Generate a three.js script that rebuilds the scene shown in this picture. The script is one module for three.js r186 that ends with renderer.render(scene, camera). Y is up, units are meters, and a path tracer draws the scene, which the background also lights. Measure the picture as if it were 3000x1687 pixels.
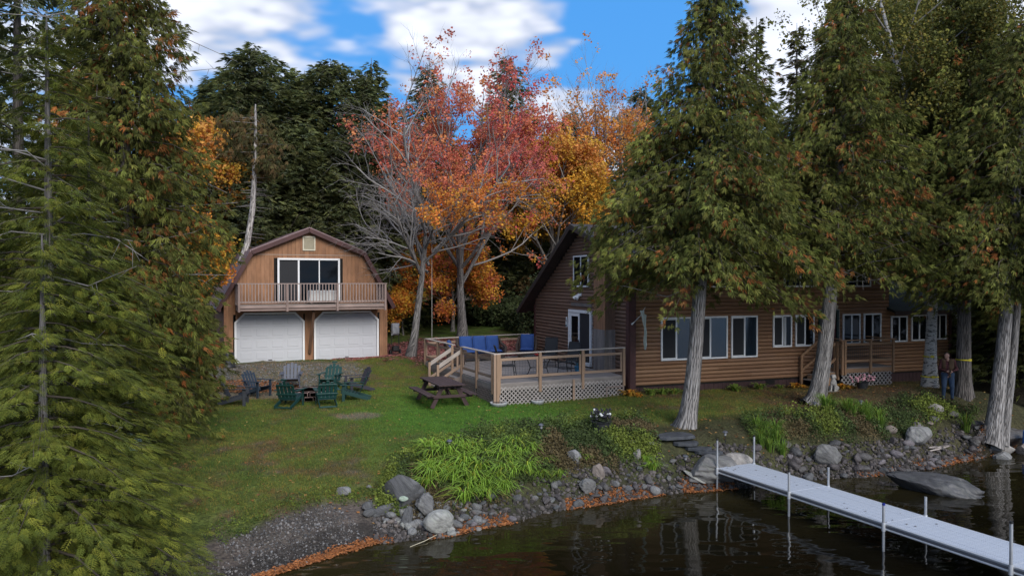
import * as THREE from 'three';
import { MarchingCubes } from 'three/addons/objects/MarchingCubes.js';

const scene = new THREE.Scene();

// ---------- camera ----------
const camera = new THREE.PerspectiveCamera(40.28, 1024 / 575, 0.1, 2000);
camera.position.set(0, 5.8, 0);
camera.rotation.set(THREE.MathUtils.degToRad(-0.635), 0, 0);
scene.add(camera);

// ---------- random numbers and noise ----------
function rng(seed) { let s = (seed * 2654435761) | 0; return () => { s = (s + 0x6d2b79f5) | 0; let t = Math.imul(s ^ (s >>> 15), 1 | s); t = (t + Math.imul(t ^ (t >>> 7), 61 | t)) ^ t; return ((t ^ (t >>> 14)) >>> 0) / 4294967296; }; }
const hash3 = (x, y, z) => { let h = Math.imul(x | 0, 374761393) + Math.imul(y | 0, 668265263) + Math.imul(z | 0, 1274126177); h = Math.imul(h ^ (h >>> 13), 1274126177); return ((h ^ (h >>> 16)) >>> 0) / 4294967296; };
const sm = (t) => t * t * (3 - 2 * t), lerp = (a, b, t) => a + (b - a) * t, clamp = (x, a = 0, b = 1) => Math.min(b, Math.max(a, x));
const sstep = (a, b, x) => sm(clamp((x - a) / (b - a)));
function vn3(x, y, z) { const i = Math.floor(x), j = Math.floor(y), k = Math.floor(z), u = sm(x - i), v = sm(y - j), w = sm(z - k); const f = (c) => lerp(lerp(hash3(i, j, c), hash3(i + 1, j, c), u), lerp(hash3(i, j + 1, c), hash3(i + 1, j + 1, c), u), v); return lerp(f(k), f(k + 1), w); }
function fbm(x, y, z, o = 4) { let s = 0, a = 0.5, n = 0; for (let i = 0; i < o; i++) { s += a * vn3(x, y, z); n += a; a *= 0.5; x = x * 2.03 + 7.1; y = y * 2.03 + 3.7; z = z * 2.03 + 1.3; } return s / n; }
// value noise that repeats every n cells
function pn2(x, y, nx, ny, s) { const i = Math.floor(x), j = Math.floor(y), u = sm(x - i), v = sm(y - j), m = (a, n) => ((a % n) + n) % n; const h = (a, b) => hash3(m(a, nx), m(b, ny), s); return lerp(lerp(h(i, j), h(i + 1, j), u), lerp(h(i, j + 1), h(i + 1, j + 1), u), v); }
function pfbm(u, v, nx, ny, s, o = 4) { let r = 0, a = 0.5, n = 0; for (let i = 0; i < o; i++) { r += a * pn2(u * nx, v * ny, nx, ny, s + i); n += a; a *= 0.5; nx *= 2; ny *= 2; } return r / n; }

// ---------- sky: one computed sky, broken altocumulus and a bright cumulus on the right ----------
{
  const W = 2048, Hh = 1024, data = new Float32Array(W * Hh * 4);
  // [azimuth deg, elevation deg, half widths, weight]
  const blobs = [[-24, 19.5, 7, 4.6, 0.9], [-17, 19, 5, 3.6, 0.75], [-21, 15, 5, 2.2, 0.45], [-5, 18.5, 5.5, 3.6, 0.85], [0, 17, 5.5, 3.8, 0.72], [-6, 14, 3.4, 1.6, 0.7], [-1.5, 13.2, 2.4, 1.3, 0.75], [4.2, 16.6, 2.0, 0.9, 0.55], [3.6, 13.0, 2.6, 0.7, 0.65], [3.4, 11.4, 3.0, 1.0, 0.7], [-9.2, 10.6, 2.4, 1.3, 0.8], [20.5, 17.5, 5.2, 4.0, 1.5], [26, 15, 6, 5, 1.4], [32, 13, 6, 7, 1.3], [18.5, 13.5, 3, 2, 0.9], [-30, 11, 5, 7, 0.9], [7, 9, 5, 1.6, 0.7]];
  const holes = [[-17.5, 11, 6, 2.6, 0.9], [-11.3, 17.5, 2.0, 3, 0.5], [8.5, 17, 3.6, 4.2, 1.0], [5.5, 15, 1.8, 1.2, 0.5], [14.5, 15.5, 1.7, 2.6, 0.7], [0.2, 11.6, 2.0, 1.0, 0.6], [27, 19.6, 1.6, 0.7, 0.9]];
  for (let r = 0; r < Hh; r++) for (let c = 0; c < W; c++) {
    const el = ((r + 0.5) / Hh - 0.5) * Math.PI, a = ((c + 0.5) / W - 0.5) * 2 * Math.PI, y = Math.sin(el), x = Math.cos(el) * Math.cos(a), z = Math.cos(el) * Math.sin(a), o = (r * W + c) * 4;
    const yy = Math.max(y, 0), e = el * 180 / Math.PI, az = Math.atan2(x, -z) * 180 / Math.PI;
    const h = Math.exp(-yy * 4.2);
    let R = lerp(0.040, 0.10, h), G = lerp(0.190, 0.31, h), B = lerp(0.51, 0.59, h);
    if (y > -0.02) {
      const px = x / (yy + 0.16), pz = z / (yy + 0.16);
      let big = fbm(px * 0.8 + 4, pz * 0.8, 2.5, 4), mid = fbm(px * 3.4, pz * 3.8 + 9, 5.1, 4), fine = fbm(px * 11, pz * 15, 8.2, 3);
      const inView = Math.exp(-(((az) / 42) ** 2)) * Math.exp(-(((e - 10) / 17) ** 2));
      let m = 0; for (const [ba, be, wa, we, k] of blobs) m += k * Math.exp(-(((az - ba) / wa) ** 2) - (((e - be) / we) ** 2)); for (const [ba, be, wa, we, k] of holes) m -= k * Math.exp(-(((az - ba) / wa) ** 2) - (((e - be) / we) ** 2));
      const cov = lerp(0.62, 0.24 + m * 0.85, clamp(inView * 1.5));
      const f = (big - 0.5) * 0.6 + (mid - 0.5) * 1.35 + (fine - 0.5) * 1.35;
      const al = sstep(0.18, 0.98, cov + f), thick = sstep(0.7, 1.25, cov + f * 0.9);
      const light = 0.30 + 0.20 * (mid - 0.2) + 0.22 * fine + 0.16 * thick, cr = light * 0.95, cg = light * 0.99, cb = light * 1.12;
      R = lerp(R, cr, al * 0.93); G = lerp(G, cg, al * 0.93); B = lerp(B, cb, al * 0.93);
    }
    data[o] = R; data[o + 1] = G; data[o + 2] = B; data[o + 3] = 1;
  }
  const sky = new THREE.DataTexture(data, W, Hh, THREE.RGBAFormat, THREE.FloatType);
  sky.mapping = THREE.EquirectangularReflectionMapping; sky.magFilter = THREE.LinearFilter; sky.needsUpdate = true;
  scene.background = sky; scene.environment = sky; scene.environmentIntensity = 1;
}
// ---------- sun: behind the camera to the right, veiled by cloud ----------
const sun = new THREE.DirectionalLight(new THREE.Color(1, 0.955, 0.89), 2.0);
sun.position.set(34, 48, 40); sun.target.position.set(2, 0, -26); sun.castShadow = true; sun.shadow.radius = 66;
sun.shadow.mapSize.set(4096, 4096); Object.assign(sun.shadow.camera, { left: -45, right: 45, top: 45, bottom: -45, near: 1, far: 180 });
scene.add(sun, sun.target);

const renderer = new THREE.WebGLRenderer({ antialias: true });
renderer.setSize(1024, 575); renderer.toneMapping = THREE.LinearToneMapping; renderer.toneMappingExposure = 1.72;
renderer.shadowMap.enabled = true; renderer.shadowMap.type = THREE.PCFSoftShadowMap;

// ---------- names and labels ----------
const used = new Map();
function numbered(n) { const k = used.get(n) ?? 0; used.set(n, k + 1); return k ? n + '_' + String(k).padStart(3, '0') : n; }
function tag(o, label, category, group) { o.userData.label = label; o.userData.category = category; if (group) o.userData.group = group; return o; }
function thing(name, label, category, p = [0, 0, 0], turn = 0, group) { const o = new THREE.Group(); o.name = numbered(name); scene.add(o); o.position.set(...p); o.rotation.y = turn; return tag(o, label, category, group); }
function part(name, geo, m, parent, stuff) { const o = new THREE.Mesh(geo.isBufferGeometry ? geo : geo.build(), m); o.name = name; o.castShadow = o.receiveShadow = true; parent.add(o); if (stuff) o.userData.kind = 'stuff'; return o; }
function struct(name, geo, m) { const o = part(numbered(name), geo, m, scene); o.userData.kind = 'structure'; return o; }
function copyOf(src, p, turn, label, group) { const o = src.clone(); o.userData = { ...src.userData }; o.name = numbered(src.name.replace(/_\d{3}$/, '')); scene.add(o); o.position.set(...p); o.rotation.y = turn; if (label) o.userData.label = label; if (group) o.userData.group = group; return o; }

// ---------- geometry collector ----------
const V = (x, y, z) => new THREE.Vector3(x, y, z), Y = V(0, 1, 0);
const _m = new THREE.Matrix4(), _x = V(0, 0, 0), _y = V(0, 0, 0), _z = V(0, 0, 0);
let jitter = rng(99);
class Geo {
  constructor() { this.p = []; this.n = []; this.t = []; this.c = []; this.i = []; }
  vert(x, y, z, nx, ny, nz, u = 0, v = 0, col) { this.p.push(x, y, z); this.n.push(nx, ny, nz); this.t.push(u, v); if (col) this.c.push(col[0], col[1], col[2]); return this.p.length / 3 - 1; }
  quad(a, b, c, d, u0 = 0, v0 = 0, u1, v1, col) { // counter-clockwise
    const e1 = b.clone().sub(a), e2 = d.clone().sub(a), n = e1.clone().cross(e2).normalize(); u1 ??= u0 + e1.length(); v1 ??= v0 + e2.length();
    const k = this.vert(a.x, a.y, a.z, n.x, n.y, n.z, u0, v0, col); this.vert(b.x, b.y, b.z, n.x, n.y, n.z, u1, v0, col); this.vert(c.x, c.y, c.z, n.x, n.y, n.z, u1, v1, col); this.vert(d.x, d.y, d.z, n.x, n.y, n.z, u0, v1, col);
    this.i.push(k, k + 1, k + 2, k, k + 2, k + 3); return this;
  }
  tri(a, b, c, col) { const n = b.clone().sub(a).cross(c.clone().sub(a)).normalize(), k = this.vert(a.x, a.y, a.z, n.x, n.y, n.z, 0, 0, col); this.vert(b.x, b.y, b.z, n.x, n.y, n.z, 1, 0, col); this.vert(c.x, c.y, c.z, n.x, n.y, n.z, 0, 1, col); this.i.push(k, k + 1, k + 2); return this; }
  // box whose local x axis is ex, y axis ey, z axis ez (unit vectors), centred at c; grain (u) runs along the longest side; small chamfer b
  obox(c, ex, ey, ez, lx, ly, lz, b = 0) {
    const A = [ex, ey, ez], L = [lx / 2, ly / 2, lz / 2], uo = jitter() * 7, vo = jitter() * 5, long = lx >= ly && lx >= lz ? 0 : ly >= lz ? 1 : 2;
    const P = (s) => c.clone().addScaledVector(A[0], s[0]).addScaledVector(A[1], s[1]).addScaledVector(A[2], s[2]);
    const face = (k, sg) => { const i = (k + 1) % 3, j = (k + 2) % 3, pts = []; for (const [si, sj] of [[-1, -1], [1, -1], [1, 1], [-1, 1]]) { const s = [0, 0, 0]; s[k] = sg * L[k]; s[i] = si * (L[i] - b); s[j] = sj * (L[j] - b); pts.push(s); } const q = (sg > 0 ? pts : [pts[1], pts[0], pts[3], pts[2]]), n = A[k].clone().multiplyScalar(sg), st = this.p.length / 3; for (const s of q) { const w = P(s), U = long === k ? s[i] : s[long], Vv = long === k ? s[j] : s[long === i ? j : i]; this.vert(w.x, w.y, w.z, n.x, n.y, n.z, U + uo, Vv + vo + k * 0.13); } this.i.push(st, st + 1, st + 2, st, st + 2, st + 3); };
    for (let k = 0; k < 3; k++) { face(k, 1); face(k, -1); }
    if (b > 0) for (let k = 0; k < 3; k++) { const i = (k + 1) % 3, j = (k + 2) % 3; for (const si of [-1, 1]) for (const sj of [-1, 1]) { const mk = (e, w) => { const s = [0, 0, 0]; s[k] = e * (L[k] - b); s[i] = si * (L[i] - (w ? b : 0)); s[j] = sj * (L[j] - (w ? 0 : b)); return P(s); }; const a = mk(-1, 0), d = mk(-1, 1), bb = mk(1, 0), cc = mk(1, 1); if (si * sj > 0) this.quad(a, bb, cc, d, uo, vo); else this.quad(d, cc, bb, a, uo, vo); } }
    return this;
  }
  box(x, y, z, lx, ly, lz, b = 0) { return this.obox(V(x, y, z), V(1, 0, 0), V(0, 1, 0), V(0, 0, 1), lx, ly, lz, b); }
  // a board from a to b: w across (level), h thick (towards up)
  beam(a, b, w, h, up = Y, bev = 0) { const ex = b.clone().sub(a), l = ex.length(); ex.normalize(); let u = up.clone(); if (Math.abs(u.dot(ex)) > 0.97) u = Math.abs(ex.x) < 0.7 ? V(1, 0, 0) : V(0, 0, 1); const ez = ex.clone().cross(u).normalize(), ey = ez.clone().cross(ex); return this.obox(a.clone().add(b).multiplyScalar(0.5), ex, ey, ez, l, h, w, bev); }
  // a tube through points with radii; rad may be (k, angle) => r
  tube(pts, rad, sides = 6, cap = true, vs = 1, col) {
    const n = pts.length; let ref = V(0.31, 0.2, 0.93), v = jitter() * 3, prev = -1;
    for (let k = 0; k < n; k++) {
      const d = (k === 0 ? pts[1].clone().sub(pts[0]) : k === n - 1 ? pts[k].clone().sub(pts[k - 1]) : pts[k + 1].clone().sub(pts[k - 1])).normalize(), s = ref.clone().addScaledVector(d, -ref.dot(d)); if (s.lengthSq() < 1e-4) s.set(1, 0, 0).addScaledVector(d, -d.x); s.normalize(); const b = d.clone().cross(s); ref = s;
      const rk = typeof rad === 'function' ? null : Array.isArray(rad) ? rad[k] : rad; if (k) v += pts[k].distanceTo(pts[k - 1]);
      const st = this.p.length / 3, ru = rk ?? rad(0, 0);
      for (let q = 0; q <= sides; q++) { const an = q / sides * Math.PI * 2, r = rk ?? rad(k, an), cx = Math.cos(an), sy = Math.sin(an), nx = s.x * cx + b.x * sy, ny = s.y * cx + b.y * sy, nz = s.z * cx + b.z * sy; this.vert(pts[k].x + nx * r, pts[k].y + ny * r, pts[k].z + nz * r, nx, ny, nz, q / sides * 6.283 * ru * vs, v * vs, col); }
      if (prev >= 0) for (let q = 0; q < sides; q++) this.i.push(prev + q, prev + q + 1, st + q + 1, prev + q, st + q + 1, st + q);
      prev = st;
    }
    if (cap) for (const [k, sg] of [[0, -1], [n - 1, 1]]) { const d = (k ? pts[k].clone().sub(pts[k - 1]) : pts[0].clone().sub(pts[1]).negate()).normalize().multiplyScalar(sg), base = k ? prev : prev - (n - 1) * (sides + 1), c = this.vert(pts[k].x, pts[k].y, pts[k].z, d.x, d.y, d.z, 0, 0, col); for (let q = 0; q < sides; q++) { const A = base + q, B = base + q + 1, va = this.vert(this.p[A * 3], this.p[A * 3 + 1], this.p[A * 3 + 2], d.x, d.y, d.z, 0, 0, col), vb = this.vert(this.p[B * 3], this.p[B * 3 + 1], this.p[B * 3 + 2], d.x, d.y, d.z, 0, 0, col); if (sg > 0) this.i.push(c, va, vb); else this.i.push(c, vb, va); } }
    return this;
  }
  add(g, m) { const q = g.isBufferGeometry ? g : g.build(), P = q.attributes.position, N = q.attributes.normal, T = q.attributes.uv, C = q.attributes.color, st = this.p.length / 3, a = V(0, 0, 0), nm = new THREE.Matrix3().getNormalMatrix(m ?? _m.identity()); for (let k = 0; k < P.count; k++) { a.fromBufferAttribute(P, k); if (m) a.applyMatrix4(m); this.p.push(a.x, a.y, a.z); a.fromBufferAttribute(N, k); if (m) a.applyMatrix3(nm).normalize(); this.n.push(a.x, a.y, a.z); this.t.push(T ? T.getX(k) : 0, T ? T.getY(k) : 0); if (C) this.c.push(C.getX(k), C.getY(k), C.getZ(k)); } if (q.index) for (let k = 0; k < q.index.count; k++) this.i.push(st + q.index.getX(k)); else for (let k = 0; k < P.count; k++) this.i.push(st + k); return this; }
  // prism: polygon (x,y) list counter-clockwise at z0..z1
  prism(poly, z0, z1) { const sh = new THREE.Shape(poly.map((q) => new THREE.Vector2(q[0], q[1]))), g = new THREE.ExtrudeGeometry(sh, { depth: z1 - z0, bevelEnabled: false }); return this.add(g, new THREE.Matrix4().makeTranslation(0, 0, z0)); }
  build() { const g = new THREE.BufferGeometry(); g.setAttribute('position', new THREE.Float32BufferAttribute(this.p, 3)); g.setAttribute('normal', new THREE.Float32BufferAttribute(this.n, 3)); g.setAttribute('uv', new THREE.Float32BufferAttribute(this.t, 2)); if (this.c.length === this.p.length) g.setAttribute('color', new THREE.Float32BufferAttribute(this.c, 3)); g.setIndex(this.i); return g; }
}
const mat4 = (p, rx = 0, ry = 0, rz = 0, s = 1) => new THREE.Matrix4().compose(p, new THREE.Quaternion().setFromEuler(new THREE.Euler(rx, ry, rz, 'YXZ')), typeof s === 'number' ? V(s, s, s) : s);

// ---------- textures ----------
function tex(w, h, f, size = [1, 1], srgb = false) { const d = new Uint8Array(w * h * 4); for (let y = 0; y < h; y++) for (let x = 0; x < w; x++) { const c = f(x / w, y / h, x, y), o = (y * w + x) * 4; if (typeof c === 'number') d[o] = d[o + 1] = d[o + 2] = clamp(c) * 255; else for (let k = 0; k < 3; k++) d[o + k] = clamp(c[k]) * 255; d[o + 3] = 255; } const t = new THREE.DataTexture(d, w, h); t.wrapS = t.wrapT = THREE.RepeatWrapping; t.magFilter = THREE.LinearFilter; t.repeat.set(1 / size[0], 1 / size[1]); if (srgb) t.colorSpace = THREE.SRGBColorSpace; t.needsUpdate = true; return t; }
const T = {};
{
  const grain = (u, v) => 0.5 * pfbm(u, v, 3, 48, 11, 3) + 0.3 * pfbm(u, v, 8, 96, 21, 2) + 0.2 * pfbm(u, v, 2, 6, 31, 3);
  T.wood = tex(512, 256, (u, v) => { const g = grain(u, v), k = 0.66 + 0.55 * (g - 0.28); return [k, k * 0.985, k * 0.965]; }, [1.4, 0.5]);
  T.woodBump = tex(512, 256, (u, v) => grain(u, v), [1.4, 0.5], false);
  T.weather = tex(512, 512, (u, v) => { const g = 0.45 * pfbm(u, v, 4, 30, 5, 4) + 0.55 * pfbm(u, v, 5, 5, 6, 4), k = 0.5 + 0.85 * (g - 0.2); return [k, k * 0.99, k * 0.98]; }, [2.2, 1.6]);
  T.mottle = tex(512, 512, (u, v) => { const k = 0.62 + 0.66 * (pfbm(u, v, 6, 6, 41, 5) - 0.25); return [k, k, k]; }, [1.5, 1.5]);
  T.rock = tex(512, 512, (u, v) => { const a = pfbm(u, v, 5, 5, 51, 6), b = pfbm(u, v, 20, 20, 58, 3), l = sstep(0.6, 0.72, pfbm(u, v, 9, 9, 67, 4)), k = 0.5 + 0.8 * (a - 0.25) + 0.28 * (b - 0.5); return [k + l * 0.13, k + l * 0.15, k + l * 0.11]; }, [0.9, 0.9]);
  T.rockBump = tex(512, 512, (u, v) => 0.6 * pfbm(u, v, 5, 5, 51, 6) + 0.4 * pfbm(u, v, 24, 24, 58, 4), [0.9, 0.9], false);
  const ridge = (u, v) => { const w = 0.09 * (pfbm(u, v, 4, 5, 71, 3) - 0.5); return 1 - Math.abs(2 * pfbm((u + w + 1) % 1, v, 15, 3, 72, 3) - 1); };
  T.bark = tex(512, 512, (u, v) => { const r = ridge(u, v), f = pfbm(u, v, 40, 14, 73, 3), k = 0.12 + 0.95 * (1 - Math.pow(r, 2.2)) + 0.45 * (f - 0.4); return [k, k * 0.975, k * 0.95]; }, [1.0, 1.3]);
  T.barkBump = tex(512, 512, (u, v) => (1 - Math.pow(ridge(u, v), 2)) * 0.8 + 0.2 * pfbm(u, v, 40, 14, 73, 3), [1.0, 1.3], false);
  T.birch = tex(512, 512, (u, v) => { const d = sstep(0.62, 0.68, pfbm(u, v, 6, 40, 81, 3)), p = sstep(0.62, 0.74, pfbm(u, v, 5, 9, 84, 4)) * 0.85, k = 0.86 - 0.16 * pfbm(u, v, 6, 20, 86, 3); return [lerp(k, 0.09, Math.max(d * 0.9, p)), lerp(k * 0.975, 0.085, Math.max(d * 0.9, p)), lerp(k * 0.94, 0.08, Math.max(d * 0.9, p))]; }, [0.7, 1.2]);
  T.ground = tex(1024, 1024, (u, v) => { const a = pfbm(u, v, 8, 8, 91, 4), b = pfbm(u, v, 90, 90, 95, 3), k = 0.58 + 0.5 * (a - 0.3) + 0.75 * (b - 0.45); return [k * (1 + 0.12 * (a - 0.5)), k, k * (1 - 0.15 * (b - 0.5))]; }, [3.7, 3.7]);
  T.groundBump = tex(1024, 1024, (u, v) => pfbm(u, v, 60, 60, 95, 4), [3.7, 3.7], false);
  T.gravel = tex(512, 512, (u, v) => { const a = pfbm(u, v, 60, 60, 97, 2), k = 0.4 + 0.85 * a; return [k, k * 0.98, k * 0.95]; }, [1.6, 1.6]);
  T.water = tex(1024, 1024, (u, v) => { const w = 0.05 * (pfbm(u, v, 3, 3, 101, 3) - 0.5), gust = sstep(0.35, 0.7, pfbm(u, v, 3, 3, 104, 3)); return 0.5 + (0.55 * (pfbm((u + w + 1) % 1, v, 7, 16, 105, 3) - 0.5)) + (0.25 + 0.45 * gust) * 0.5 * (pfbm(u, (v + w + 1) % 1, 22, 52, 109, 2) - 0.5); }, [13, 13], false);
  T.waterCol = tex(512, 512, (u, v) => { const k = 0.65 + 0.7 * (pfbm(u, v, 7, 10, 121, 5) - 0.25); return [k, k, k]; }, [9, 9]);
  T.cloth = tex(256, 256, (u, v) => { const k = 0.78 + 0.3 * (pfbm(u, v, 5, 5, 131, 4) - 0.3) + 0.06 * (pfbm(u, v, 64, 64, 135, 1) - 0.5); return [k, k, k]; }, [0.8, 0.8]);
  T.flannel = tex(128, 128, (u, v) => { const a = (u * 4) % 1 < 0.45, b = (v * 4) % 1 < 0.45; const k = a && b ? 0.25 : a || b ? 0.55 : 1; return [k, k * (a && b ? 0.7 : 0.9), k * 0.9]; }, [0.3, 0.3]);
}
const L = (r, g, b) => new THREE.Color().setRGB(r, g, b);
function mat(c, o = {}) { const m = new THREE.MeshPhysicalMaterial({ color: Array.isArray(c) ? L(...c) : c, roughness: 0.85, ...o }); return m; }
const leafMat = (o = {}) => new THREE.MeshPhysicalMaterial({ color: 0xffffff, roughness: 0.85, specularIntensity: 0.35, transmission: 0.3, thickness: 0, side: THREE.DoubleSide, ...o });
const M = {
  log: [[0.355, 0.195, 0.104], [0.315, 0.168, 0.09], [0.395, 0.222, 0.124], [0.34, 0.19, 0.11], [0.29, 0.153, 0.08], [0.37, 0.20, 0.102]].map((c) => mat(c, { map: T.wood, bumpMap: T.woodBump, bumpScale: 0.004, roughness: 0.7 })),
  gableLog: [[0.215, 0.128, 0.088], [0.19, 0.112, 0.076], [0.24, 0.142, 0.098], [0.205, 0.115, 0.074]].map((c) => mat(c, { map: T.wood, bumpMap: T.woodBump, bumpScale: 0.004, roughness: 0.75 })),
  t111: [[0.36, 0.185, 0.098], [0.33, 0.168, 0.09], [0.385, 0.20, 0.108], [0.35, 0.176, 0.09], [0.31, 0.155, 0.082]].map((c) => mat(c, { map: T.weather, roughness: 0.85 })),
  maroon: mat([0.085, 0.028, 0.026], { map: T.mottle, roughness: 0.6 }), trimDark: mat([0.05, 0.033, 0.028], { map: T.mottle, roughness: 0.7 }), skirt: mat([0.062, 0.03, 0.03], { map: T.weather, roughness: 0.85 }),
  roofRed: mat([0.3, 0.2, 0.2], { map: T.mottle, roughness: 0.45, metalness: 0.1 }), roofDark: mat([0.06, 0.05, 0.045], { map: T.mottle, roughness: 0.8 }), roofGreen: mat([0.020, 0.028, 0.023], { map: T.mottle, roughness: 0.8 }),
  white: mat([0.8, 0.8, 0.8], { roughness: 0.45 }), doorWhite: mat([0.52, 0.53, 0.56], { roughness: 0.5 }), cream: mat([0.62, 0.57, 0.44], { roughness: 0.6 }),
  glass: mat([0.006, 0.007, 0.009], { roughness: 0.04, ior: 1.3 }), glassBlue: mat([0.012, 0.02, 0.03], { roughness: 0.06, ior: 1.75 }), pane: mat([0.9, 0.93, 0.93], { transmission: 1, roughness: 0.03, thickness: 0, ior: 1.5 }), screen: mat([0.018, 0.019, 0.022], { roughness: 0.8 }), black: mat([0.012, 0.012, 0.012], { roughness: 0.6 }), gap: mat([0.01, 0.009, 0.008], { roughness: 1 }),
  deck: [[0.32, 0.285, 0.255], [0.29, 0.255, 0.23], [0.35, 0.31, 0.28]].map((c) => mat(c, { map: T.weather, bumpMap: T.woodBump, bumpScale: 0.003 })), rail: mat([0.42, 0.29, 0.205], { map: T.wood, bumpMap: T.woodBump, bumpScale: 0.003 }), railTop: mat([0.52, 0.45, 0.39], { map: T.weather }), post: mat([0.40, 0.265, 0.175], { map: T.wood, bumpMap: T.woodBump, bumpScale: 0.003 }), newWood: mat([0.50, 0.31, 0.19], { map: T.wood }), lattice: mat([0.44, 0.40, 0.37], { map: T.weather }), latticeOld: mat([0.30, 0.235, 0.20], { map: T.weather }), landing: mat([0.44, 0.26, 0.145], { map: T.wood }),
  greyBoard: [[0.27, 0.235, 0.22], [0.225, 0.20, 0.185], [0.31, 0.27, 0.25]].map((c) => mat(c, { map: T.weather })), balcony: mat([0.36, 0.265, 0.235], { map: T.weather }), balusters: mat([0.40, 0.31, 0.28], { map: T.weather }),
  picnic: mat([0.066, 0.037, 0.037], { map: T.weather, bumpMap: T.woodBump, bumpScale: 0.003, roughness: 0.8 }), steel: mat([0.5, 0.52, 0.55], { metalness: 0.9, roughness: 0.35 }), galv: mat([0.55, 0.56, 0.57], { metalness: 0.6, roughness: 0.45, map: T.mottle }), wire: mat([0.1, 0.1, 0.1], { roughness: 0.5, metalness: 0.6 }),
  blueCushion: mat([0.032, 0.088, 0.29], { map: T.cloth, roughness: 0.9, sheen: 0.4, sheenRoughness: 0.6, sheenColor: L(0.2, 0.3, 0.6) }), wicker: mat([0.075, 0.05, 0.038], { map: T.gravel, roughness: 0.8 }), ironBlack: mat([0.015, 0.015, 0.016], { roughness: 0.5, metalness: 0.2 }), tableGlass: mat([0.10, 0.115, 0.125], { roughness: 0.08 }), sling: mat([0.02, 0.021, 0.023], { roughness: 0.8 }),
  chair: { charcoal: mat([0.030, 0.034, 0.042], { roughness: 0.55 }), navy: mat([0.022, 0.036, 0.055], { roughness: 0.55 }), slate: mat([0.075, 0.085, 0.115], { roughness: 0.55 }), green: mat([0.007, 0.042, 0.037], { roughness: 0.5 }), green2: mat([0.009, 0.052, 0.047], { roughness: 0.5 }), plum: mat([0.032, 0.030, 0.042], { roughness: 0.55 }) },
  bark: mat([0.21, 0.19, 0.175], { map: T.bark, bumpMap: T.barkBump, bumpScale: 0.03, roughness: 0.95 }), barkPale: mat([0.36, 0.345, 0.335], { map: T.bark, bumpMap: T.barkBump, bumpScale: 0.035, roughness: 0.95 }), barkDark: mat([0.14, 0.12, 0.105], { map: T.bark, bumpMap: T.barkBump, bumpScale: 0.02, roughness: 0.95 }), barkGrey: mat([0.24, 0.225, 0.215], { map: T.bark, bumpMap: T.barkBump, bumpScale: 0.012, roughness: 0.9 }), birch: mat([0.62, 0.60, 0.575], { map: T.birch, roughness: 0.7 }), twig: mat([0.27, 0.25, 0.235], { roughness: 0.9 }), twigDark: mat([0.075, 0.06, 0.045], { roughness: 0.9 }),
  rock: [[0.27, 0.265, 0.26], [0.19, 0.185, 0.18], [0.34, 0.315, 0.29], [0.21, 0.185, 0.195], [0.28, 0.23, 0.20], [0.135, 0.135, 0.138], [0.38, 0.375, 0.345]].map((c) => mat(c, { map: T.rock, bumpMap: T.rockBump, bumpScale: 0.02, roughness: 0.9 })), wetRock: [[0.085, 0.083, 0.085], [0.12, 0.11, 0.105], [0.10, 0.085, 0.085]].map((c) => mat(c, { map: T.rock, bumpMap: T.rockBump, bumpScale: 0.02, roughness: 0.55 })),
  slate: mat([0.075, 0.08, 0.092], { map: T.rock, bumpMap: T.rockBump, bumpScale: 0.008, roughness: 0.7 }),
  plastic: mat([0.022, 0.023, 0.027], { roughness: 0.5 }), tarp: mat([0.03, 0.15, 0.5], { roughness: 0.5 }), red: mat([0.4, 0.03, 0.02], { roughness: 0.5 }), teal: mat([0.01, 0.13, 0.2], { roughness: 0.35 }), yellowTape: mat([0.6, 0.5, 0.03], { roughness: 0.6 }),
};

// ---------- terrain: heights from surveyed points (x, z, height above the lake), thin-plate spline between them ----------
const shore = [[-60, 30], [-24, 4], [-12, -3], [-7.2, -9], [-6.2, -13], [-4.9, -15.1], [-3.62, -16.57], [-3.01, -17.22], [-1.67, -17.6], [-0.8, -18.29], [0, -18.67], [0.85, -19.5], [2.2, -20.15], [3.16, -20.72], [4.66, -21.39], [5.7, -21.59], [6.69, -21.92], [7.84, -22.47], [9.17, -22.86], [10.56, -23.06], [11.76, -23.47], [13.26, -24.33], [14.86, -25.25], [16.29, -26.2], [17.61, -26.7], [21, -28], [28, -30.5], [60, -36]];
function shoreDist(x, z) { // metres inland (positive) of the waterline, and how far along it
  let best = 1e9, sg = 1, at = 0, acc = 0;
  for (let k = 0; k + 1 < shore.length; k++) { const [ax, az] = shore[k], [bx, bz] = shore[k + 1], dx = bx - ax, dz = bz - az, l2 = dx * dx + dz * dz, t = clamp(((x - ax) * dx + (z - az) * dz) / l2), px = x - ax - dx * t, pz = z - az - dz * t, d = px * px + pz * pz; if (d < best) { best = d; sg = dx * (z - az) - dz * (x - ax) < 0 ? 1 : -1; at = acc + t * Math.sqrt(l2); } acc += Math.sqrt(l2); }
  return [Math.sqrt(best) * sg, at];
}
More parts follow.
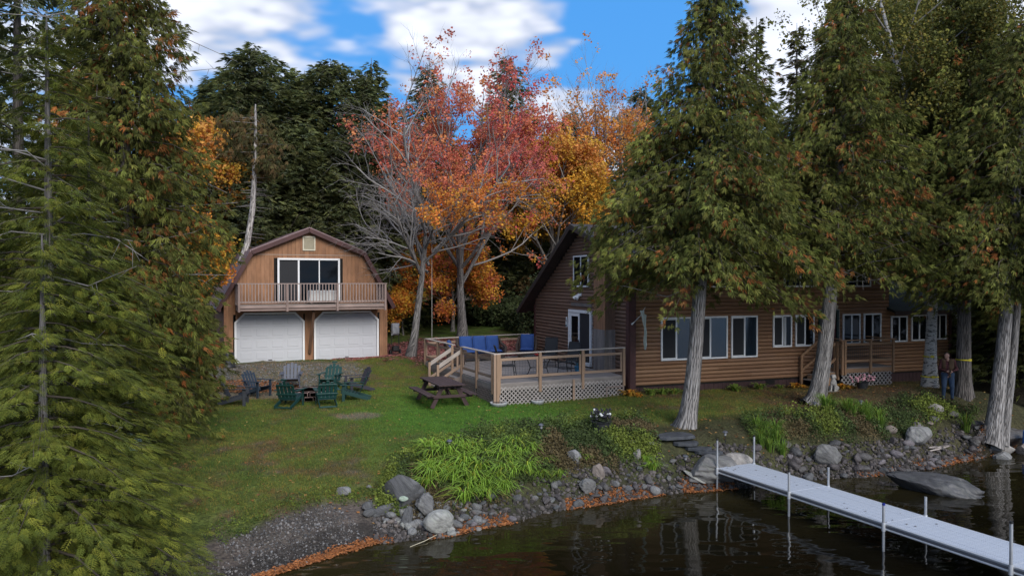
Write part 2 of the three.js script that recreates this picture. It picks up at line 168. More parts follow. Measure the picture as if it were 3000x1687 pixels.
const survey = [[5.34, -24.3, 1.23], [10.2, -26.7, 1.55], [15.9, -29.8, 1.7], [16.4, -28.5, 1.55], [15.8, -25.9, 1.1], [15.5, -27.9, 1.5], [11.8, -28.8, 1.67], [2.6, -22.7, 1.3], [-7.1, -26.8, 1.45], [-2.2, -25.6, 1.48], [-0.5, -26.4, 1.55], [4.2, -28.4, 1.66], [5, -27.7, 1.64], [-1.9, -21.4, 1.27], [3.9, -22.5, 1.1], [0.9, -21.7, 1.22], [-5, -17.6, 0.52], [-4, -18.4, 0.5], [-6.3, -16.7, 0.42], [-6.7, -22.1, 1.15], [-5.9, -19.5, 0.85], [-7.6, -19.3, 0.9], [-3.9, -22.4, 1.28], [-2.8, -19.8, 0.72], [-2.2, -18.4, 0.3], [4.9, -22.9, 1.12], [5.8, -22.4, 0.85], [6.5, -22.6, 0.7], [10.6, -24.4, 1.05], [10.4, -23.8, 0.45], [12.9, -25, 0.5], [15.2, -26, 0.55], [0.2, -19.9, 0.55], [-0.6, -19.3, 0.42], [2.2, -21.2, 0.8], [-4.7, -36.2, 2.3], [-2.8, -44.7, 2.55], [-12.7, -34.6, 2.02], [-6.1, -38.3, 2.03], [-9, -36, 2.03], [-2, -50, 2.7], [-10.9, -21.9, 1.3], [-7.4, -28.5, 1.5], [-12.3, -34, 2.0], [-4.9, -25, 1.42], [-2, -23.4, 1.36], [2.1, -24.5, 1.38], [17.2, -28, 1.5], [14.3, -26.6, 1.25], [5.95, -29.0, 1.64], [9.75, -30.3, 1.57], [13.5, -31.6, 1.5], [16.4, -32.7, 1.46], [18.9, -33.6, 1.46], [8, -26, 1.42], [8, -24, 1.15], [-10.5, -30, 1.65], [-3.9, -35.2, 1.95], [0.8, -37, 2.0], [12, -37, 2.0], [19, -34, 1.9], [18, -40, 2.2], [-20, -25, 2.2], [-14, -18, 1.2], [-9, -14.5, 0.6], [-24, -40, 2.8], [-12, -55, 3.2], [10, -55, 3.1], [30, -45, 2.6], [30, -35, 1.6], [-35, -20, 3], [-30, -60, 3.6], [30, -65, 3.6], [0, -75, 3.6], [-8.6, -12, 0.5], [-12, -9, 1],
  ...shore.slice(2, 26).map(([x, z]) => [x, z, 0])];
for (let k = 3; k < 26; k += 2) { const [ax, az] = shore[k - 1], [bx, bz] = shore[k + 1], l = Math.hypot(bx - ax, bz - az), nx = -(bz - az) / l, nz = (bx - ax) / l; survey.push([shore[k][0] + nx * 1.5, shore[k][1] + nz * 1.5, -0.3], [shore[k][0] + nx * 5, shore[k][1] + nz * 5, -0.9]); }
const spline = (() => {
  const N = survey.length, n = N + 3, A = Array.from({ length: n }, () => new Float64Array(n + 1)), U = (d2) => d2 < 1e-9 ? 0 : d2 * Math.log(d2) * 0.5;
  for (let i = 0; i < N; i++) { const [x, z, h] = survey[i]; for (let j = 0; j < N; j++) A[i][j] = U((x - survey[j][0]) ** 2 + (z - survey[j][1]) ** 2); A[i][i] += 0.06; A[i][N] = A[N][i] = 1; A[i][N + 1] = A[N + 1][i] = x; A[i][N + 2] = A[N + 2][i] = z; A[i][n] = h; }
  for (let c = 0; c < n; c++) { let p = c; for (let r = c + 1; r < n; r++) if (Math.abs(A[r][c]) > Math.abs(A[p][c])) p = r; [A[c], A[p]] = [A[p], A[c]]; for (let r = 0; r < n; r++) if (r !== c) { const f = A[r][c] / A[c][c]; if (f) for (let k = c; k <= n; k++) A[r][k] -= f * A[c][k]; } }
  const w = A.map((r, i) => r[n] / r[i]);
  return (x, z) => { let s = w[N] + w[N + 1] * x + w[N + 2] * z; for (let i = 0; i < N; i++) s += w[i] * U((x - survey[i][0]) ** 2 + (z - survey[i][1]) ** 2); return s; };
})();
function rawHeight(x, z) {
  const [d] = shoreDist(x, z), far = d > 0 ? 3.6 + Math.min(d, 300) * 0.02 : -2, r = Math.hypot(x * 0.85, z + 30);
  let h = lerp(clamp(spline(x, z), -1.5, 4.5), far, sstep(34, 62, r));
  if (d < 0) h = Math.min(h, d * 0.12); else h = Math.max(h, Math.min(0.015 + d * 0.12, 0.4));
  return h;
}
function roughen(x, z, h) { const [d] = shoreDist(x, z); const bank = Math.exp(-(((d - 1.2) / 1.2) ** 2)); return h + (d > -0.3 ? (fbm(x * 1.3, z * 1.3, 3, 3) - 0.5) * (0.07 + 0.14 * bank) * sstep(0, 0.8, d) + (fbm(x * 4, z * 4, 9, 2) - 0.5) * 0.05 * sstep(0, 0.5, d) : 0); }
const gridX = [], gridZ = [];
{ const ax = (list, a, b, s) => { for (let q = a; q < b - 1e-6; q += s) list.push(q); }; gridX.push(-900, -500, -250, -140, -90); ax(gridX, -64, -18, 1.6); ax(gridX, -18, 22, 0.2); ax(gridX, 22, 64, 1.6); gridX.push(64, 90, 140, 250, 500, 900); gridZ.push(-900, -500, -250, -140, -100); ax(gridZ, -84, -52, 1.4); ax(gridZ, -52, -40, 0.4); ax(gridZ, -40, -14, 0.19); ax(gridZ, -14, 40, 1.6); gridZ.push(40, 80, 200, 500, 900); }
const NX = gridX.length, NZ = gridZ.length, HT = new Float32Array(NX * NZ);
for (let j = 0; j < NZ; j++) for (let i = 0; i < NX; i++) HT[j * NX + i] = roughen(gridX[i], gridZ[j], rawHeight(gridX[i], gridZ[j]));
function find(list, v) { let a = 0, b = list.length - 2; while (a < b) { const m = (a + b + 1) >> 1; if (list[m] <= v) a = m; else b = m - 1; } return a; }
function ground(x, z) { const i = find(gridX, x), j = find(gridZ, z), u = (x - gridX[i]) / (gridX[i + 1] - gridX[i]), v = (z - gridZ[j]) / (gridZ[j + 1] - gridZ[j]), a = HT[j * NX + i], b = HT[j * NX + i + 1], c = HT[(j + 1) * NX + i], d = HT[(j + 1) * NX + i + 1]; return u + v < 1 ? a + (b - a) * u + (c - a) * v : d + (c - d) * (1 - u) + (b - d) * (1 - v); }

// what covers the ground: green lawn, thin brownish lawn, gravel, fallen leaves, needles, soil
const bump2 = (x, z, cx, cz, rx, rz) => Math.exp(-(((x - cx) / rx) ** 2) - (((z - cz) / rz) ** 2));
function cover(x, z) {
  const [d, along] = shoreDist(x, z), n1 = fbm(x * 0.45, z * 0.45, 1, 4), n2 = fbm(x * 1.9, z * 1.9, 2, 4), n3 = fbm(x * 6, z * 6, 6, 2);
  const gravelYard = sstep(0.42, 0.58, 1.1 * bump2(x, z, -9.6, -33.0, 3.9, 3.6) + 0.5 * bump2(x, z, -10.2, -29, 2.6, 2.2) + 0.3 * (n2 - 0.5));
  const beach = sstep(0.5, 0.0, (d - 1.5 - 0.45 * (n2 - 0.5)) / 1.1) * sstep(-1.2, -2.8, x);
  const bank = sstep(3.2, 2.3, d + (n2 - 0.5) * 1.2) * sstep(-3.2, -1.2, x);
  const leafRed = sstep(0.35, 0.6, 1.15 * bump2(x, z, -3, -39.5, 6.8, 4.6) + 0.5 * (n2 - 0.5));
  const litter = sstep(0.42, 0.62, bump2(x, z, -10.3, -30.2, 2.3, 1.3) + 0.4 * (n2 - 0.5));
  const needles = clamp(sstep(7.5, 11, x + (n1 - 0.5) * 5) * 0.85 + bump2(x, z, 5.4, -23.7, 1.6, 1.1) * 1.0 + 0.9 * bump2(x, z, 10.3, -26.3, 1.6, 1.4) + 0.5 * bump2(x, z, 8, -28.2, 6, 0.8), 0, 1);
  const lush = clamp(1.25 * bump2(x, z, -1.2, -24.4, 3.6, 3.2) + 0.5 * bump2(x, z, -3.5, -28.5, 3, 3.4) + 0.35 * bump2(x, z, 3, -24.5, 3, 2.2) + 0.5 * bump2(x, z, -3, -51, 14, 5));
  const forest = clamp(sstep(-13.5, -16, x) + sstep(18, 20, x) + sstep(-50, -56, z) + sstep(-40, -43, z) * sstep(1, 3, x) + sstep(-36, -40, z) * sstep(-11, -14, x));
  let c = [lerp(0.122, 0.086, lush), lerp(0.150, 0.172, lush), lerp(0.038, 0.030, lush)];
  const mixc = (k, t) => { for (let q = 0; q < 3; q++) c[q] = lerp(c[q], k[q], t); };
  mixc([0.125, 0.085, 0.048], (1 - lush) * sstep(0.48, 0.7, n2) * 0.75); mixc([0.17, 0.14, 0.115], (1 - lush) * sstep(0.6, 0.72, n3 * 0.5 + n2 * 0.5) * 0.6); mixc([0.05, 0.105, 0.022], (1 - lush) * sstep(0.52, 0.75, n1) * 0.6);
  mixc([0.098, 0.068, 0.042], needles * (0.55 + 0.5 * n2)); mixc([0.215, 0.18, 0.145], gravelYard * 0.75); mixc([0.23, 0.115, 0.065], litter * 0.8);
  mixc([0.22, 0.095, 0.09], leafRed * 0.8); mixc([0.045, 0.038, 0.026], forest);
  mixc([0.066, 0.066, 0.035], bank * 0.85); mixc(d < 0.75 ? [0.062, 0.054, 0.047] : [0.125, 0.104, 0.088], beach);
  mixc([0.20, 0.17, 0.155], 0.85 * sstep(0.3, 0.55, bump2(x, z, -4.9, -25, 0.8, 0.5) + 0.3 * (n3 - 0.5)));
  mixc([0.05, 0.045, 0.042], sstep(0.5, 0.12, d) * 0.8);
  if (d < 0) mixc([0.03, 0.024, 0.012], 0.85);
  return { c, lush, beach, bank, forest, gravelYard, leafRed, litter, needles, d, along };
}
{
  const g = new THREE.BufferGeometry(), P = new Float32Array(NX * NZ * 3), C = new Float32Array(NX * NZ * 3), U = new Float32Array(NX * NZ * 2), I = [];
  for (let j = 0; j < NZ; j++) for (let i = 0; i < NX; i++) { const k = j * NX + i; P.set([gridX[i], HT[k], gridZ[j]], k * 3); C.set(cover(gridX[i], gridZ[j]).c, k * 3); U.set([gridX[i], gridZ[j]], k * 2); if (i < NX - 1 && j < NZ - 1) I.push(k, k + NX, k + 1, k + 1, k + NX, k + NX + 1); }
  g.setAttribute('position', new THREE.BufferAttribute(P, 3)); g.setAttribute('color', new THREE.BufferAttribute(C, 3)); g.setAttribute('uv', new THREE.BufferAttribute(U, 2)); g.setIndex(I); g.computeVertexNormals();
  struct('ground', g, mat([1, 1, 1], { vertexColors: true, map: T.ground, bumpMap: T.groundBump, bumpScale: 0.05, roughness: 1, specularIntensity: 0.2 }));
}
// the lake: dark tea-coloured water, paler over the shallows
{
  const g = new THREE.BufferGeometry(), xs = [-900, -300, -100, -50], zs = []; for (let q = -30; q < 34; q += 0.8) xs.push(q); xs.push(50, 100, 300, 900); zs.push(-60, -45); for (let q = -36; q < 4; q += 0.8) zs.push(q); zs.push(10, 30, 100, 300, 900);
  const P = [], C = [], U = [], I = [], nx = xs.length;
  zs.forEach((z, j) => xs.forEach((x, i) => { const [d] = shoreDist(x, z), k = Math.exp(Math.min(d, 0) / 2.6), n = 0.6 + 0.8 * fbm(x * 0.5, z * 0.5, 4, 3); P.push(x, 0, z); C.push((0.004 + 0.026 * k * n), (0.0032 + 0.021 * k * n), (0.0018 + 0.007 * k * n)); U.push(x, z); if (i < nx - 1 && j < zs.length - 1) { const a = j * nx + i; I.push(a, a + nx, a + 1, a + 1, a + nx, a + nx + 1); } }));
  g.setAttribute('position', new THREE.Float32BufferAttribute(P, 3)); g.setAttribute('color', new THREE.Float32BufferAttribute(C, 3)); g.setAttribute('uv', new THREE.Float32BufferAttribute(U, 2)); g.setIndex(I); g.computeVertexNormals();
  struct('lake_water', g, mat([1, 1, 1], { vertexColors: true, map: T.waterCol, bumpMap: T.water, bumpScale: 0.032, roughness: 0.02, ior: 1.33 }));
}

// ================= log-sided house =================
const HO = 1.5; // base height of the house group
const house = thing('log_house', 'long brown log-sided lake house with white framed windows and steep gable end', 'house', [4.294, HO, -28.5], THREE.MathUtils.degToRad(20.4));
// one row of half-round log siding along x from x0 to x1 (z is outwards), bottom at y, height h
function logGeo(len, h, bulge = 0.026) { const g = new Geo(), S = 5, uo = jitter() * 9, vo = jitter() * 3; for (let k = 0; k <= S; k++) { const a = (k / S - 0.5) * Math.PI * 0.94, y = h * (k / S), zz = bulge * Math.cos(a) - 0.004, ny = Math.sin(a) * 0.75, nz = Math.cos(a) * 0.9 + 0.15, l = Math.hypot(ny, nz); g.vert(0, y, zz, 0, ny / l, nz / l, uo, vo + k * 0.03); g.vert(len, y, zz, 0, ny / l, nz / l, uo + len, vo + k * 0.03); if (k) { const b = k * 2; g.i.push(b - 2, b - 1, b + 1, b - 2, b + 1, b); } }
  for (const [x, s] of [[0, -1], [len, 1]]) { const c = g.vert(x, h / 2, -0.004, s, 0, 0); for (let k = 0; k < S; k++) { const q = (kk) => { const a = (kk / S - 0.5) * Math.PI * 0.94; return g.vert(x, h * kk / S, bulge * Math.cos(a) - 0.004, s, 0, 0); }; const a = q(k), b = q(k + 1); if (s > 0) g.i.push(c, a, b); else g.i.push(c, b, a); } }
  return g.build(); }
const hh = (y) => y - HO;
{
  const r = rng(5), ROW = 0.144, Y0 = 1.904;
  // long wall towards the lake
  const wall = part('front_wall', new Geo().prism([[0, hh(1.85)], [15.6, hh(1.85)], [15.6, hh(4.42)], [12.25, hh(4.42)], [12.25, hh(6.75)], [0, hh(6.75)]], -0.16, -0.006), M.gap, house);
  for (let k = 0; ; k++) { const y = Y0 + k * ROW, end = y < 4.4 ? 15.58 : 12.22; if (y > 6.66) break; let x = 0.20; const cuts = []; let c = x + 1.2 + r() * 4; while (c < end - 1.2) { cuts.push(c); c += 2.6 + r() * 3.2; } cuts.push(end); for (const e of cuts) { const o = part('log', logGeo(e - x - 0.004, ROW * 0.985), M.log[(r() * 6) | 0], wall); o.position.set(x, hh(y), 0); x = e; } }
  // gable end: wall in the plane x = 0, running back (−z); rows cut to the roof slopes
  const PEAK = 4.13, roofL = (l) => 7.86 - (l - PEAK) * 0.605, roofR = (l) => 7.86 - (PEAK - l) * 0.3;
  const gable = part('gable_wall', new Geo().prism([[-9.15, hh(1.85)], [0, hh(1.85)], [0, hh(6.62)], [-PEAK, hh(7.86)], [-9.15, hh(roofL(9.15))]], -0.16, -0.006), M.gap, house); gable.rotation.y = -Math.PI / 2; // its x runs along the house's +z, its z outwards
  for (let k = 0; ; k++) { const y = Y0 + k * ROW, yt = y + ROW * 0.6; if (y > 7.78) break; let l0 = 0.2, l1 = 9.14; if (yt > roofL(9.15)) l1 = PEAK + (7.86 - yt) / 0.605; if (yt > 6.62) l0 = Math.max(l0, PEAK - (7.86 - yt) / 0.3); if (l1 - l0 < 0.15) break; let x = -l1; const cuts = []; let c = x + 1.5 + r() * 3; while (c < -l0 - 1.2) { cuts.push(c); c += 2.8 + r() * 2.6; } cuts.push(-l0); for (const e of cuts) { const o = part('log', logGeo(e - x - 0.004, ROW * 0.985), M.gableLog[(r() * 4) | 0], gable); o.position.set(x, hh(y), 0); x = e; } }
  // back and far walls, plain boards hidden from the lake
  part('back_wall', new Geo().box(7.8, hh(3.2), -9.1, 15.5, 2.8, 0.12), M.skirt, house); part('end_wall', new Geo().box(15.55, hh(3.1), -4.6, 0.12, 2.6, 9.0), M.gableLog[0], house);
  // dark red skirting of upright boards under the logs
  const skirt = part('skirting', new Geo().box(7.8, hh(1.6), -0.06, 15.6, 0.62, 0.05), M.gap, house); for (let k = 0; k * 0.2 < 15.5; k++) part('skirting_board', new Geo().box(k * 0.2 + 0.1, hh(1.58) + 0.01, -0.025, 0.19, 0.62, 0.02), M.skirt, skirt);
  const sk2 = part('skirting', new Geo().box(0.06, hh(1.6), -4.6, 0.05, 0.6, 9), M.skirt, house);
  part('crawl_vent', new Geo().box(6.22, hh(1.79), -0.008, 0.4, 0.2, 0.02), M.gap, house);
  // corner boards and fascias
  part('corner_board', new Geo().box(0.09, hh(4.1), 0.035, 0.24, 5.2, 0.05).box(-0.035, hh(4.1), -0.1, 0.05, 5.2, 0.24), M.maroon, house);
  part('corner_board', new Geo().box(-0.035, hh(3.15), -9.12, 0.05, 2.9, 0.14), M.maroon, house);
  part('corner_board', new Geo().box(15.66, hh(3.1), 0.0, 0.14, 2.5, 0.09), M.maroon, house);
  // roof: steep slope behind, low slope over the front wall, single-storey roof on the right
  const roof = part('roof', new Geo().beam(V(6.0, hh(8.02), -PEAK), V(6.0, hh(roofL(10.25) + 0.12), -10.25), 13.08, 0.1), M.roofDark, house);
  part('roof_slope', new Geo().beam(V(6.0, hh(8.02), -PEAK), V(6.0, hh(roofR(-0.45) + 0.12), 0.45), 13.08, 0.1), M.roofDark, roof);
  part('rake_board', new Geo().beam(V(-0.52, hh(7.96), -PEAK), V(-0.52, hh(roofL(10.25) + 0.06), -10.25), 0.03, 0.2, V(0, 1, 0)), M.trimDark, roof);
  part('rake_board', new Geo().beam(V(-0.52, hh(7.96), -PEAK), V(-0.52, hh(roofR(-0.45) + 0.06), 0.45), 0.03, 0.2), M.trimDark, roof);
  part('soffit', new Geo().beam(V(-0.26, hh(7.90), -PEAK), V(-0.26, hh(roofL(10.2)), -10.2), 0.48, 0.02).beam(V(-0.26, hh(7.90), -PEAK), V(-0.26, hh(roofR(-0.4)), 0.4), 0.48, 0.02), M.trimDark, roof);
  part('fascia', new Geo().box(5.95, hh(6.62), 0.46, 13.1, 0.18, 0.03), M.trimDark, roof);
  const wing = part('wing_roof', new Geo().beam(V(14.05, hh(4.45), 0.42), V(14.05, hh(6.1), -4.4), 3.9, 0.09).beam(V(14.05, hh(6.1), -4.4), V(14.05, hh(4.45), -9.4), 3.9, 0.09), M.roofGreen, house);
  part('fascia', new Geo().box(14.05, hh(4.40), 0.44, 3.9, 0.16, 0.03).beam(V(15.98, hh(4.38), 0.42), V(15.98, hh(6.03), -4.4), 0.03, 0.16), M.trimDark, wing);
  part('gable_fill', new Geo().prism([[-9.1, hh(4.35)], [0, hh(4.35)], [-4.4, hh(6.0)]], -15.6, -15.5), M.gableLog[1], wing).rotation.y = -Math.PI / 2;
  // windows: white frame, mullion, panes in front of a dark room, some with pale curtains
  function windowAt(x0, x1, y0, y1, kind, gz) {
    const w = x1 - x0, h = y1 - y0, f = new Geo(), t = 0.062; f.box(w / 2, t / 2, 0.05, w, t, 0.06, 0.006).box(w / 2, h - t / 2, 0.05, w, t, 0.06, 0.006).box(t / 2, h / 2, 0.05, t, h - 2 * t, 0.06, 0.006).box(w - t / 2, h / 2, 0.05, t, h - 2 * t, 0.06, 0.006).box(w / 2, h / 2, 0.052, 0.065, h - 2 * t, 0.05, 0.006);
    const win = part('window', f, M.white, house); win.position.set(x0, hh(y0), 0.0); if (gz) { win.position.set(0, hh(y0), x0); win.rotation.y = -Math.PI / 2; }
    part('dark_room', new Geo().box(w / 2, h / 2, 0.034, w - 2 * t, h - 2 * t, 0.006), M.black, win);
    const pw = w / 2 - t - 0.033, c = [t + pw / 2, w - t - pw / 2];
    [0, 1].forEach((s) => { const scr = s === 0 && kind !== 'dark'; part('pane', new Geo().box(c[s], h / 2, 0.052, pw - 0.004, h - 2 * t - 0.004, 0.004), scr ? M.screen : kind === 'blue' || kind === 'reflect' && s === 1 ? M.glassBlue : M.glass, win); if (scr) part('sash', new Geo().box(c[s], t + 0.02, 0.058, pw, 0.03, 0.012).box(c[s], h - t - 0.02, 0.058, pw, 0.03, 0.012), M.white, win); });
    return win;
  }
  for (const [a, b, y0, y1, k] of [[1.264, 2.56, 2.79, 4.39, 'reflect'], [2.62, 4.18, 2.79, 4.40, 'reflect'], [4.347, 5.56, 2.79, 4.40, 'blue'], [6.29, 7.2, 3.135, 4.393, 'screen'], [7.37, 8.3, 3.135, 4.39, 'screen'], [9.75, 10.655, 3.155, 4.39, 'dark'], [10.837, 11.76, 3.165, 4.393, 'dark'], [12.30, 13.19, 3.17, 4.264, 'dark'], [13.415, 14.30, 3.19, 4.297, 'dark'], [14.62, 15.40, 3.21, 4.30, 'dark'], [6.8, 8.4, 5.49, 6.42, 'dark'], [9.75, 11.2, 5.49, 6.42, 'dark'], [3.0, 4.4, 5.49, 6.42, 'dark']]) windowAt(a, b, y0, y1, k);
  windowAt(-4.77, -3.32, 5.48, 6.78, 'dark', true);
  // curtains seen in two of the windows
  part('curtain', new Geo().box(6.87, hh(3.76), 0.0575, 0.10, 1.1, 0.003), mat([0.45, 0.47, 0.48]), house).position.z = 0.001;
  // entrance door with a dark green frame
  const fr = part('door_frame', new Geo().box(8.58, hh(3.49), 0.05, 0.11, 2.13, 0.08).box(9.46, hh(3.49), 0.05, 0.11, 2.13, 0.08).box(9.02, hh(4.5), 0.05, 0.78, 0.11, 0.08), mat([0.012, 0.035, 0.03], { roughness: 0.5 }), house);
  part('frame_edge', new Geo().box(9.53, hh(3.5), 0.06, 0.03, 2.16, 0.06).box(9.02, hh(4.575), 0.06, 1.05, 0.03, 0.06), mat([0.3, 0.31, 0.3]), fr);
  const dr = part('front_door', new Geo().box(9.02, hh(3.43), 0.035, 0.76, 2.0, 0.03), mat([0.07, 0.012, 0.016], { roughness: 0.5 }), house);
  part('door_pane', new Geo().box(8.98, hh(3.83), 0.053, 0.6, 1.0, 0.006), M.glass, dr); part('storm_rail', new Geo().box(9.02, hh(3.3), 0.056, 0.72, 0.03, 0.012), M.black, dr); part('door_handle', new Geo().box(8.68, hh(3.38), 0.075, 0.03, 0.22, 0.03, 0.008).box(8.73, hh(3.38), 0.09, 0.1, 0.025, 0.02, 0.005), M.steel, dr);
  part('threshold', new Geo().box(9.02, hh(2.44), 0.1, 0.86, 0.05, 0.14), M.newWood, dr);
  // patio door in the gable end
  const pd = part('patio_door', new Geo().box(-4.14, hh(4.47), 0.05, 2.16, 0.12, 0.09, 0.008).box(-5.17, hh(3.35), 0.05, 0.12, 2.12, 0.09, 0.008).box(-3.11, hh(3.35), 0.05, 0.12, 2.12, 0.09, 0.008).box(-4.14, hh(2.36), 0.05, 2.16, 0.14, 0.09), M.white, house); pd.rotation.y = -Math.PI / 2;
  part('door_panel', new Geo().box(-5.02, hh(3.4), 0.055, 0.13, 2.0, 0.05).box(-4.2, hh(3.4), 0.055, 0.1, 2.0, 0.05).box(-4.6, hh(4.33), 0.055, 0.7, 0.13, 0.05).box(-4.6, hh(2.55), 0.055, 0.7, 0.22, 0.05), M.white, pd); part('pane', new Geo().box(-4.62, hh(3.4), 0.05, 0.74, 1.75, 0.008), M.glass, pd); part('screen_panel', new Geo().box(-3.66, hh(3.4), 0.045, 0.98, 2.0, 0.01), M.screen, pd); part('door_handle', new Geo().box(-4.17, hh(3.2), 0.1, 0.04, 0.2, 0.04, 0.008), M.black, pd);
  // chimney chase of upright boards, its lower half faced with weathered grey boards
  const ch = part('chimney_chase', new Geo().box(-0.23, hh(4.6), -1.57, 0.42, 6.1, 0.82), M.gap, house);
  for (let k = 0; k < 6; k++) part('chase_board', new Geo().box(-0.448, hh(5.65), -1.96 + k * 0.157, 0.022, 4.0, 0.15), M.t111[k % 5], ch);
  for (let k = 0; k < 3; k++) part('chase_board', new Geo().box(-0.36 + k * 0.15, hh(5.65), -1.15, 0.145, 4.0, 0.022), M.gableLog[k % 4], ch);
  for (let k = 0; k < 5; k++) part('weathered_board', new Geo().box(-0.475, hh(2.72), -1.93 + k * 0.19, 0.022, 2.35, 0.18), M.greyBoard[k % 3], ch);
  for (let k = 0; k < 3; k++) part('weathered_board', new Geo().box(-0.38 + k * 0.165, hh(2.72), -1.125, 0.155, 2.35, 0.022), M.greyBoard[(k + 1) % 3], ch);
  part('chase_cap', new Geo().box(-0.23, hh(7.68), -1.57, 0.56, 0.06, 0.96), M.roofDark, ch);
  // outdoor lamps (unlit), a carved board over the patio door
  const fl = part('floodlight', new Geo().box(-0.03, hh(5.16), -4.2, 0.06, 0.12, 0.3, 0.01), M.white, house); for (const s of [-1, 1]) part('lamp_head', new Geo().tube([V(-0.06, hh(5.15), -4.2 + s * 0.05), V(-0.16, hh(5.08), -4.2 + s * 0.12), V(-0.24, hh(5.0), -4.2 + s * 0.15)], [0.03, 0.06, 0.075], 10), M.white, fl);
  const f2 = part('floodlight', new Geo().box(9.12, hh(4.72), 0.05, 0.12, 0.1, 0.08, 0.01), M.cream, house); for (const s of [-1, 1]) part('lamp_head', new Geo().tube([V(9.12 + s * 0.04, hh(4.72), 0.08), V(9.12 + s * 0.1, hh(4.70), 0.2), V(9.12 + s * 0.13, hh(4.68), 0.28)], [0.03, 0.065, 0.08], 10), M.cream, f2);
  part('carved_board', new Geo().box(-0.035, hh(4.75), -4.05, 0.02, 0.13, 1.95), M.greyBoard[1], house);
}
// wall plaque beside the patio door: white, rounded, dark bands and a teal foot
{
  const g = thing('wall_plaque', 'small white rounded wall plaque with dark and teal bands beside the patio door', 'plaque', [0, 0, 0]); g.position.copy(house.localToWorld(V(-0.05, hh(3.77), -5.435))); g.rotation.y = house.rotation.y - Math.PI / 2;
  const pts = [[-0.075, 0.0], [0.075, 0], [0.085, 0.06], [0.075, 0.3], [0.055, 0.39], [0, 0.42], [-0.055, 0.39], [-0.075, 0.3], [-0.085, 0.06]];
  part('board', new Geo().prism(pts, 0, 0.03), M.white, g); part('band', new Geo().box(0, 0.26, 0.034, 0.12, 0.045, 0.006), M.black, g); part('band', new Geo().box(0, 0.06, 0.034, 0.13, 0.075, 0.006), M.teal, g); part('ring', new THREE.TorusGeometry(0.035, 0.009, 6, 14).translate(0, 0.34, 0.035), mat([0.35, 0.36, 0.36]), g); part('patch', new Geo().box(0, 0.16, 0.034, 0.07, 0.08, 0.004), mat([0.45, 0.5, 0.5]), g);
}
// limp pale flag on a short pole at the corner
{
  const g = thing('flag', 'limp pale green flag hanging from a short pole on the house corner', 'flag'); g.position.copy(house.localToWorld(V(0.06, hh(4.18), 0.07))); g.rotation.y = house.rotation.y;
  part('pole', new Geo().tube([V(0, 0, 0), V(0.16, 0.3, 0.28), V(0.24, 0.62, 0.5)], [0.013, 0.012, 0.011], 8), mat([0.6, 0.6, 0.58]), g); part('bracket', new Geo().tube([V(-0.02, -0.02, -0.02), V(0.03, 0.06, 0.06)], [0.035, 0.02], 8).box(0, 0, -0.02, 0.07, 0.1, 0.02), M.white, g);
  const f = new Geo(), N = 26, W = 8, grid = []; for (let j = 0; j <= N; j++) { const t = j / N, y = 0.5 - 1.42 * t, wl = lerp(0.10, 0.12, t) + (t < 0.12 ? 0 : 0), left = t < 0.42 ? lerp(0.12, 0.27, t / 0.42) : 0.27, right = t < 0.12 ? 0.26 : t < 0.86 ? lerp(0.33, 0.42, t) : lerp(0.42, 0.33, (t - 0.86) / 0.14), lft = t > 0.86 ? lerp(0.27, 0.33, (t - 0.86) / 0.14) : left; grid.push([...Array(W + 1).keys()].map((i) => { const s = i / W; return V(lerp(lft, right, s * 1.25) - 0.02, y + s * 0.05 * Math.sin(t * 9), 0.36 + 0.05 * Math.sin(s * 9 + t * 3) * (0.4 + t) + 0.02 * Math.sin(t * 14)); })); }
  for (let j = 0; j < N; j++) for (let i = 0; i < W; i++) f.quad(grid[j + 1][i], grid[j + 1][i + 1], grid[j][i + 1], grid[j][i]);
  part('cloth', f, mat([0.72, 0.78, 0.72], { map: T.cloth, side: THREE.DoubleSide, transmission: 0.2 }), g);
}

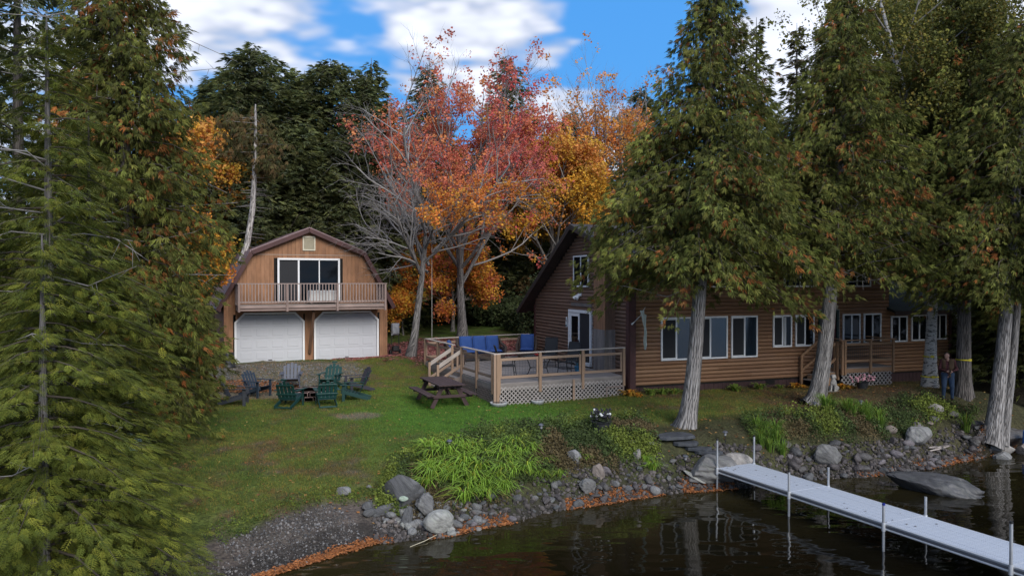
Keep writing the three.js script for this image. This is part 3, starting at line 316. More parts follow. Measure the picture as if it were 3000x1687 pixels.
// ================= garage with a loft and balcony =================
const garage = thing('garage', 'brown gambrel roofed garage with two white doors under a loft balcony', 'garage', [-6.09, 2.0, -38.3], THREE.MathUtils.degToRad(25));
{
  const r = rng(17), W0 = -7.53, BR = [-1.18, 5.09], BL = [-6.36, 5.09], PK = [-3.78, 6.17];
  const top = (x) => (x < BL[0] ? lerp(2.52, BL[1], (x + 7.82) / (BL[0] + 7.82)) : x < PK[0] ? lerp(BL[1], PK[1], (x - BL[0]) / (PK[0] - BL[0])) : x < BR[0] ? lerp(PK[1], BR[1], (x - PK[0]) / (BR[0] - PK[0])) : lerp(BR[1], 2.52, (x - BR[0]) / (0.27 - BR[0]))) - 0.1;
  const openings = [[-7.02, -4.03, -1, 2.2], [-3.48, -0.51, -1, 2.2], [-5.2, -2.32, 2.72, 4.78]];
  const front = part('front_wall', new Geo().box(-7.3, 1.3, -0.08, 0.4, 2.7, 0.08).box(-3.755, 1.3, -0.08, 0.5, 2.7, 0.08).box(-0.25, 1.3, -0.08, 0.46, 2.7, 0.08), M.gap, garage);
  for (let k = 0; k < 38; k++) { const x0 = W0 + k * 0.1983, x1 = Math.min(x0 + 0.1935, 0), mid = (x0 + x1) / 2; let spans = [[0, 2.36], [2.364, null]]; for (const [a, b, y0, y1] of openings) if (x1 > a + 0.04 && x0 < b - 0.04) { const out = []; for (const [s, e] of spans) { const lo = Math.max(s, y0), hi = Math.min(e ?? 9, y1); if (lo >= hi) { out.push([s, e]); continue; } if (lo > s + 0.03) out.push([s, lo]); if (e === null || hi < e - 0.03) out.push([hi, e]); } spans = out; }
    for (const [s, e] of spans) { const ta = e ?? top(x0), tb = e ?? top(x1), pk = e === null && x0 < PK[0] && x1 > PK[0] ? [[PK[0], PK[1] - 0.1]] : []; if (Math.min(ta, tb) <= s) continue; const g = new THREE.ExtrudeGeometry(new THREE.Shape([[x0, s], [x1, s], [x1, tb], ...pk, [x0, ta]].map((q) => new THREE.Vector2(...q))), { depth: 0.016, bevelEnabled: false }); g.translate(0, 0, -0.035); const uv = g.attributes.uv; for (let q = 0; q < uv.count; q++) { const X = uv.getX(q), Yy = uv.getY(q); uv.setXY(q, Yy + k * 0.37, X * 1.0 + k * 0.21); } part('plank', g, M.t111[(r() * 5) | 0], front); } }
  part('backing', new Geo().prism([[-7.5, 2.3], [-5.24, 2.3], [-5.24, 4.9], [-6.3, 4.9]], -0.09, -0.04).prism([[-2.28, 2.3], [-0.05, 2.3], [-1.25, 4.9], [-2.28, 4.9]], -0.09, -0.04).prism([[-6.3, 4.82], [-1.25, 4.82], [-1.3, 4.95], [-3.78, 6.0], [-6.25, 4.95]], -0.09, -0.04).box(-3.75, 2.5, -0.07, 2.9, 0.4, 0.03), M.gap, front);
  part('joint_flashing', new Geo().box(-3.7, 4.935, -0.012, 4.9, 0.025, 0.012), mat([0.42, 0.33, 0.27]), front);
  // side and back walls
  part('side_wall', new Geo().box(-0.06, 1.25, -4.5, 0.1, 2.6, 9), M.t111[1], garage); part('side_wall', new Geo().box(-7.48, 1.25, -4.5, 0.1, 2.6, 9), M.t111[4], garage);
  part('back_wall', new Geo().prism([[-7.5, 0], [0, 0], [-0.05, 2.6], [-1.2, 5.0], [-3.78, 6.05], [-6.3, 5.0], [-7.5, 2.6]], -9, -8.9), M.t111[2], garage);
  // gambrel roof of reddish sheet metal with dark red rake boards
  const roof = part('roof', new Geo().beam(V(BR[0], BR[1] + 0.03, -4.4), V(PK[0], PK[1] + 0.03, -4.4), 9.3, 0.05).beam(V(BL[0], BL[1] + 0.03, -4.4), V(PK[0], PK[1] + 0.03, -4.4), 9.3, 0.05).beam(V(0.29, 2.47, -4.4), V(BR[0] + 0.02, BR[1] + 0.03, -4.4), 9.3, 0.05).beam(V(-7.84, 2.47, -4.4), V(BL[0] - 0.02, BL[1] + 0.03, -4.4), 9.3, 0.05), M.roofRed, garage);
  for (const [a, b] of [[PK, BR], [BL, PK], [BR, [0.27, 2.5]], [[-7.82, 2.5], BL]]) part('rake_board', new Geo().beam(V(a[0], a[1] - 0.09, 0.26), V(b[0], b[1] - 0.09, 0.26), 0.03, 0.19, V(0, 1, 0)).beam(V(a[0], a[1] - 0.05, 0.12), V(b[0], b[1] - 0.05, 0.12), 0.27, 0.02), M.maroon, roof);
  part('eave_board', new Geo().box(0.2, 2.42, -4.4, 0.16, 0.14, 9.2).box(-7.74, 2.42, -4.4, 0.16, 0.14, 9.2), M.maroon, roof);
  // louvred gable vent
  const v = part('gable_vent', new Geo().box(-4.03, 5.475, 0.01, 0.05, 0.67, 0.05).box(-3.50, 5.475, 0.01, 0.05, 0.67, 0.05).box(-3.765, 5.785, 0.01, 0.48, 0.05, 0.05).box(-3.765, 5.165, 0.01, 0.48, 0.05, 0.05), M.cream, garage);
  part('vent_back', new Geo().box(-3.765, 5.475, -0.012, 0.46, 0.6, 0.01), M.cream, v);
  for (let k = 0; k < 13; k++) part('louvre', new Geo().obox(V(-3.765, 5.21 + k * 0.044, 0.012), V(1, 0, 0), V(0, 0.8, -0.6), V(0, 0.6, 0.8), 0.47, 0.008, 0.045), M.cream, v);
  // sectional doors: four rows of four raised panels, cut corners, white trim
  for (const [dx, ang] of [[-7.02, 1], [-3.48, 2]]) {
    const w = 2.98, d = part('garage_door', new Geo().box(dx + w / 2, 1.06, -0.1, w, 2.2, 0.03), M.doorWhite, garage);
    for (let row = 0; row < 4; row++) for (let c = 0; c < 4; c++) { const x = dx + 0.14 + c * 0.69, y = 0.06 + row * 0.53; part('door_panel', new Geo().box(x + 0.32, y + 0.25, -0.077, 0.5, 0.32, 0.02, 0.009), M.doorWhite, d); }
    for (let row = 0; row < 4; row++) part('door_section', new Geo().box(dx + w / 2, 0.305 + row * 0.53, -0.083, w - 0.12, 0.522, 0.006, 0.002), M.doorWhite, d);
    for (let row = 1; row < 4; row++) part('section_joint', new Geo().box(dx + w / 2, 0.04 + row * 0.53, -0.081, w - 0.1, 0.014, 0.004), M.galv, d);
    part('door_handle', new Geo().box(dx + 1.5, 0.1, -0.06, 0.18, 0.03, 0.03, 0.006), M.black, d);
    for (const s of [0, 1]) { const x = (q) => s ? dx + w - q : dx + q; part('corner_board', new Geo().prism(s ? [[x(0), 1.86], [x(0), 2.3], [x(0.42), 2.3]] : [[x(0), 1.86], [x(0.42), 2.3], [x(0), 2.3]], -0.055, -0.01), M.t111[3], d);
      part('door_trim', new Geo().beam(V(x(-0.0), 1.86, 0.0), V(x(0.36), 2.22, 0.0), 0.05, 0.09).box(x(-0.02), 0.93, 0.0, 0.09, 1.9, 0.05, 0.006), M.white, d); }
    part('door_trim', new Geo().box(dx + w / 2, 2.235, 0.0, w - 0.68, 0.09, 0.05, 0.006), M.white, d);
  }
  // glazed loft doors with a room behind
  const gd = part('loft_door', new Geo().box(-3.76, 4.735, -0.01, 2.88, 0.09, 0.1, 0.008).box(-5.155, 3.74, -0.01, 0.09, 2.0, 0.1, 0.008).box(-2.365, 3.74, -0.01, 0.09, 2.0, 0.1, 0.008).box(-3.76, 2.76, -0.01, 2.88, 0.08, 0.1, 0.008).box(-4.24, 3.74, -0.02, 0.08, 1.9, 0.07, 0.006).box(-3.29, 3.74, -0.02, 0.05, 1.9, 0.06, 0.006), M.white, garage);
  for (const [a, b] of [[-5.11, -4.28], [-4.2, -3.315], [-3.265, -2.41]]) part('pane', new Geo().box((a + b) / 2, 3.745, -0.03, b - a, 1.88, 0.008), a < -5 ? M.screen : M.glass, gd);
  part('door_handle', new Geo().box(-5.06, 3.66, 0.03, 0.03, 0.22, 0.04).box(-2.46, 3.66, 0.03, 0.03, 0.22, 0.04), M.black, gd);
  part('loft_room', new Geo().box(-3.76, 3.74, -0.16, 2.9, 2.1, 0.05), M.gap, garage);
  // knee brace
  part('knee_brace', new Geo().beam(V(-3.74, 2.34, 1.0), V(-3.76, 0.35, 0.06), 0.12, 0.09, V(0, 0, 1)), mat([0.16, 0.085, 0.05], { map: T.weather }), garage);
  // balcony
  const bal = part('balcony', new Geo().box(-3.755, 2.47, 1.27, 6.6, 0.13, 0.05).box(-3.755, 2.545, 1.31, 6.62, 0.04, 0.1), M.balcony, garage);
  for (let k = 0; k < 9; k++) part('deck_board', new Geo().box(-3.755, 2.645, 0.08 + k * 0.142, 6.6, 0.03, 0.136), M.deck[k % 3], bal);
  part('rim_board', new Geo().box(-3.755, 2.58, 1.265, 6.62, 0.13, 0.045), M.balusters, bal); part('joist', new Geo().box(-7.03, 2.5, 0.62, 0.05, 0.2, 1.25).box(-0.48, 2.5, 0.62, 0.05, 0.2, 1.25).box(-4.95, 2.5, 0.62, 0.05, 0.2, 1.25).box(-2.65, 2.5, 0.62, 0.05, 0.2, 1.25), M.balcony, bal);
  for (const x of [-7.02, -4.97, -2.73, -0.48]) part('post', new Geo().box(x, 2.98, 1.33, 0.095, 1.25, 0.095, 0.006), M.balcony, bal); for (const x of [-7.02, -0.48]) part('post', new Geo().box(x, 3.1, 0.05, 0.095, 1.0, 0.095, 0.006), M.balcony, bal);
  part('top_rail', new Geo().box(-3.75, 3.6, 1.33, 6.7, 0.045, 0.13, 0.006), M.balusters, bal); part('bottom_rail', new Geo().box(-3.75, 2.79, 1.33, 6.55, 0.075, 0.04), M.balusters, bal);
  for (const x of [-7.02, -0.48]) part('top_rail', new Geo().box(x, 3.6, 0.65, 0.13, 0.045, 1.26, 0.006), M.balusters, bal);
  for (let k = 0; k < 46; k++) part('baluster', new Geo().box(-6.9 + k * 0.1395, 3.17, 1.385, 0.036, 0.86, 0.036), M.balusters, bal);
  for (const x of [-7.02, -0.48]) for (let k = 0; k < 8; k++) part('baluster', new Geo().box(x, 3.17, 0.2 + k * 0.14, 0.036, 0.86, 0.036), M.balusters, bal);
}
{ // covered white table inside the loft doors, seen against the dark glass
  const q = garage.localToWorld(V(-3.25, 2.66, 0.62)); const t = thing('covered_table', 'low table under a white sheet on the loft balcony behind the balusters', 'table', q.toArray(), garage.rotation.y);
  const P = []; for (let k = 0; k <= 12; k++) { const s = k / 12; P.push([-0.62 + 1.24 * s, 0.62 + 0.015 * Math.sin(k * 2.1)]); } part('sheet', new Geo().prism([[-0.7, 0.12], [-0.5, 0.16], [-0.3, 0.1], [0, 0.17], [0.3, 0.12], [0.5, 0.2], [0.7, 0.12], ...P.reverse()], -0.3, 0.3), mat([0.72, 0.73, 0.72], { map: T.cloth }), t); for (const x of [-0.55, 0.55]) for (const z of [-0.22, 0.22]) part('leg', new Geo().box(x, 0.1, z, 0.04, 0.22, 0.04), M.balcony, t);
}

// ================= timber deck beside the gable end =================
const dF = V(4.02, 2.35, -28.1), dC = V(-0.57, 2.28, -26.38), dB = V(-3.86, 2.13, -35.2), dR = V(0.76, 2.23, -36.95);
const D = (u, v, h = 0) => dF.clone().multiplyScalar((1 - u) * (1 - v)).addScaledVector(dC, u * (1 - v)).addScaledVector(dB, u * v).addScaledVector(dR, (1 - u) * v).add(V(0, h, 0));
const dU = dC.clone().sub(dF).setY(0).normalize(), dV = dB.clone().sub(dC).setY(0).normalize();
const gnd = (p, h = 0) => V(p.x, ground(p.x, p.z) + h, p.z);
const deckTurn = Math.atan2(dU.z, -dU.x); // turn that lays +x along the front edge, towards the house
{
  const deck = thing('deck', 'raised timber deck with wire-mesh railings and white lattice skirting beside the house', 'deck');
  const r = rng(31), NB = 66;
  for (let k = 0; k < NB; k++) part('deck_board', new Geo().beam(D(0, (k + 0.5) / NB, -0.02), D(1, (k + 0.5) / NB, -0.02), 9.4 / NB - 0.006, 0.035), M.deck[(r() * 3) | 0], deck);
  part('rim_board', new Geo().beam(D(0, -0.001, -0.13), D(1, -0.001, -0.13), 0.04, 0.19), M.deck[1], deck); part('rim_board', new Geo().beam(D(1.006, 0, -0.13), D(1.006, 1, -0.13), 0.04, 0.19), M.deck[0], deck); part('rim_board', new Geo().beam(D(0, 1.001, -0.13), D(1, 1.001, -0.13), 0.04, 0.19), M.deck[1], deck);
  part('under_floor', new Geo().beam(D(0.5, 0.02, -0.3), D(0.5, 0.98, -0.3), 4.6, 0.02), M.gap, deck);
  const post = (p, y0, y1, m = M.post, w = 0.092) => part('post', new Geo().obox(V(p.x, (y0 + y1) / 2, p.z), dU, Y, dU.clone().cross(Y), w, y1 - y0, w, 0.006), m, deck);
  // front railing (towards the lake), left railing with a gap for the stairs, back railing
  const runs = [{ a: [0.008, 0], b: [1, 0], at: [0, 1 / 3, 2 / 3, 0.975], mesh: 1 }, { a: [1, 0], b: [1, 0.4], at: [0.03, 0.5, 1], mesh: 1 }, { a: [1, 0.535], b: [1, 1], at: [0, 0.5, 1], mesh: 0 }, { a: [1, 1], b: [0.0, 1], at: [0.33, 0.66, 1], mesh: 0 }];
  runs.forEach(({ a, b, at, mesh }, ri) => {
    const Q = (t, h = 0) => D(lerp(a[0], b[0], t), lerp(a[1], b[1], t), h);
    for (const t of at) { const p = Q(t), q = ri === 0 ? dV.clone().multiplyScalar(-0.05) : ri < 3 ? dU.clone().multiplyScalar(0.05) : dV.clone().multiplyScalar(0.05); p.add(q); post(p, p.y - (ri < 3 ? 0.36 : 0.2), p.y + 0.985); }
    part('top_rail', new Geo().beam(Q(-0.012, 1.0), Q(1.012, 1.0), 0.14, 0.036, Y, 0.005), M.railTop, deck);
    part('rail', new Geo().beam(Q(0, 0.80), Q(1, 0.80), 0.038, 0.089, Y, 0.004), M.rail, deck); part('rail', new Geo().beam(Q(0, 0.20), Q(1, 0.20), 0.038, 0.089, Y, 0.004), M.rail, deck);
    const st = new Geo(); at.forEach((t, k) => { for (const s of [-1, 1]) { const tt = t + s * 0.085 / (ri === 0 ? 4.9 : ri === 3 ? 4.9 : 4.0); if (tt > 0.005 && tt < 0.995) st.beam(Q(tt, 0.24), Q(tt, 0.76), 0.038, 0.06, dU); } }); part('stile', st, M.rail, deck);
    if (mesh) { const w = new Geo(), len = Q(0).distanceTo(Q(1)); for (let k = 1; k < len / 0.102; k++) w.tube([Q(k * 0.102 / len, 0.24), Q(k * 0.102 / len, 0.76)], 0.0035, 3, false); for (let k = 0; k < 6; k++) w.tube([Q(0, 0.25 + k * 0.1), Q(1, 0.25 + k * 0.1)], 0.0035, 3, false); part('wire_mesh', w, M.wire, deck, true); }
  });
  // corner post doubled, standing on the ground
  for (const q of [0.0, 0.11]) { const p = D(1, 0).addScaledVector(dU, -q + 0.03).addScaledVector(dV, -0.05); post(p, ground(p.x, p.z) - 0.05, p.y + 0.985, q ? M.post : M.rail, 0.095); }
  // lattice skirting: two layers of diagonal slats per run
  const lattice = (a, b, m, off, every = 0.105) => {
    const P0 = D(...a).addScaledVector(off, 1), P1 = D(...b).addScaledVector(off, 1), len = P0.distanceTo(P1), g = new Geo(), g2 = new Geo();
    const top = (s) => lerp(P0.y, P1.y, s / len) - 0.13, bot = (s) => { const p = P0.clone().lerp(P1, clamp(s / len)); return ground(p.x, p.z) - 0.01; }, at = (s, y, o) => { const p = P0.clone().lerp(P1, s / len); p.y = y; return p.addScaledVector(off.clone().normalize(), o); };
    for (const [k, G, o] of [[1, g, 0.0], [-1, g2, 0.012]]) for (let s0 = -1.6; s0 < len + 1.6; s0 += every * 1.414) { // y = top - (s - s0) * k
      let lo = null, hi = null; for (let q = 0; q <= 60; q++) { const s = s0 + k * q / 60 * 1.5; if (s < 0 || s > len) continue; const y = top(clamp(s, 0, len)) - Math.abs(s - s0); if (y > bot(s)) { lo ??= s; hi = s; } else break; }
      if (lo !== null && Math.abs(hi - lo) > 0.06) G.beam(at(lo, top(clamp(lo, 0, len)) - Math.abs(lo - s0), o), at(hi, top(clamp(hi, 0, len)) - Math.abs(hi - s0), o), 0.036, 0.008, off.clone().normalize()); }
    part('lattice', g.add(g2.build()), m, deck, true);
    return { at, top, bot, len };
  };
  const out = dV.clone().multiplyScalar(-0.04), f1 = lattice([0.995, 0], [0.42, 0], M.lattice, out), f2 = lattice([0.41, 0], [0.0, 0], M.lattice, out), l1 = lattice([1, 0.01], [1, 0.2], M.latticeOld, dU.clone().multiplyScalar(0.04)), l2 = lattice([1, 0.21], [1, 0.53], M.latticeOld, dU.clone().multiplyScalar(0.04)), l3 = lattice([1, 0.55], [1, 1], M.latticeOld, dU.clone().multiplyScalar(0.04));
  part('batten', new Geo().beam(f2.at(0, f2.bot(0), 0.02), f2.at(0, f2.top(0) + 0.12, 0.02), 0.08, 0.02, out), M.rail, deck); part('batten', new Geo().beam(l2.at(0, l2.bot(0), 0.02), l2.at(0, l2.top(0), 0.02), 0.08, 0.02, dU), M.latticeOld, deck);
  part('hatch_frame', new Geo().beam(f2.at(1.28, f2.bot(1.28), 0.03), f2.at(1.28, f2.top(1.28) - 0.24, 0.03), 0.05, 0.02, out).beam(f2.at(1.95, f2.bot(1.95), 0.03), f2.at(1.95, f2.top(1.95) - 0.24, 0.03), 0.05, 0.02, out).beam(f2.at(1.26, f2.top(1.28) - 0.24, 0.035), f2.at(1.97, f2.top(1.95) - 0.24, 0.035), 0.02, 0.05, Y), M.latticeOld, deck);
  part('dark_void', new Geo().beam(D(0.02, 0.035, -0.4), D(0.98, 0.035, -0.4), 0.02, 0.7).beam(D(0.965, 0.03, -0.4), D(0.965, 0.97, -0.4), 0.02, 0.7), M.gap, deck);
  // stairs down to the lawn on the left
  const S = (v, s, h) => { const p = D(1, v, 0).addScaledVector(dU, s); p.y += h; return p; };
  for (let k = 0; k < 3; k++) { const s = 0.16 + k * 0.29, h = -0.2 - k * 0.19; part('stair_tread', new Geo().beam(S(0.408, s, h), S(0.527, s, h), 0.28, 0.04, Y, 0.005), M.deck[k], deck); part('stair_riser', new Geo().beam(S(0.408, s - 0.13, h + 0.1), S(0.527, s - 0.13, h + 0.1), 0.02, 0.17), M.newWood, deck); }
  for (const v of [0.4, 0.535]) { part('stringer', new Geo().beam(S(v, 0.0, -0.2), S(v, 0.98, -0.68), 0.04, 0.24), M.latticeOld, deck); const n = S(v, 0.98, 0), gy = ground(n.x, n.z); post(n, gy - 0.05, n.y + 0.36, M.rail, 0.09); part('post_cap', new Geo().obox(V(n.x, n.y + 0.39, n.z), dU, Y, dU.clone().cross(Y), 0.115, 0.06, 0.115, 0.015), M.ironBlack, deck); part('stair_rail', new Geo().beam(S(v, 0.05, 0.84), S(v, 0.98, 0.26), 0.04, 0.14, Y, 0.005), M.railTop, deck); part('stair_rail', new Geo().beam(S(v, 0.05, 0.30), S(v, 0.98, -0.28), 0.04, 0.1, Y, 0.005), M.rail, deck); }
  const p2 = S(0.52, -0.12, 0); post(p2, p2.y, p2.y + 0.62, M.rail, 0.08); part('post_cap', new Geo().obox(V(p2.x, p2.y + 0.66, p2.z), dU, Y, dU.clone().cross(Y), 0.1, 0.1, 0.1, 0.015), M.ironBlack, deck);
}
// white tub under the corner post, grey tray under the lattice
for (const [u, o, label, w] of [[0.985, 0.18, 'white shallow pan on the grass under the deck corner post', 0.3], [0.70, 0.2, 'white shallow pan on the grass against the deck lattice', 0.22]]) { const p = gnd(D(u, 0).addScaledVector(dV, -o)); const t = thing('shallow_pan', label, 'pan', p.toArray()); part('pan', new THREE.LatheGeometry([[0.001, 0.02], [w * 0.8, 0.02], [w * 0.9, 0.13], [w, 0.15], [w * 0.98, 0.12], [w * 0.86, 0], [0.001, 0]].map((q) => new THREE.Vector2(...q)), 20), mat([0.55, 0.56, 0.56], { map: T.mottle, side: THREE.DoubleSide }), t); part('strap', new Geo().beam(V(-w * 0.7, 0.16, 0.05), V(w * 0.75, 0.15, -0.04), 0.03, 0.015), M.black, t); }

// ---------- furniture on the deck ----------
function deckThing(name, label, cat, u, v, turn = 0, group) { return thing(name, label, cat, D(u, v).toArray(), deckTurn + turn, group); }
const cushionGeo = (w, h, d, b = 0.05) => { const g = new Geo(), N = 8, f = (s) => Math.pow(Math.max(0, 1 - Math.pow(Math.abs(s), 3.2)), 0.6); const P = (a, b2, sg) => V(a * w / 2, b2 * h / 2, sg * (0.012 + d / 2 * Math.min(f(a), f(b2)) * (0.9 + 0.1 * Math.sin(a * 5 + b2 * 3)))); for (const sg of [1, -1]) for (let i = 0; i < N; i++) for (let j = 0; j < N; j++) { const q = [[i, j], [i + 1, j], [i + 1, j + 1], [i, j + 1]].map(([x, y]) => P(x / N * 2 - 1, y / N * 2 - 1, sg)); if (sg > 0) g.quad(q[0], q[1], q[2], q[3]); else g.quad(q[1], q[0], q[3], q[2]); } const ge = g.build(); return ge; };
function wickerSeat(name, label, seats, u, v, turn) {
  const w = seats * 0.62 + 0.3, t = deckThing(name, label, seats > 1 ? 'sofa' : 'armchair', u, v, turn);
  part('frame', new Geo().box(0, 0.22, 0, w - 0.1, 0.2, 0.72, 0.03).obox(V(0, 0.6, -0.34), V(1, 0, 0), V(0, 0.96, -0.26), V(0, 0.26, 0.96), w - 0.06, 0.72, 0.09, 0.03), M.wicker, t);
  for (const s of [-1, 1]) { part('arm', new Geo().tube([V(s * (w / 2 - 0.05), 0.32, 0.38), V(s * (w / 2 - 0.02), 0.58, 0.36), V(s * (w / 2 - 0.02), 0.64, 0.1), V(s * (w / 2 - 0.04), 0.72, -0.2), V(s * (w / 2 - 0.08), 0.95, -0.40)], [0.05, 0.06, 0.065, 0.06, 0.05], 8).box(s * (w / 2 - 0.06), 0.4, 0.02, 0.07, 0.36, 0.66, 0.02), M.wicker, t); for (const z of [-0.3, 0.3]) part('leg', new Geo().tube([V(s * (w / 2 - 0.1), 0.16, z), V(s * (w / 2 - 0.1), 0, z)], 0.03, 8), M.wicker, t); }
  for (let k = 0; k < seats; k++) { const x = (k - (seats - 1) / 2) * 0.62; const b = part('back_cushion', cushionGeo(0.6, 0.72, 0.2), M.blueCushion, t); b.position.set(x, 0.72, -0.24); b.rotation.x = -0.26; const c = part('seat_cushion', cushionGeo(0.61, 0.6, 0.17), M.blueCushion, t); c.position.set(x, 0.40, 0.06); c.rotation.x = -Math.PI / 2; }
  return t;
}
wickerSeat('wicker_sofa', 'dark wicker sofa with three blue cushions at the back of the deck', 3, 0.55, 0.88, 0);
wickerSeat('wicker_armchair', 'blue cushioned wicker armchair beside the gable wall, right of the sofa', 1, 0.125, 0.85, -0.45);
wickerSeat('wicker_armchair', 'blue cushioned wicker armchair by the deck stairs, left of the sofa', 1, 0.885, 0.70, 1.15);
function patioChair(label, u, v, turn) {
  const t = deckThing('patio_chair', label, 'chair', u, v, turn, undefined);
  part('sling', new Geo().obox(V(0, 0.43, 0.03), V(1, 0, 0), V(0, 1, -0.08), V(0, 0.08, 1), 0.48, 0.025, 0.5).obox(V(0, 0.78, -0.3), V(1, 0, 0), V(0, 0.95, -0.3), V(0, 0.3, 0.95), 0.46, 0.72, 0.025), M.sling, t);
  part('frame', new Geo().tube([V(-0.25, 1.14, -0.42), V(-0.25, 0.43, -0.2), V(-0.25, 0.42, 0.3)], 0.018, 6).tube([V(0.25, 1.14, -0.42), V(0.25, 0.43, -0.2), V(0.25, 0.42, 0.3)], 0.018, 6).tube([V(-0.25, 1.14, -0.42), V(0.25, 1.14, -0.42)], 0.018, 6), M.ironBlack, t);
  for (const s of [-1, 1]) { part('arm', new Geo().tube([V(s * 0.28, 0.68, -0.28), V(s * 0.3, 0.67, 0.1), V(s * 0.29, 0.62, 0.3)], 0.022, 6), M.ironBlack, t); part('leg', new Geo().tube([V(s * 0.29, 0.66, 0.26), V(s * 0.28, 0.3, 0.3), V(s * 0.3, 0, 0.34)], 0.016, 6), M.ironBlack, t); part('leg', new Geo().tube([V(s * 0.26, 0.5, -0.22), V(s * 0.27, 0.2, -0.26), V(s * 0.29, 0, -0.34)], 0.016, 6), M.ironBlack, t); }
  part('stretcher', new Geo().tube([V(-0.28, 0.2, 0.3), V(0.28, 0.2, 0.3)], 0.012, 5).tube([V(-0.27, 0.18, -0.26), V(0.27, 0.18, -0.26)], 0.012, 5), M.ironBlack, t);
  return t;
}
patioChair('black sling patio chair between the glass table and the deck corner', 0.80, 0.17, 1.35);
patioChair('black sling patio chair in front of the patio door, right of the glass table', 0.30, 0.16, -1.0);
patioChair('black sling patio chair against the gable wall behind the glass table', 0.23, 0.44, -0.6);
{
  const t = deckThing('patio_table', 'round glass topped patio table with black curved legs on the deck', 'table', 0.56, 0.15);
  part('table_top', new THREE.CylinderGeometry(0.56, 0.56, 0.012, 32).translate(0, 0.71, 0), M.tableGlass, t); part('rim', new THREE.TorusGeometry(0.56, 0.018, 8, 36).rotateX(Math.PI / 2).translate(0, 0.71, 0), M.ironBlack, t);
  for (let k = 0; k < 4; k++) { const a = k * Math.PI / 2 + 0.5, c = Math.cos(a), s = Math.sin(a); part('leg', new Geo().tube([V(c * 0.46, 0.7, s * 0.46), V(c * 0.36, 0.5, s * 0.36), V(c * 0.30, 0.3, s * 0.30), V(c * 0.36, 0.12, s * 0.36), V(c * 0.46, 0, s * 0.46)], 0.016, 6), M.ironBlack, t); } part('ring', new THREE.TorusGeometry(0.3, 0.011, 6, 24).rotateX(Math.PI / 2).translate(0, 0.3, 0), M.ironBlack, t);
  const c = thing('bowl', 'small red bowl standing on the glass patio table', 'bowl', D(0.55, 0.17, 0.716).toArray()); part('bowl', new THREE.LatheGeometry([[0.001, 0], [0.08, 0], [0.13, 0.07], [0.12, 0.07], [0.07, 0.015], [0.001, 0.015]].map((q) => new THREE.Vector2(...q)), 18), M.red, c);
}
{
  const t = deckThing('door_mat', 'dark patterned door mat on the deck in front of the patio door', 'mat', 0.16, 0.36, 0.0); part('mat', new Geo().box(0, 0.008, 0, 0.55, 0.014, 0.9), mat([0.10, 0.085, 0.08], { map: T.gravel }), t);
  const p = deckThing('flower_pot', 'glossy teal pot of white flowers beside the patio door', 'flower pot', 0.14, 0.235); part('pot', new THREE.LatheGeometry([[0.001, 0], [0.13, 0], [0.17, 0.2], [0.19, 0.36], [0.16, 0.4], [0.14, 0.4], [0.12, 0.34], [0.001, 0.33]].map((q) => new THREE.Vector2(...q)), 18), M.teal, p);
  const g = new Geo(), fl = new Geo(), r = rng(8); for (let k = 0; k < 40; k++) { const a = r() * 6.28, q = r() * 0.2, h = 0.45 + r() * 0.35; const e = V(Math.cos(a) * q, h, Math.sin(a) * q); g.tube([V(Math.cos(a) * 0.05, 0.35, Math.sin(a) * 0.05), e], 0.006, 3, false); for (let j = 0; j < 3; j++) { const d = V(r() - 0.5, r() - 0.5, r() - 0.5).multiplyScalar(0.16); g.tri(e, e.clone().add(d), e.clone().add(V(d.z, d.x, d.y))); } if (k % 4 === 0) fl.add(new THREE.IcosahedronGeometry(0.035, 0), new THREE.Matrix4().makeTranslation(e.x, e.y + 0.03, e.z)); }
  part('leaves', g, leafMat({ color: L(0.05, 0.09, 0.03) }), p); part('flowers', fl, M.white, p);
  const b = deckThing('blue_pot', 'small bright blue pot beside the teal flower pot', 'flower pot', 0.185, 0.215); part('pot', new THREE.LatheGeometry([[0.001, 0], [0.08, 0], [0.11, 0.2], [0.09, 0.2], [0.001, 0.17]].map((q) => new THREE.Vector2(...q)), 14), mat([0.02, 0.22, 0.42], { roughness: 0.3 }), b); part('soil', new THREE.CylinderGeometry(0.085, 0.085, 0.01, 14).translate(0, 0.175, 0), M.gap, b);
}

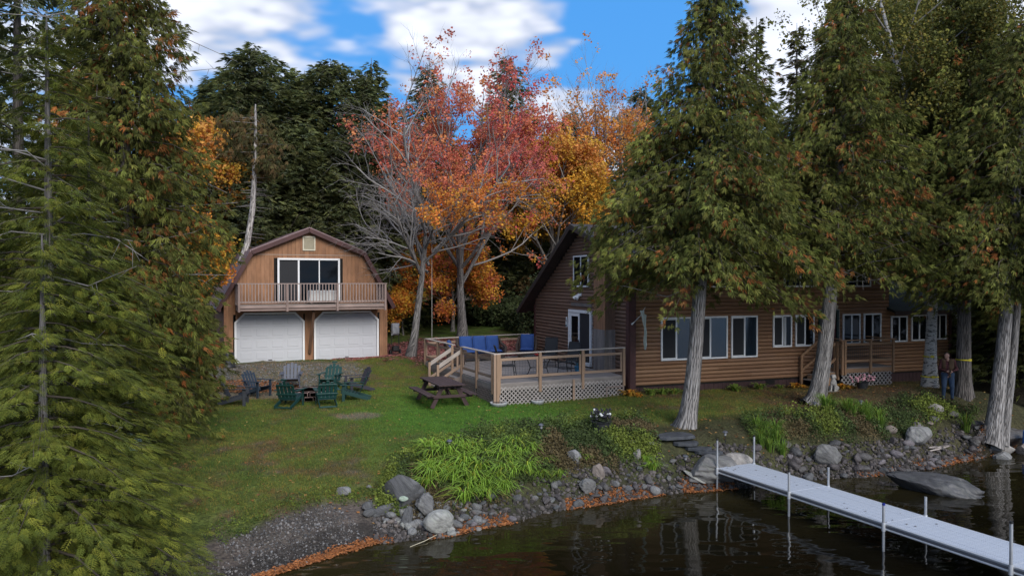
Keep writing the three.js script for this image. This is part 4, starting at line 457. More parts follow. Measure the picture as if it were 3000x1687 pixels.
// ================= small landing with steps at the front door =================
{
  const Hm = (x, y, z) => house.localToWorld(V(x, y - HO, z)), ux = V(Math.cos(house.rotation.y), 0, -Math.sin(house.rotation.y)), uz = V(Math.sin(house.rotation.y), 0, Math.cos(house.rotation.y));
  const t = thing('landing', 'small wooden landing with railings and lattice at the front door', 'porch', [0, 0, 0]), F = 2.36, x0 = 8.45, x1 = 11.0, z1 = 1.35;
  const bx = (name, x, y, z, lx, ly, lz, m, b = 0.004) => part(name, new Geo().obox(Hm(x, y, z), ux, Y, uz, lx, ly, lz, b), m, t);
  const gy = ground(Hm(10.4, 0, z1).x, Hm(10.4, 0, z1).z);
  for (let k = 0; k < 9; k++) bx('deck_board', (x0 + x1) / 2, F, 0.15 + k * 0.145, x1 - x0, 0.035, 0.138, M.deck[k % 3]);
  bx('rim_board', (x0 + x1) / 2, F - 0.1, z1 + 0.02, x1 - x0, 0.16, 0.04, M.landing);
  for (const x of [x0, x0 + 0.13, 9.85, x1]) bx('post', x, F + 0.42, z1 + 0.06, 0.09, 1.32, 0.09, M.landing);
  for (const z of [1.05, 1.2]) bx('post', x0 - 0.02, F + 0.3, z, 0.09, 1.5, 0.09, M.landing);
  bx('top_rail', (x0 + x1) / 2, F + 1.09, z1 + 0.06, x1 - x0 + 0.2, 0.036, 0.14, M.landing); bx('top_rail', x0 - 0.02, F + 1.13, 1.1, 0.14, 0.03, 0.5, M.landing); for (const h of [0.92, 0.28]) bx('rail', (x0 + x1) / 2, F + h, z1 + 0.05, x1 - x0, 0.09, 0.04, M.landing);
  bx('top_rail', x1, F + 1.09, 0.68, 0.14, 0.036, 1.3, M.landing); bx('rail', x1, F + 0.9, 0.68, 0.04, 0.09, 1.3, M.landing); bx('rail', x1, F + 0.28, 0.68, 0.04, 0.09, 1.3, M.landing);
  const w = new Geo(); for (let k = 0; k < 24; k++) w.obox(Hm(x0 + 0.1 + k * 0.1, F + 0.6, z1 + 0.05), ux, Y, uz, 0.006, 0.56, 0.006); for (let k = 0; k < 5; k++) w.obox(Hm((x0 + x1) / 2, F + 0.36 + k * 0.11, z1 + 0.05), ux, Y, uz, x1 - x0, 0.006, 0.006); part('wire_mesh', w, M.wire, t, true);
  const g = new Geo(), la = (a, b, y0, y1, z, o) => { for (const k of [1, -1]) for (let s = -1; s < b - a + 1; s += 0.19) { let p0 = null, p1 = null; for (let q = 0; q <= 30; q++) { const x = a + s + k * q / 30 * (y1 - y0) * 1.0, y = y1 - q / 30 * (y1 - y0); if (x >= a && x <= b) { p0 ??= [x, y]; p1 = [x, y]; } } if (p0 && Math.abs(p0[1] - p1[1]) > 0.05) g.beam(Hm(p0[0], p0[1], z + (k > 0 ? 0.01 : 0)), Hm(p1[0], p1[1], z + (k > 0 ? 0.01 : 0)), 0.045, 0.007, uz); } }; la(x0, x1, gy - 0.02, F - 0.17, z1, 0); part('lattice', g, M.lattice, t, true);
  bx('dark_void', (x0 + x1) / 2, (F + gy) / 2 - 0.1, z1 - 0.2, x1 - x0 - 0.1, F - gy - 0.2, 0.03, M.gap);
  for (let k = 0; k < 3; k++) { bx('stair_tread', x0 - 0.16 - k * 0.27, F - 0.17 - k * 0.17, 0.62, 0.27, 0.035, 0.95, M.deck[k]); bx('stair_riser', x0 - 0.02 - k * 0.27, F - 0.09 - k * 0.17, 0.62, 0.02, 0.15, 0.95, M.newWood); bx('stair_side', x0 - 0.16 - k * 0.27, F - 0.4 - k * 0.12, 1.1, 0.27, 0.45 - k * 0.1, 0.03, M.landing); }
  for (const z of [0.16, 1.12]) { part('stair_rail', new Geo().beam(Hm(x0 - 0.03, F + 0.98, z), Hm(x0 - 0.85, F + 0.42, z), 0.04, 0.09), M.landing, t); part('stair_rail', new Geo().beam(Hm(x0 - 0.03, F + 0.38, z), Hm(x0 - 0.85, F - 0.16, z), 0.04, 0.09), M.landing, t); bx('post', x0 - 0.87, F - 0.12, z, 0.09, 1.15, 0.09, M.landing); }
}

// ================= yard =================
const onGround = (x, z, h = 0) => [x, ground(x, z) + h, z];
// ---------- adirondack chairs round the fire pit ----------
function adirondack(label, x, z, faceX, faceZ, m, flat) {
  x -= 0.16;
  const t = thing('adirondack_chair', label, 'chair', onGround(x, z, 0.0), Math.atan2(faceX - x, faceZ - z));
  const yb = (q) => 0.3 + q * 0.9, zb = (q) => -0.16 - q * 0.34; // back plane
  for (let k = 0; k < 5; k++) { const c = (k - 2) * 0.112, h = 0.66 - Math.abs(k - 2) ** 1.6 * (flat ? 0.035 : 0.055), fan = (k - 2) * 0.012; part('back_slat', new Geo().obox(V(c + fan, 0.25 + h * 0.47, -0.2 - h * 0.2), V(1, fan * -0.8, 0).normalize(), V(fan, 0.92, -0.39).normalize(), V(0, 0.39, 0.92), 0.1, h, 0.02, 0.008), m, t); }
  if (!flat) part('crest', new Geo().obox(V(0, 0.905, -0.478), V(1, 0, 0), V(0, 0.92, -0.39), V(0, 0.39, 0.92), 0.2, 0.06, 0.024, 0.012), m, t);
  for (const [y, z, w] of [[0.42, -0.295, 0.66], [0.72, -0.425, 0.56], [0.3, -0.22, 0.56]]) part('back_rail', new Geo().obox(V(0, y, z), V(1, 0, 0), V(0, 0.92, -0.39), V(0, 0.39, 0.92), w, 0.06, 0.025, 0.006), m, t);
  for (let k = 0; k < 6; k++) { const s = k / 5, p = V(0, lerp(0.37, 0.24, s), lerp(0.36, -0.14, s)); part('seat_slat', new Geo().obox(p, V(1, 0, 0), V(0, 0.967, -0.255), V(0, 0.255, 0.967), 0.52, 0.02, 0.082, 0.006), m, t); }
  for (const s of [-1, 1]) { part('side_rail', new Geo().beam(V(s * 0.265, 0.33, 0.38), V(s * 0.265, 0.055, -0.56), 0.025, 0.11, Y, 0.006), m, t); part('front_leg', new Geo().box(s * 0.295, 0.265, 0.3, 0.03, 0.54, 0.1, 0.006), m, t); part('arm', new Geo().obox(V(s * 0.33, 0.545, 0.03), V(1, 0, 0), V(0, 1, 0), V(0, 0, 1), 0.135, 0.022, 0.76, 0.008), m, t); part('arm_bracket', new Geo().box(s * 0.31, 0.48, 0.28, 0.025, 0.12, 0.06), m, t); }
  part('foot_rail', new Geo().box(0, 0.05, -0.53, 0.52, 0.05, 0.03, 0.006), m, t);
  t.scale.setScalar(1.08); return t;
}
const C = M.chair, PX = -7.35, PZ = -28.4;
adirondack('charcoal adirondack chair seen from the side, farthest left of the ring', -9.35, -26.95, PX + 1.2, PZ + 0.9, C.charcoal, true);
adirondack('dark navy adirondack chair facing right, second from the left of the ring', -9.12, -28.5, PX + 1.0, PZ + 1.3, C.navy, true);
adirondack('slate grey adirondack chair facing the lake in front of the left garage door', -8.35, -30.2, -7.8, -27, C.slate, true);
adirondack('dark green adirondack chair with its back to the lake, left of the fire pit', -7.42, -26.75, -7.15, -29.5, C.green, false);
adirondack('dark green adirondack chair turned towards the left, nearest in front of the fire pit', -6.22, -26.9, -7.2, -29.2, C.green2, false);
adirondack('teal green adirondack chair facing the lake behind the fire pit', -6.85, -30.2, -7.3, -27.6, C.green2, false);
adirondack('dark plum adirondack chair behind the green chairs at the right of the ring', -5.7, -29.6, -8.0, -28.3, C.plum, true);
adirondack('dark green adirondack chair seen from the side, farthest right of the ring', -5.5, -27.95, -8.5, -27.6, C.green, false);
{
  const t = thing('fire_pit', 'low round fire pit of pinkish stone blocks in the ring of chairs', 'fire pit', onGround(PX, PZ)); const r = rng(3), mm = [mat([0.34, 0.23, 0.21], { map: T.rock }), mat([0.4, 0.27, 0.245], { map: T.rock }), mat([0.2, 0.16, 0.155], { map: T.rock })];
  for (let c = 0; c < 2; c++) for (let k = 0; k < 14; k++) { const a = (k + c * 0.5) / 14 * Math.PI * 2; part('block', new Geo().obox(V(Math.cos(a) * 0.72, 0.085 + c * 0.165, Math.sin(a) * 0.72), V(-Math.sin(a), 0, Math.cos(a)), Y, V(Math.cos(a), 0, Math.sin(a)), 0.31, 0.155, 0.24, 0.016), mm[(r() * 3) | 0], t); }
  part('ash', new THREE.CylinderGeometry(0.6, 0.6, 0.06, 20).translate(0, 0.03, 0), mat([0.05, 0.045, 0.042], { map: T.mottle, roughness: 1 }), t);
}
// ---------- picnic table ----------
{
  const t = thing('picnic_table', 'dark red-brown wooden picnic table with two benches on the lawn by the deck', 'picnic table', onGround(-2.42, -27.0), 0.38), Lh = 1.22;
  for (let k = 0; k < 6; k++) part('top_plank', new Geo().box(-0.385 + k * 0.154, 0.76, 0, 0.147, 0.04, Lh * 2, 0.006), M.picnic, t);
  for (const s of [-1, 1]) for (let k = 0; k < 2; k++) part('bench_plank', new Geo().box(s * (0.64 + k * 0.15), 0.44, 0, 0.143, 0.04, Lh * 2, 0.006), M.picnic, t);
  for (const z of [-0.92, 0.92]) { part('top_bearer', new Geo().box(0, 0.69, z, 0.86, 0.09, 0.045, 0.006), M.picnic, t); part('bench_bearer', new Geo().box(0, 0.375, z + 0.05, 1.56, 0.1, 0.045, 0.006), M.picnic, t); for (const s of [-1, 1]) part('leg', new Geo().beam(V(s * 0.24, 0.73, z), V(s * 0.62, 0.0, z), 0.045, 0.14, V(0, 0, 0).set(s, 0.5, 0), 0.006), M.picnic, t); }
  part('brace', new Geo().beam(V(0, 0.4, 0.9), V(0, 0.7, 0.25), 0.045, 0.09).beam(V(0, 0.4, -0.9), V(0, 0.7, -0.25), 0.045, 0.09), M.picnic, t);
}
// ---------- plant tubs ----------
function tubGeo(r0, r1, h) { const p = [[0.001, 0.01], [r0, 0]]; for (let k = 0; k <= 10; k++) { const s = k / 10; p.push([lerp(r0, r1, s) + (k % 3 === 1 ? 0.008 : 0), h * s * 0.94]); } p.push([r1 + 0.025, h * 0.95], [r1 + 0.025, h], [r1 - 0.02, h], [r1 - 0.04, h * 0.85], [0.001, h * 0.84]); return new THREE.LatheGeometry(p.map((q) => new THREE.Vector2(...q)), 26); }
{
  const t = thing('flower_tub', 'black barrel tub of dark and white flowers on the lawn near the bank', 'flower tub', onGround(2.59, -22.7)); part('tub', tubGeo(0.21, 0.275, 0.42), M.plastic, t); part('soil', new THREE.CylinderGeometry(0.24, 0.24, 0.02, 18).translate(0, 0.37, 0), M.gap, t);
  const r = rng(12), g = new Geo(), d = new Geo(), w = new Geo(); for (let k = 0; k < 70; k++) { const a = r() * 6.28, q = Math.sqrt(r()) * 0.22, e = V(Math.cos(a) * q * 1.45, 0.5 + r() * 0.26, Math.sin(a) * q * 1.45); g.tube([V(Math.cos(a) * q, 0.37, Math.sin(a) * q), e], 0.005, 3, false); for (let j = 0; j < 3; j++) { const b = V(r() - 0.5, r() * 0.4, r() - 0.5).multiplyScalar(0.14), o = e.clone().setY(e.y - 0.08 - r() * 0.1); g.tri(o, o.clone().add(b), o.clone().add(V(b.z, b.y * 0.4, -b.x))); } const s = new THREE.IcosahedronGeometry(0.028 + r() * 0.014, 0); (r() < 0.2 ? w : d).add(s, new THREE.Matrix4().makeTranslation(e.x, e.y, e.z)); }
  part('leaves', g, leafMat({ color: L(0.06, 0.08, 0.035) }), t); part('dark_flowers', d, mat([0.02, 0.018, 0.026]), t); part('white_flowers', w, mat([0.6, 0.62, 0.6]), t);
  const b = thing('black_tub', 'upturned black ribbed plastic tub at the left corner of the garage', 'tub', onGround(-12.3, -33.9)); part('tub', tubGeo(0.24, 0.32, 0.62).rotateX(Math.PI).translate(0, 0.62, 0), M.plastic, b); part('base', new THREE.CylinderGeometry(0.235, 0.235, 0.02, 20).translate(0, 0.615, 0), M.plastic, b);
  const f = thing('pink_flower_pot', 'low dark pot of pink flowers in front of the landing lattice', 'flower pot', onGround(12.95, -28.95)); part('pot', tubGeo(0.16, 0.22, 0.24), M.plastic, f); const g2 = new Geo(), p2 = new Geo(); for (let k = 0; k < 60; k++) { const a = r() * 6.28, q = Math.sqrt(r()) * 0.42, y = 0.28 + r() * 0.2 - q * 0.2; const b2 = V(r() - 0.5, r() - 0.5, r() - 0.5).multiplyScalar(0.14), o = V(Math.cos(a) * q, y, Math.sin(a) * q); g2.tri(o, o.clone().add(b2), o.clone().add(V(b2.z, b2.x, b2.y))); if (k % 2) p2.add(new THREE.IcosahedronGeometry(0.035 + r() * 0.02, 0), new THREE.Matrix4().makeTranslation(o.x, o.y + 0.05, o.z)); } part('leaves', g2, leafMat({ color: L(0.05, 0.07, 0.03) }), f); part('flowers', p2, mat([0.6, 0.3, 0.34]), f);
}
// ---------- solar path lights (unlit) ----------
function pathLight(label, x, z) { const t = thing('path_light', label, 'path light', onGround(x, z, -0.04)); part('stake', new Geo().tube([V(0, 0, 0), V(0, 0.34, 0)], 0.012, 6), M.ironBlack, t); part('lens', new THREE.CylinderGeometry(0.045, 0.035, 0.09, 12).translate(0, 0.385, 0), mat([0.25, 0.25, 0.26], { roughness: 0.2 }), t); part('cap', new THREE.LatheGeometry([[0.001, 0.49], [0.05, 0.475], [0.085, 0.44], [0.085, 0.43], [0.001, 0.43]].map((q) => new THREE.Vector2(...q)), 14), mat([0.13, 0.135, 0.15], { roughness: 0.35, metalness: 0.5 }), t); }
pathLight('solar path light at the left end of the bright daylily bank', -1.66, -20.75); pathLight('solar path light behind the daylily bank, left of the flower tub', 0.82, -22.0); pathLight('solar path light standing beside the slate steps, left of the dock', 4.87, -21.95); pathLight('solar path light in the grass behind the first left dock post', 6.2, -22.75); pathLight('solar path light among dry stems behind the middle reeds of the right bank', 9.75, -25.2); pathLight('solar path light behind the tall reeds, beside pale stones', 11.55, -25.9);

// ---------- rocks ----------
function rockGeo(seed, rough = 0.25, planes = 5, detail = 3, strata = 0) {
  const r = rng(seed), g = new THREE.IcosahedronGeometry(1, detail), P = g.attributes.position, key = new Map(), out = new Geo(), cut = []; for (let k = 0; k < planes; k++) cut.push([V(r() - 0.5, r() - 0.5, r() - 0.5).normalize(), 0.5 + r() * 0.3]);
  for (let k = 0; k < P.count; k++) { const id = [P.getX(k), P.getY(k), P.getZ(k)].map((q) => Math.round(q * 1e4)).join(); if (!key.has(id)) { const v = V(P.getX(k), P.getY(k), P.getZ(k)); v.multiplyScalar(1 + rough * 2 * (fbm(v.x * 1.1 + seed, v.y * 1.1, v.z * 1.1, 3) - 0.5) + rough * 0.5 * (fbm(v.x * 4, v.y * 4 + seed, v.z * 4, 2) - 0.5)); if (strata) { const w = fbm(v.x * 2 + seed, v.y * 2, v.z * 2, 3) * 2, f = ((v.y * 2.6 + v.x * 1.5 + w) % 1 + 1) % 1; v.multiplyScalar(1 + strata * (f - 0.5) + strata * 0.8 * (fbm(v.x * 7, v.y * 7, v.z * 7 + seed, 2) - 0.5)); } for (const [n, d] of cut) { const q = v.dot(n) - d; if (q > 0) v.addScaledVector(n, -q * 0.88); } key.set(id, out.vert(v.x, v.y, v.z, 0, 1, 0, v.x * 0.8 + v.y * 0.5, v.z * 0.8 + v.y * 0.7)); } out.i.push(key.get(id)); }
  const ge = out.build(); ge.computeVertexNormals(); return ge;
}
const roundRocks = [1, 2, 3, 4].map((s) => rockGeo(s + 20, 0.16, 2)), slabRocks = [1, 2, 3, 4, 5].map((s) => rockGeo(s + 40, 0.3, 7));
function rock(name, label, x, z, sx, sy, sz, m, o = {}) { const g = o.geo ?? slabRocks[0], e = new THREE.Mesh(g, m); e.name = numbered(name); e.castShadow = e.receiveShadow = true; e.scale.set(sx / 2, sy / 2, sz / 2); e.rotation.set(o.rx ?? 0, o.ry ?? 0, o.rz ?? 0, 'YXZ'); e.position.set(x, (o.y ?? ground(x, z)) + sy / 2 * (1 - 2 * (o.sink ?? 0.25)), z); scene.add(e); return tag(e, label, o.cat ?? 'rock', o.group); }
const big = (n) => rockGeo(n, 0.32, 7, 10, 0.07);
rock('boulder', 'large dark grey boulder with pale lichen at the left end of the stone pile', -2.62, -18.75, 1.15, 0.95, 1.0, M.rock[5], { geo: big(61), ry: 0.5, sink: 0.22 });
rock('lichen', 'pale green lichen patch on the large dark boulder of the stone pile', -2.52, -18.2, 0.22, 0.14, 0.06, mat([0.42, 0.5, 0.4], { map: T.rock, roughness: 1 }), { geo: roundRocks[1], y: 0.70, sink: 0.5, rx: -0.5, cat: 'lichen' });
rock('boulder', 'rounded grey boulder leaning on the right side of the lichen boulder', -2.05, -18.45, 0.62, 0.6, 0.5, M.rock[1], { geo: big(62), ry: 1.5, sink: 0.2 });
rock('boulder', 'pale smooth boulder standing at the water edge below the stone pile', -1.68, -17.82, 0.72, 0.56, 0.55, M.rock[6], { geo: rockGeo(64, 0.14, 4, 5), ry: 0.55, sink: 0.12, rz: 0.12 });
rock('flat_stone', 'flat pale grey stone lying alone on the brown grass left of the pile', -4.05, -18.95, 0.44, 0.24, 0.34, M.rock[0], { geo: slabRocks[2], ry: 0.3, sink: 0.2 });
rock('stone', 'small bluish stone on the grass, right of the lone flat stone', -3.55, -19.4, 0.16, 0.1, 0.12, M.rock[0], { geo: roundRocks[0] });
rock('stone', 'small pale stone on the grass above the lone flat stone', -3.15, -19.6, 0.18, 0.11, 0.14, M.rock[2], { geo: roundRocks[2] });
rock('slab', 'long leaning grey slab at the left of the stone pile', -3.05, -18.2, 0.62, 0.24, 0.26, M.rock[5], { geo: slabRocks[1], ry: 0.5, rz: 0.35, sink: 0.12 });
rock('slab', 'upright dark slab standing below the lichen boulder', -2.4, -17.95, 0.24, 0.62, 0.2, M.rock[5], { geo: slabRocks[3], rz: -0.25, rx: -0.4, sink: 0.2 });
rock('upright_stone', 'streaked grey and white upright stone in the plants of the bank', 1.68, -21.1, 0.36, 0.55, 0.28, M.rock[0], { geo: big(66), rz: 0.2, sink: 0.15 });
rock('upright_stone', 'slim pale upright stone in the weeds below the flagstones', 3.5, -21.85, 0.24, 0.46, 0.2, M.rock[2], { geo: big(67), sink: 0.15 });
rock('boulder', 'brownish boulder half buried in the bank right of the streaked stone', 2.35, -20.95, 0.45, 0.5, 0.36, M.rock[4], { geo: big(68), ry: 0.8, sink: 0.35 });
rock('boulder', 'grey pointed boulder among weeds below the streaked stone', 1.95, -20.45, 0.5, 0.4, 0.35, M.rock[1], { geo: big(69), ry: 0.4, sink: 0.3 });
rock('stone', 'round blue-grey stone at the foot of the bank left of the rock ledge', 3.85, -21.05, 0.3, 0.3, 0.28, M.rock[0], { geo: roundRocks[3], sink: 0.15 });
rock('rock_ledge', 'broad layered rock ledge under the shore end of the dock', 5.75, -22.15, 2.3, 0.95, 1.15, M.rock[1], { geo: rockGeo(71, 0.3, 8, 12, 0.15), ry: 0.3, sink: 0.32, y: 0.28 });
rock('rock_ledge', 'pale lichen covered rock shelf at the foot of the slate steps', 6.35, -22.65, 1.5, 0.55, 1.0, M.rock[2], { geo: rockGeo(72, 0.3, 8, 12, 0.1), ry: -0.2, sink: 0.25, y: 0.5 });
rock('slab', 'thin pale slab leaning on the rock ledge left of the dock', 5.05, -21.75, 0.75, 0.1, 0.3, M.rock[6], { geo: slabRocks[4], ry: -0.5, rz: -0.42, sink: 0, y: 0.28 });
rock('boulder', 'triangular dark boulder on the shore behind the first dock section', 9.35, -23.35, 0.85, 0.75, 0.6, M.rock[1], { geo: big(74), sink: 0.2 });
rock('boulder', 'pale triangular boulder standing on the shore at the right', 13.0, -25.05, 0.95, 0.85, 0.6, M.rock[0], { geo: big(75), ry: 0.4, sink: 0.2 });
rock('boulder', 'round tan boulder in the grass at the right end of the bank', 12.2, -25.2, 0.42, 0.32, 0.35, M.rock[4], { geo: roundRocks[1] });
rock('rock_shelf', 'long dark flat rock shelf reaching over the water at the right edge', 16.1, -26.75, 4.0, 0.75, 1.5, M.wetRock[1], { geo: rockGeo(77, 0.26, 8, 12, 0.14), ry: 0.12, sink: 0.2, y: 0.18 });
rock('block', 'pale squared rock block at the water edge under the dark shelf', 16.2, -25.95, 1.05, 0.5, 0.6, M.rock[2], { geo: rockGeo(78, 0.16, 6, 5), ry: 0.1, rz: 0.1, sink: 0.1, y: 0.0 });
rock('block', 'brownish rock block beside the pale squared block', 17.0, -26.0, 0.5, 0.5, 0.5, M.rock[4], { geo: big(79), sink: 0.15, y: 0.0 });
rock('boulder', 'long dark ridged boulder lying in the water right of the dock', 11.55, -21.45, 2.5, 0.95, 0.85, M.wetRock[0], { geo: rockGeo(80, 0.35, 6, 12, 0.16), ry: -0.5, rz: -0.2, sink: 0.36, y: -0.04 });
rock('boulder', 'pale grey boulder at the root of the double trunked tree', 15.9, -25.35, 0.6, 0.4, 0.45, M.rock[0], { geo: big(81), sink: 0.3 });
rock('boulder', 'rounded grey boulder on the bare ground in front of the standing man', 14.45, -26.75, 0.55, 0.4, 0.42, M.rock[2], { geo: big(82), sink: 0.25 });
for (const [x, z, s, l] of [[14.2, -26.35, 0.34, 'pale stone in front of the rounded grey boulder near the man'], [14.0, -26.2, 0.22, 'small white stone left of the pale stone near the man'], [13.4, -25.9, 0.4, 'white topped stone on the slope left of the boulders near the man'], [15.1, -26.8, 0.4, 'brown stone on the slope right of the rounded grey boulder']]) rock('stone', l, x, z, s, s * 0.7, s * 0.8, M.rock[(s * 20 | 0) % 5], { geo: roundRocks[(s * 10 | 0) % 4], sink: 0.2 });
// slate steps
[[4.75, -23.0, 1.18, 0.75, 0.3], [5.05, -22.75, 0.7, 0.55, -0.1], [5.38, -22.55, 0.75, 0.5, -0.5], [5.62, -22.4, 0.75, 0.4, -0.35], [5.86, -22.22, 0.8, 0.42, -0.5]].forEach(([x, z, w, d, a], k) => { const names = ['topmost and widest', 'second from the top', 'middle', 'second from the bottom', 'lowest']; const t = thing('slate_step', `dark slate step slab, the ${names[k]} of the steps down to the dock`, 'step', [x, ground(x, z) + 0.05, z], a); const r = rng(50 + k), poly = []; for (let q = 0; q < 9; q++) { const an = q / 9 * 6.283; poly.push([Math.sign(Math.cos(an)) * Math.abs(Math.cos(an)) ** 0.55 * w / 2 * (0.9 + 0.16 * r()), Math.sign(Math.sin(an)) * Math.abs(Math.sin(an)) ** 0.55 * d / 2 * (0.9 + 0.16 * r())]); } const sh = new THREE.ExtrudeGeometry(new THREE.Shape(poly.map((q) => new THREE.Vector2(...q))), { depth: 0.07, bevelEnabled: true, bevelSize: 0.012, bevelThickness: 0.012, bevelSegments: 1 }); sh.rotateX(-Math.PI / 2).translate(0, -0.06, 0); part('slab', sh, M.slate, t); });
// flagstones by the flower tub
for (const [k, [x, z, w, d]] of [[2.95, -22.55, 0.5, 0.3], [3.3, -22.75, 0.62, 0.34], [3.75, -22.7, 0.5, 0.3], [3.45, -22.4, 0.42, 0.3], [3.95, -22.45, 0.4, 0.26], [3.15, -23.05, 0.4, 0.24]].entries()) rock('flagstone', 'pale flat flagstone in the patch of stones right of the flower tub', x, z, w, 0.1, d, M.rock[[2, 6, 0, 2, 6, 2][k]], { geo: slabRocks[k % 5], ry: k * 1.3, sink: 0.3, group: 'pale flagstones beside the flower tub' });
// loose stones of the shore: single stones, then rubble nobody could count
{
  const tones = new Map([[M.rock[0], 'grey'], [M.rock[1], 'dull grey'], [M.rock[2], 'pale'], [M.rock[3], 'purplish'], [M.rock[4], 'brownish'], [M.rock[5], 'dark grey'], [M.rock[6], 'whitish'], [M.wetRock[0], 'blackish'], [M.wetRock[1], 'wet brown'], [M.wetRock[2], 'wet purplish']]);
  const r = rng(77), bands = [
    { n: 105, pick: () => { const a = r() * 6.28, q = Math.sqrt(r()); return [-2.0 + Math.cos(a) * q * 1.4, -18.35 + Math.sin(a) * q * 0.78]; }, s: [0.10, 0.32], mats: [...M.rock, M.rock[2], M.rock[6], M.rock[0]], label: 'cobble in the stone pile at the water edge', group: 'cobbles of the stone pile', geos: [...roundRocks, roundRocks[0], slabRocks[1]] },
    { n: 95, pick: () => alongShore(lerp(12.2 + 0, 0, 0), r), s: [0.09, 0.30], mats: [M.rock[1], M.rock[5], M.wetRock[1], M.rock[3], M.rock[5], M.wetRock[2]], label: 'stone in the rock band below the plants left of the dock', group: 'stones of the middle shore', geos: [...slabRocks, ...slabRocks, roundRocks[1]], range: [-1.0, 5.2, 0.0, 0.85] },
    { n: 110, s: [0.11, 0.42], mats: [M.rock[5], M.rock[3], M.wetRock[1], M.wetRock[2], M.wetRock[0], M.wetRock[2]], label: 'stone on the rocky shore right of the dock', group: 'stones of the right shore', geos: [...slabRocks, slabRocks[0], roundRocks[2]], range: [7.6, 16.3, -0.1, 0.95] },
  ];
  function alongShore(_, rr, range) { const x = lerp(range[0], range[1], rr()); for (let k = 0; k + 1 < shore.length; k++) if (shore[k][0] <= x && shore[k + 1][0] > x) { const [ax, az] = shore[k], [bx, bz] = shore[k + 1], t = (x - ax) / (bx - ax), l = Math.hypot(bx - ax, bz - az), off = lerp(range[2], range[3], rr() ** 1.2); return [x + (bz - az) / l * off, lerp(az, bz, t) - (bx - ax) / l * off]; } return [x, -22]; }
  for (const b of bands) for (let k = 0; k < b.n; k++) { const [x, z] = b.range ? alongShore(0, r, b.range) : b.pick(); const s = lerp(b.s[0], b.s[1], r() ** 1.8), fl = 0.5 + r() * 0.4; const mi = (r() * b.mats.length) | 0, gi = (r() * b.geos.length) | 0, look = `${s > lerp(b.s[0], b.s[1], 0.5) ? 'large' : 'small'} ${tones.get(b.mats[mi])} ${roundRocks.includes(b.geos[gi]) ? 'rounded' : 'angular'}`; rock('shore_stone', look + ' ' + b.label, x, z, s * (1 + r() * 0.4), s * fl, s * (0.7 + r() * 0.3), b.mats[mi], { geo: b.geos[gi], ry: r() * 6.28, rz: (r() - 0.5) * 0.5, rx: (r() - 0.5) * 0.5, sink: 0.12 + r() * 0.2, group: b.group, cat: 'stone' }); }
  // rubble and pebbles
  const pebble = rockGeo(91, 0.25, 4, 1), mk = (name, label, n, f, col) => { const im = new THREE.InstancedMesh(pebble, mat([1, 1, 1], { map: T.mottle, roughness: 0.9 }), n), m = new THREE.Matrix4(), q = new THREE.Quaternion(), c = new THREE.Color(); for (let k = 0; k < n; k++) { const [x, z, s] = f(); q.setFromEuler(new THREE.Euler(r() * 6, r() * 6, r() * 6)); m.compose(V(x, ground(x, z) + s * 0.12, z), q, V(s * 0.6, s * (0.25 + 0.25 * r()), s * 0.5)); im.setMatrixAt(k, m); const cc = col(); c.setRGB(...cc); im.setColorAt(k, c); } im.name = name; im.castShadow = im.receiveShadow = true; im.userData.kind = 'stuff'; scene.add(im); tag(im, label, 'pebbles'); };
  const tone = (a, b) => () => { const k = lerp(a, b, r() ** 1.6), h = r(); return [k * (1 + 0.12 * h), k, k * (0.9 + 0.12 * (1 - h))]; };
  mk('shore_rubble', 'small broken stones and pebbles along the rocky water edge', 5200, () => { const p = alongShore(0, r, r() < 0.42 ? [-3, 6.5, -0.1, 0.95] : [6.2, 17, -0.1, 1.0]); return [...p, 0.04 + 0.12 * r() ** 2.4]; }, () => { const k = lerp(0.03, 0.14, r() ** 1.6); return [k * 1.12, k * 0.96, k * 0.88]; });
  mk('beach_gravel', 'grey gravel and pebbles on the small beach at the left', 9000, () => { const x = lerp(-6.4, -1.6, r()), off = r() ** 0.8 * 1.7; const p = alongShore(0, r, [x, x + 0.01, off, off + 0.02]); return [...p, 0.014 + 0.05 * r() ** 5]; }, tone(0.045, 0.27));
  mk('driveway_gravel', 'loose gravel in front of the garage doors', 2200, () => { const a = r() * 6.28, q = Math.sqrt(r()); return [-9.6 + Math.cos(a) * q * 3.6, -32.6 + Math.sin(a) * q * 2.6, 0.03 + 0.04 * r()]; }, tone(0.10, 0.3));
}
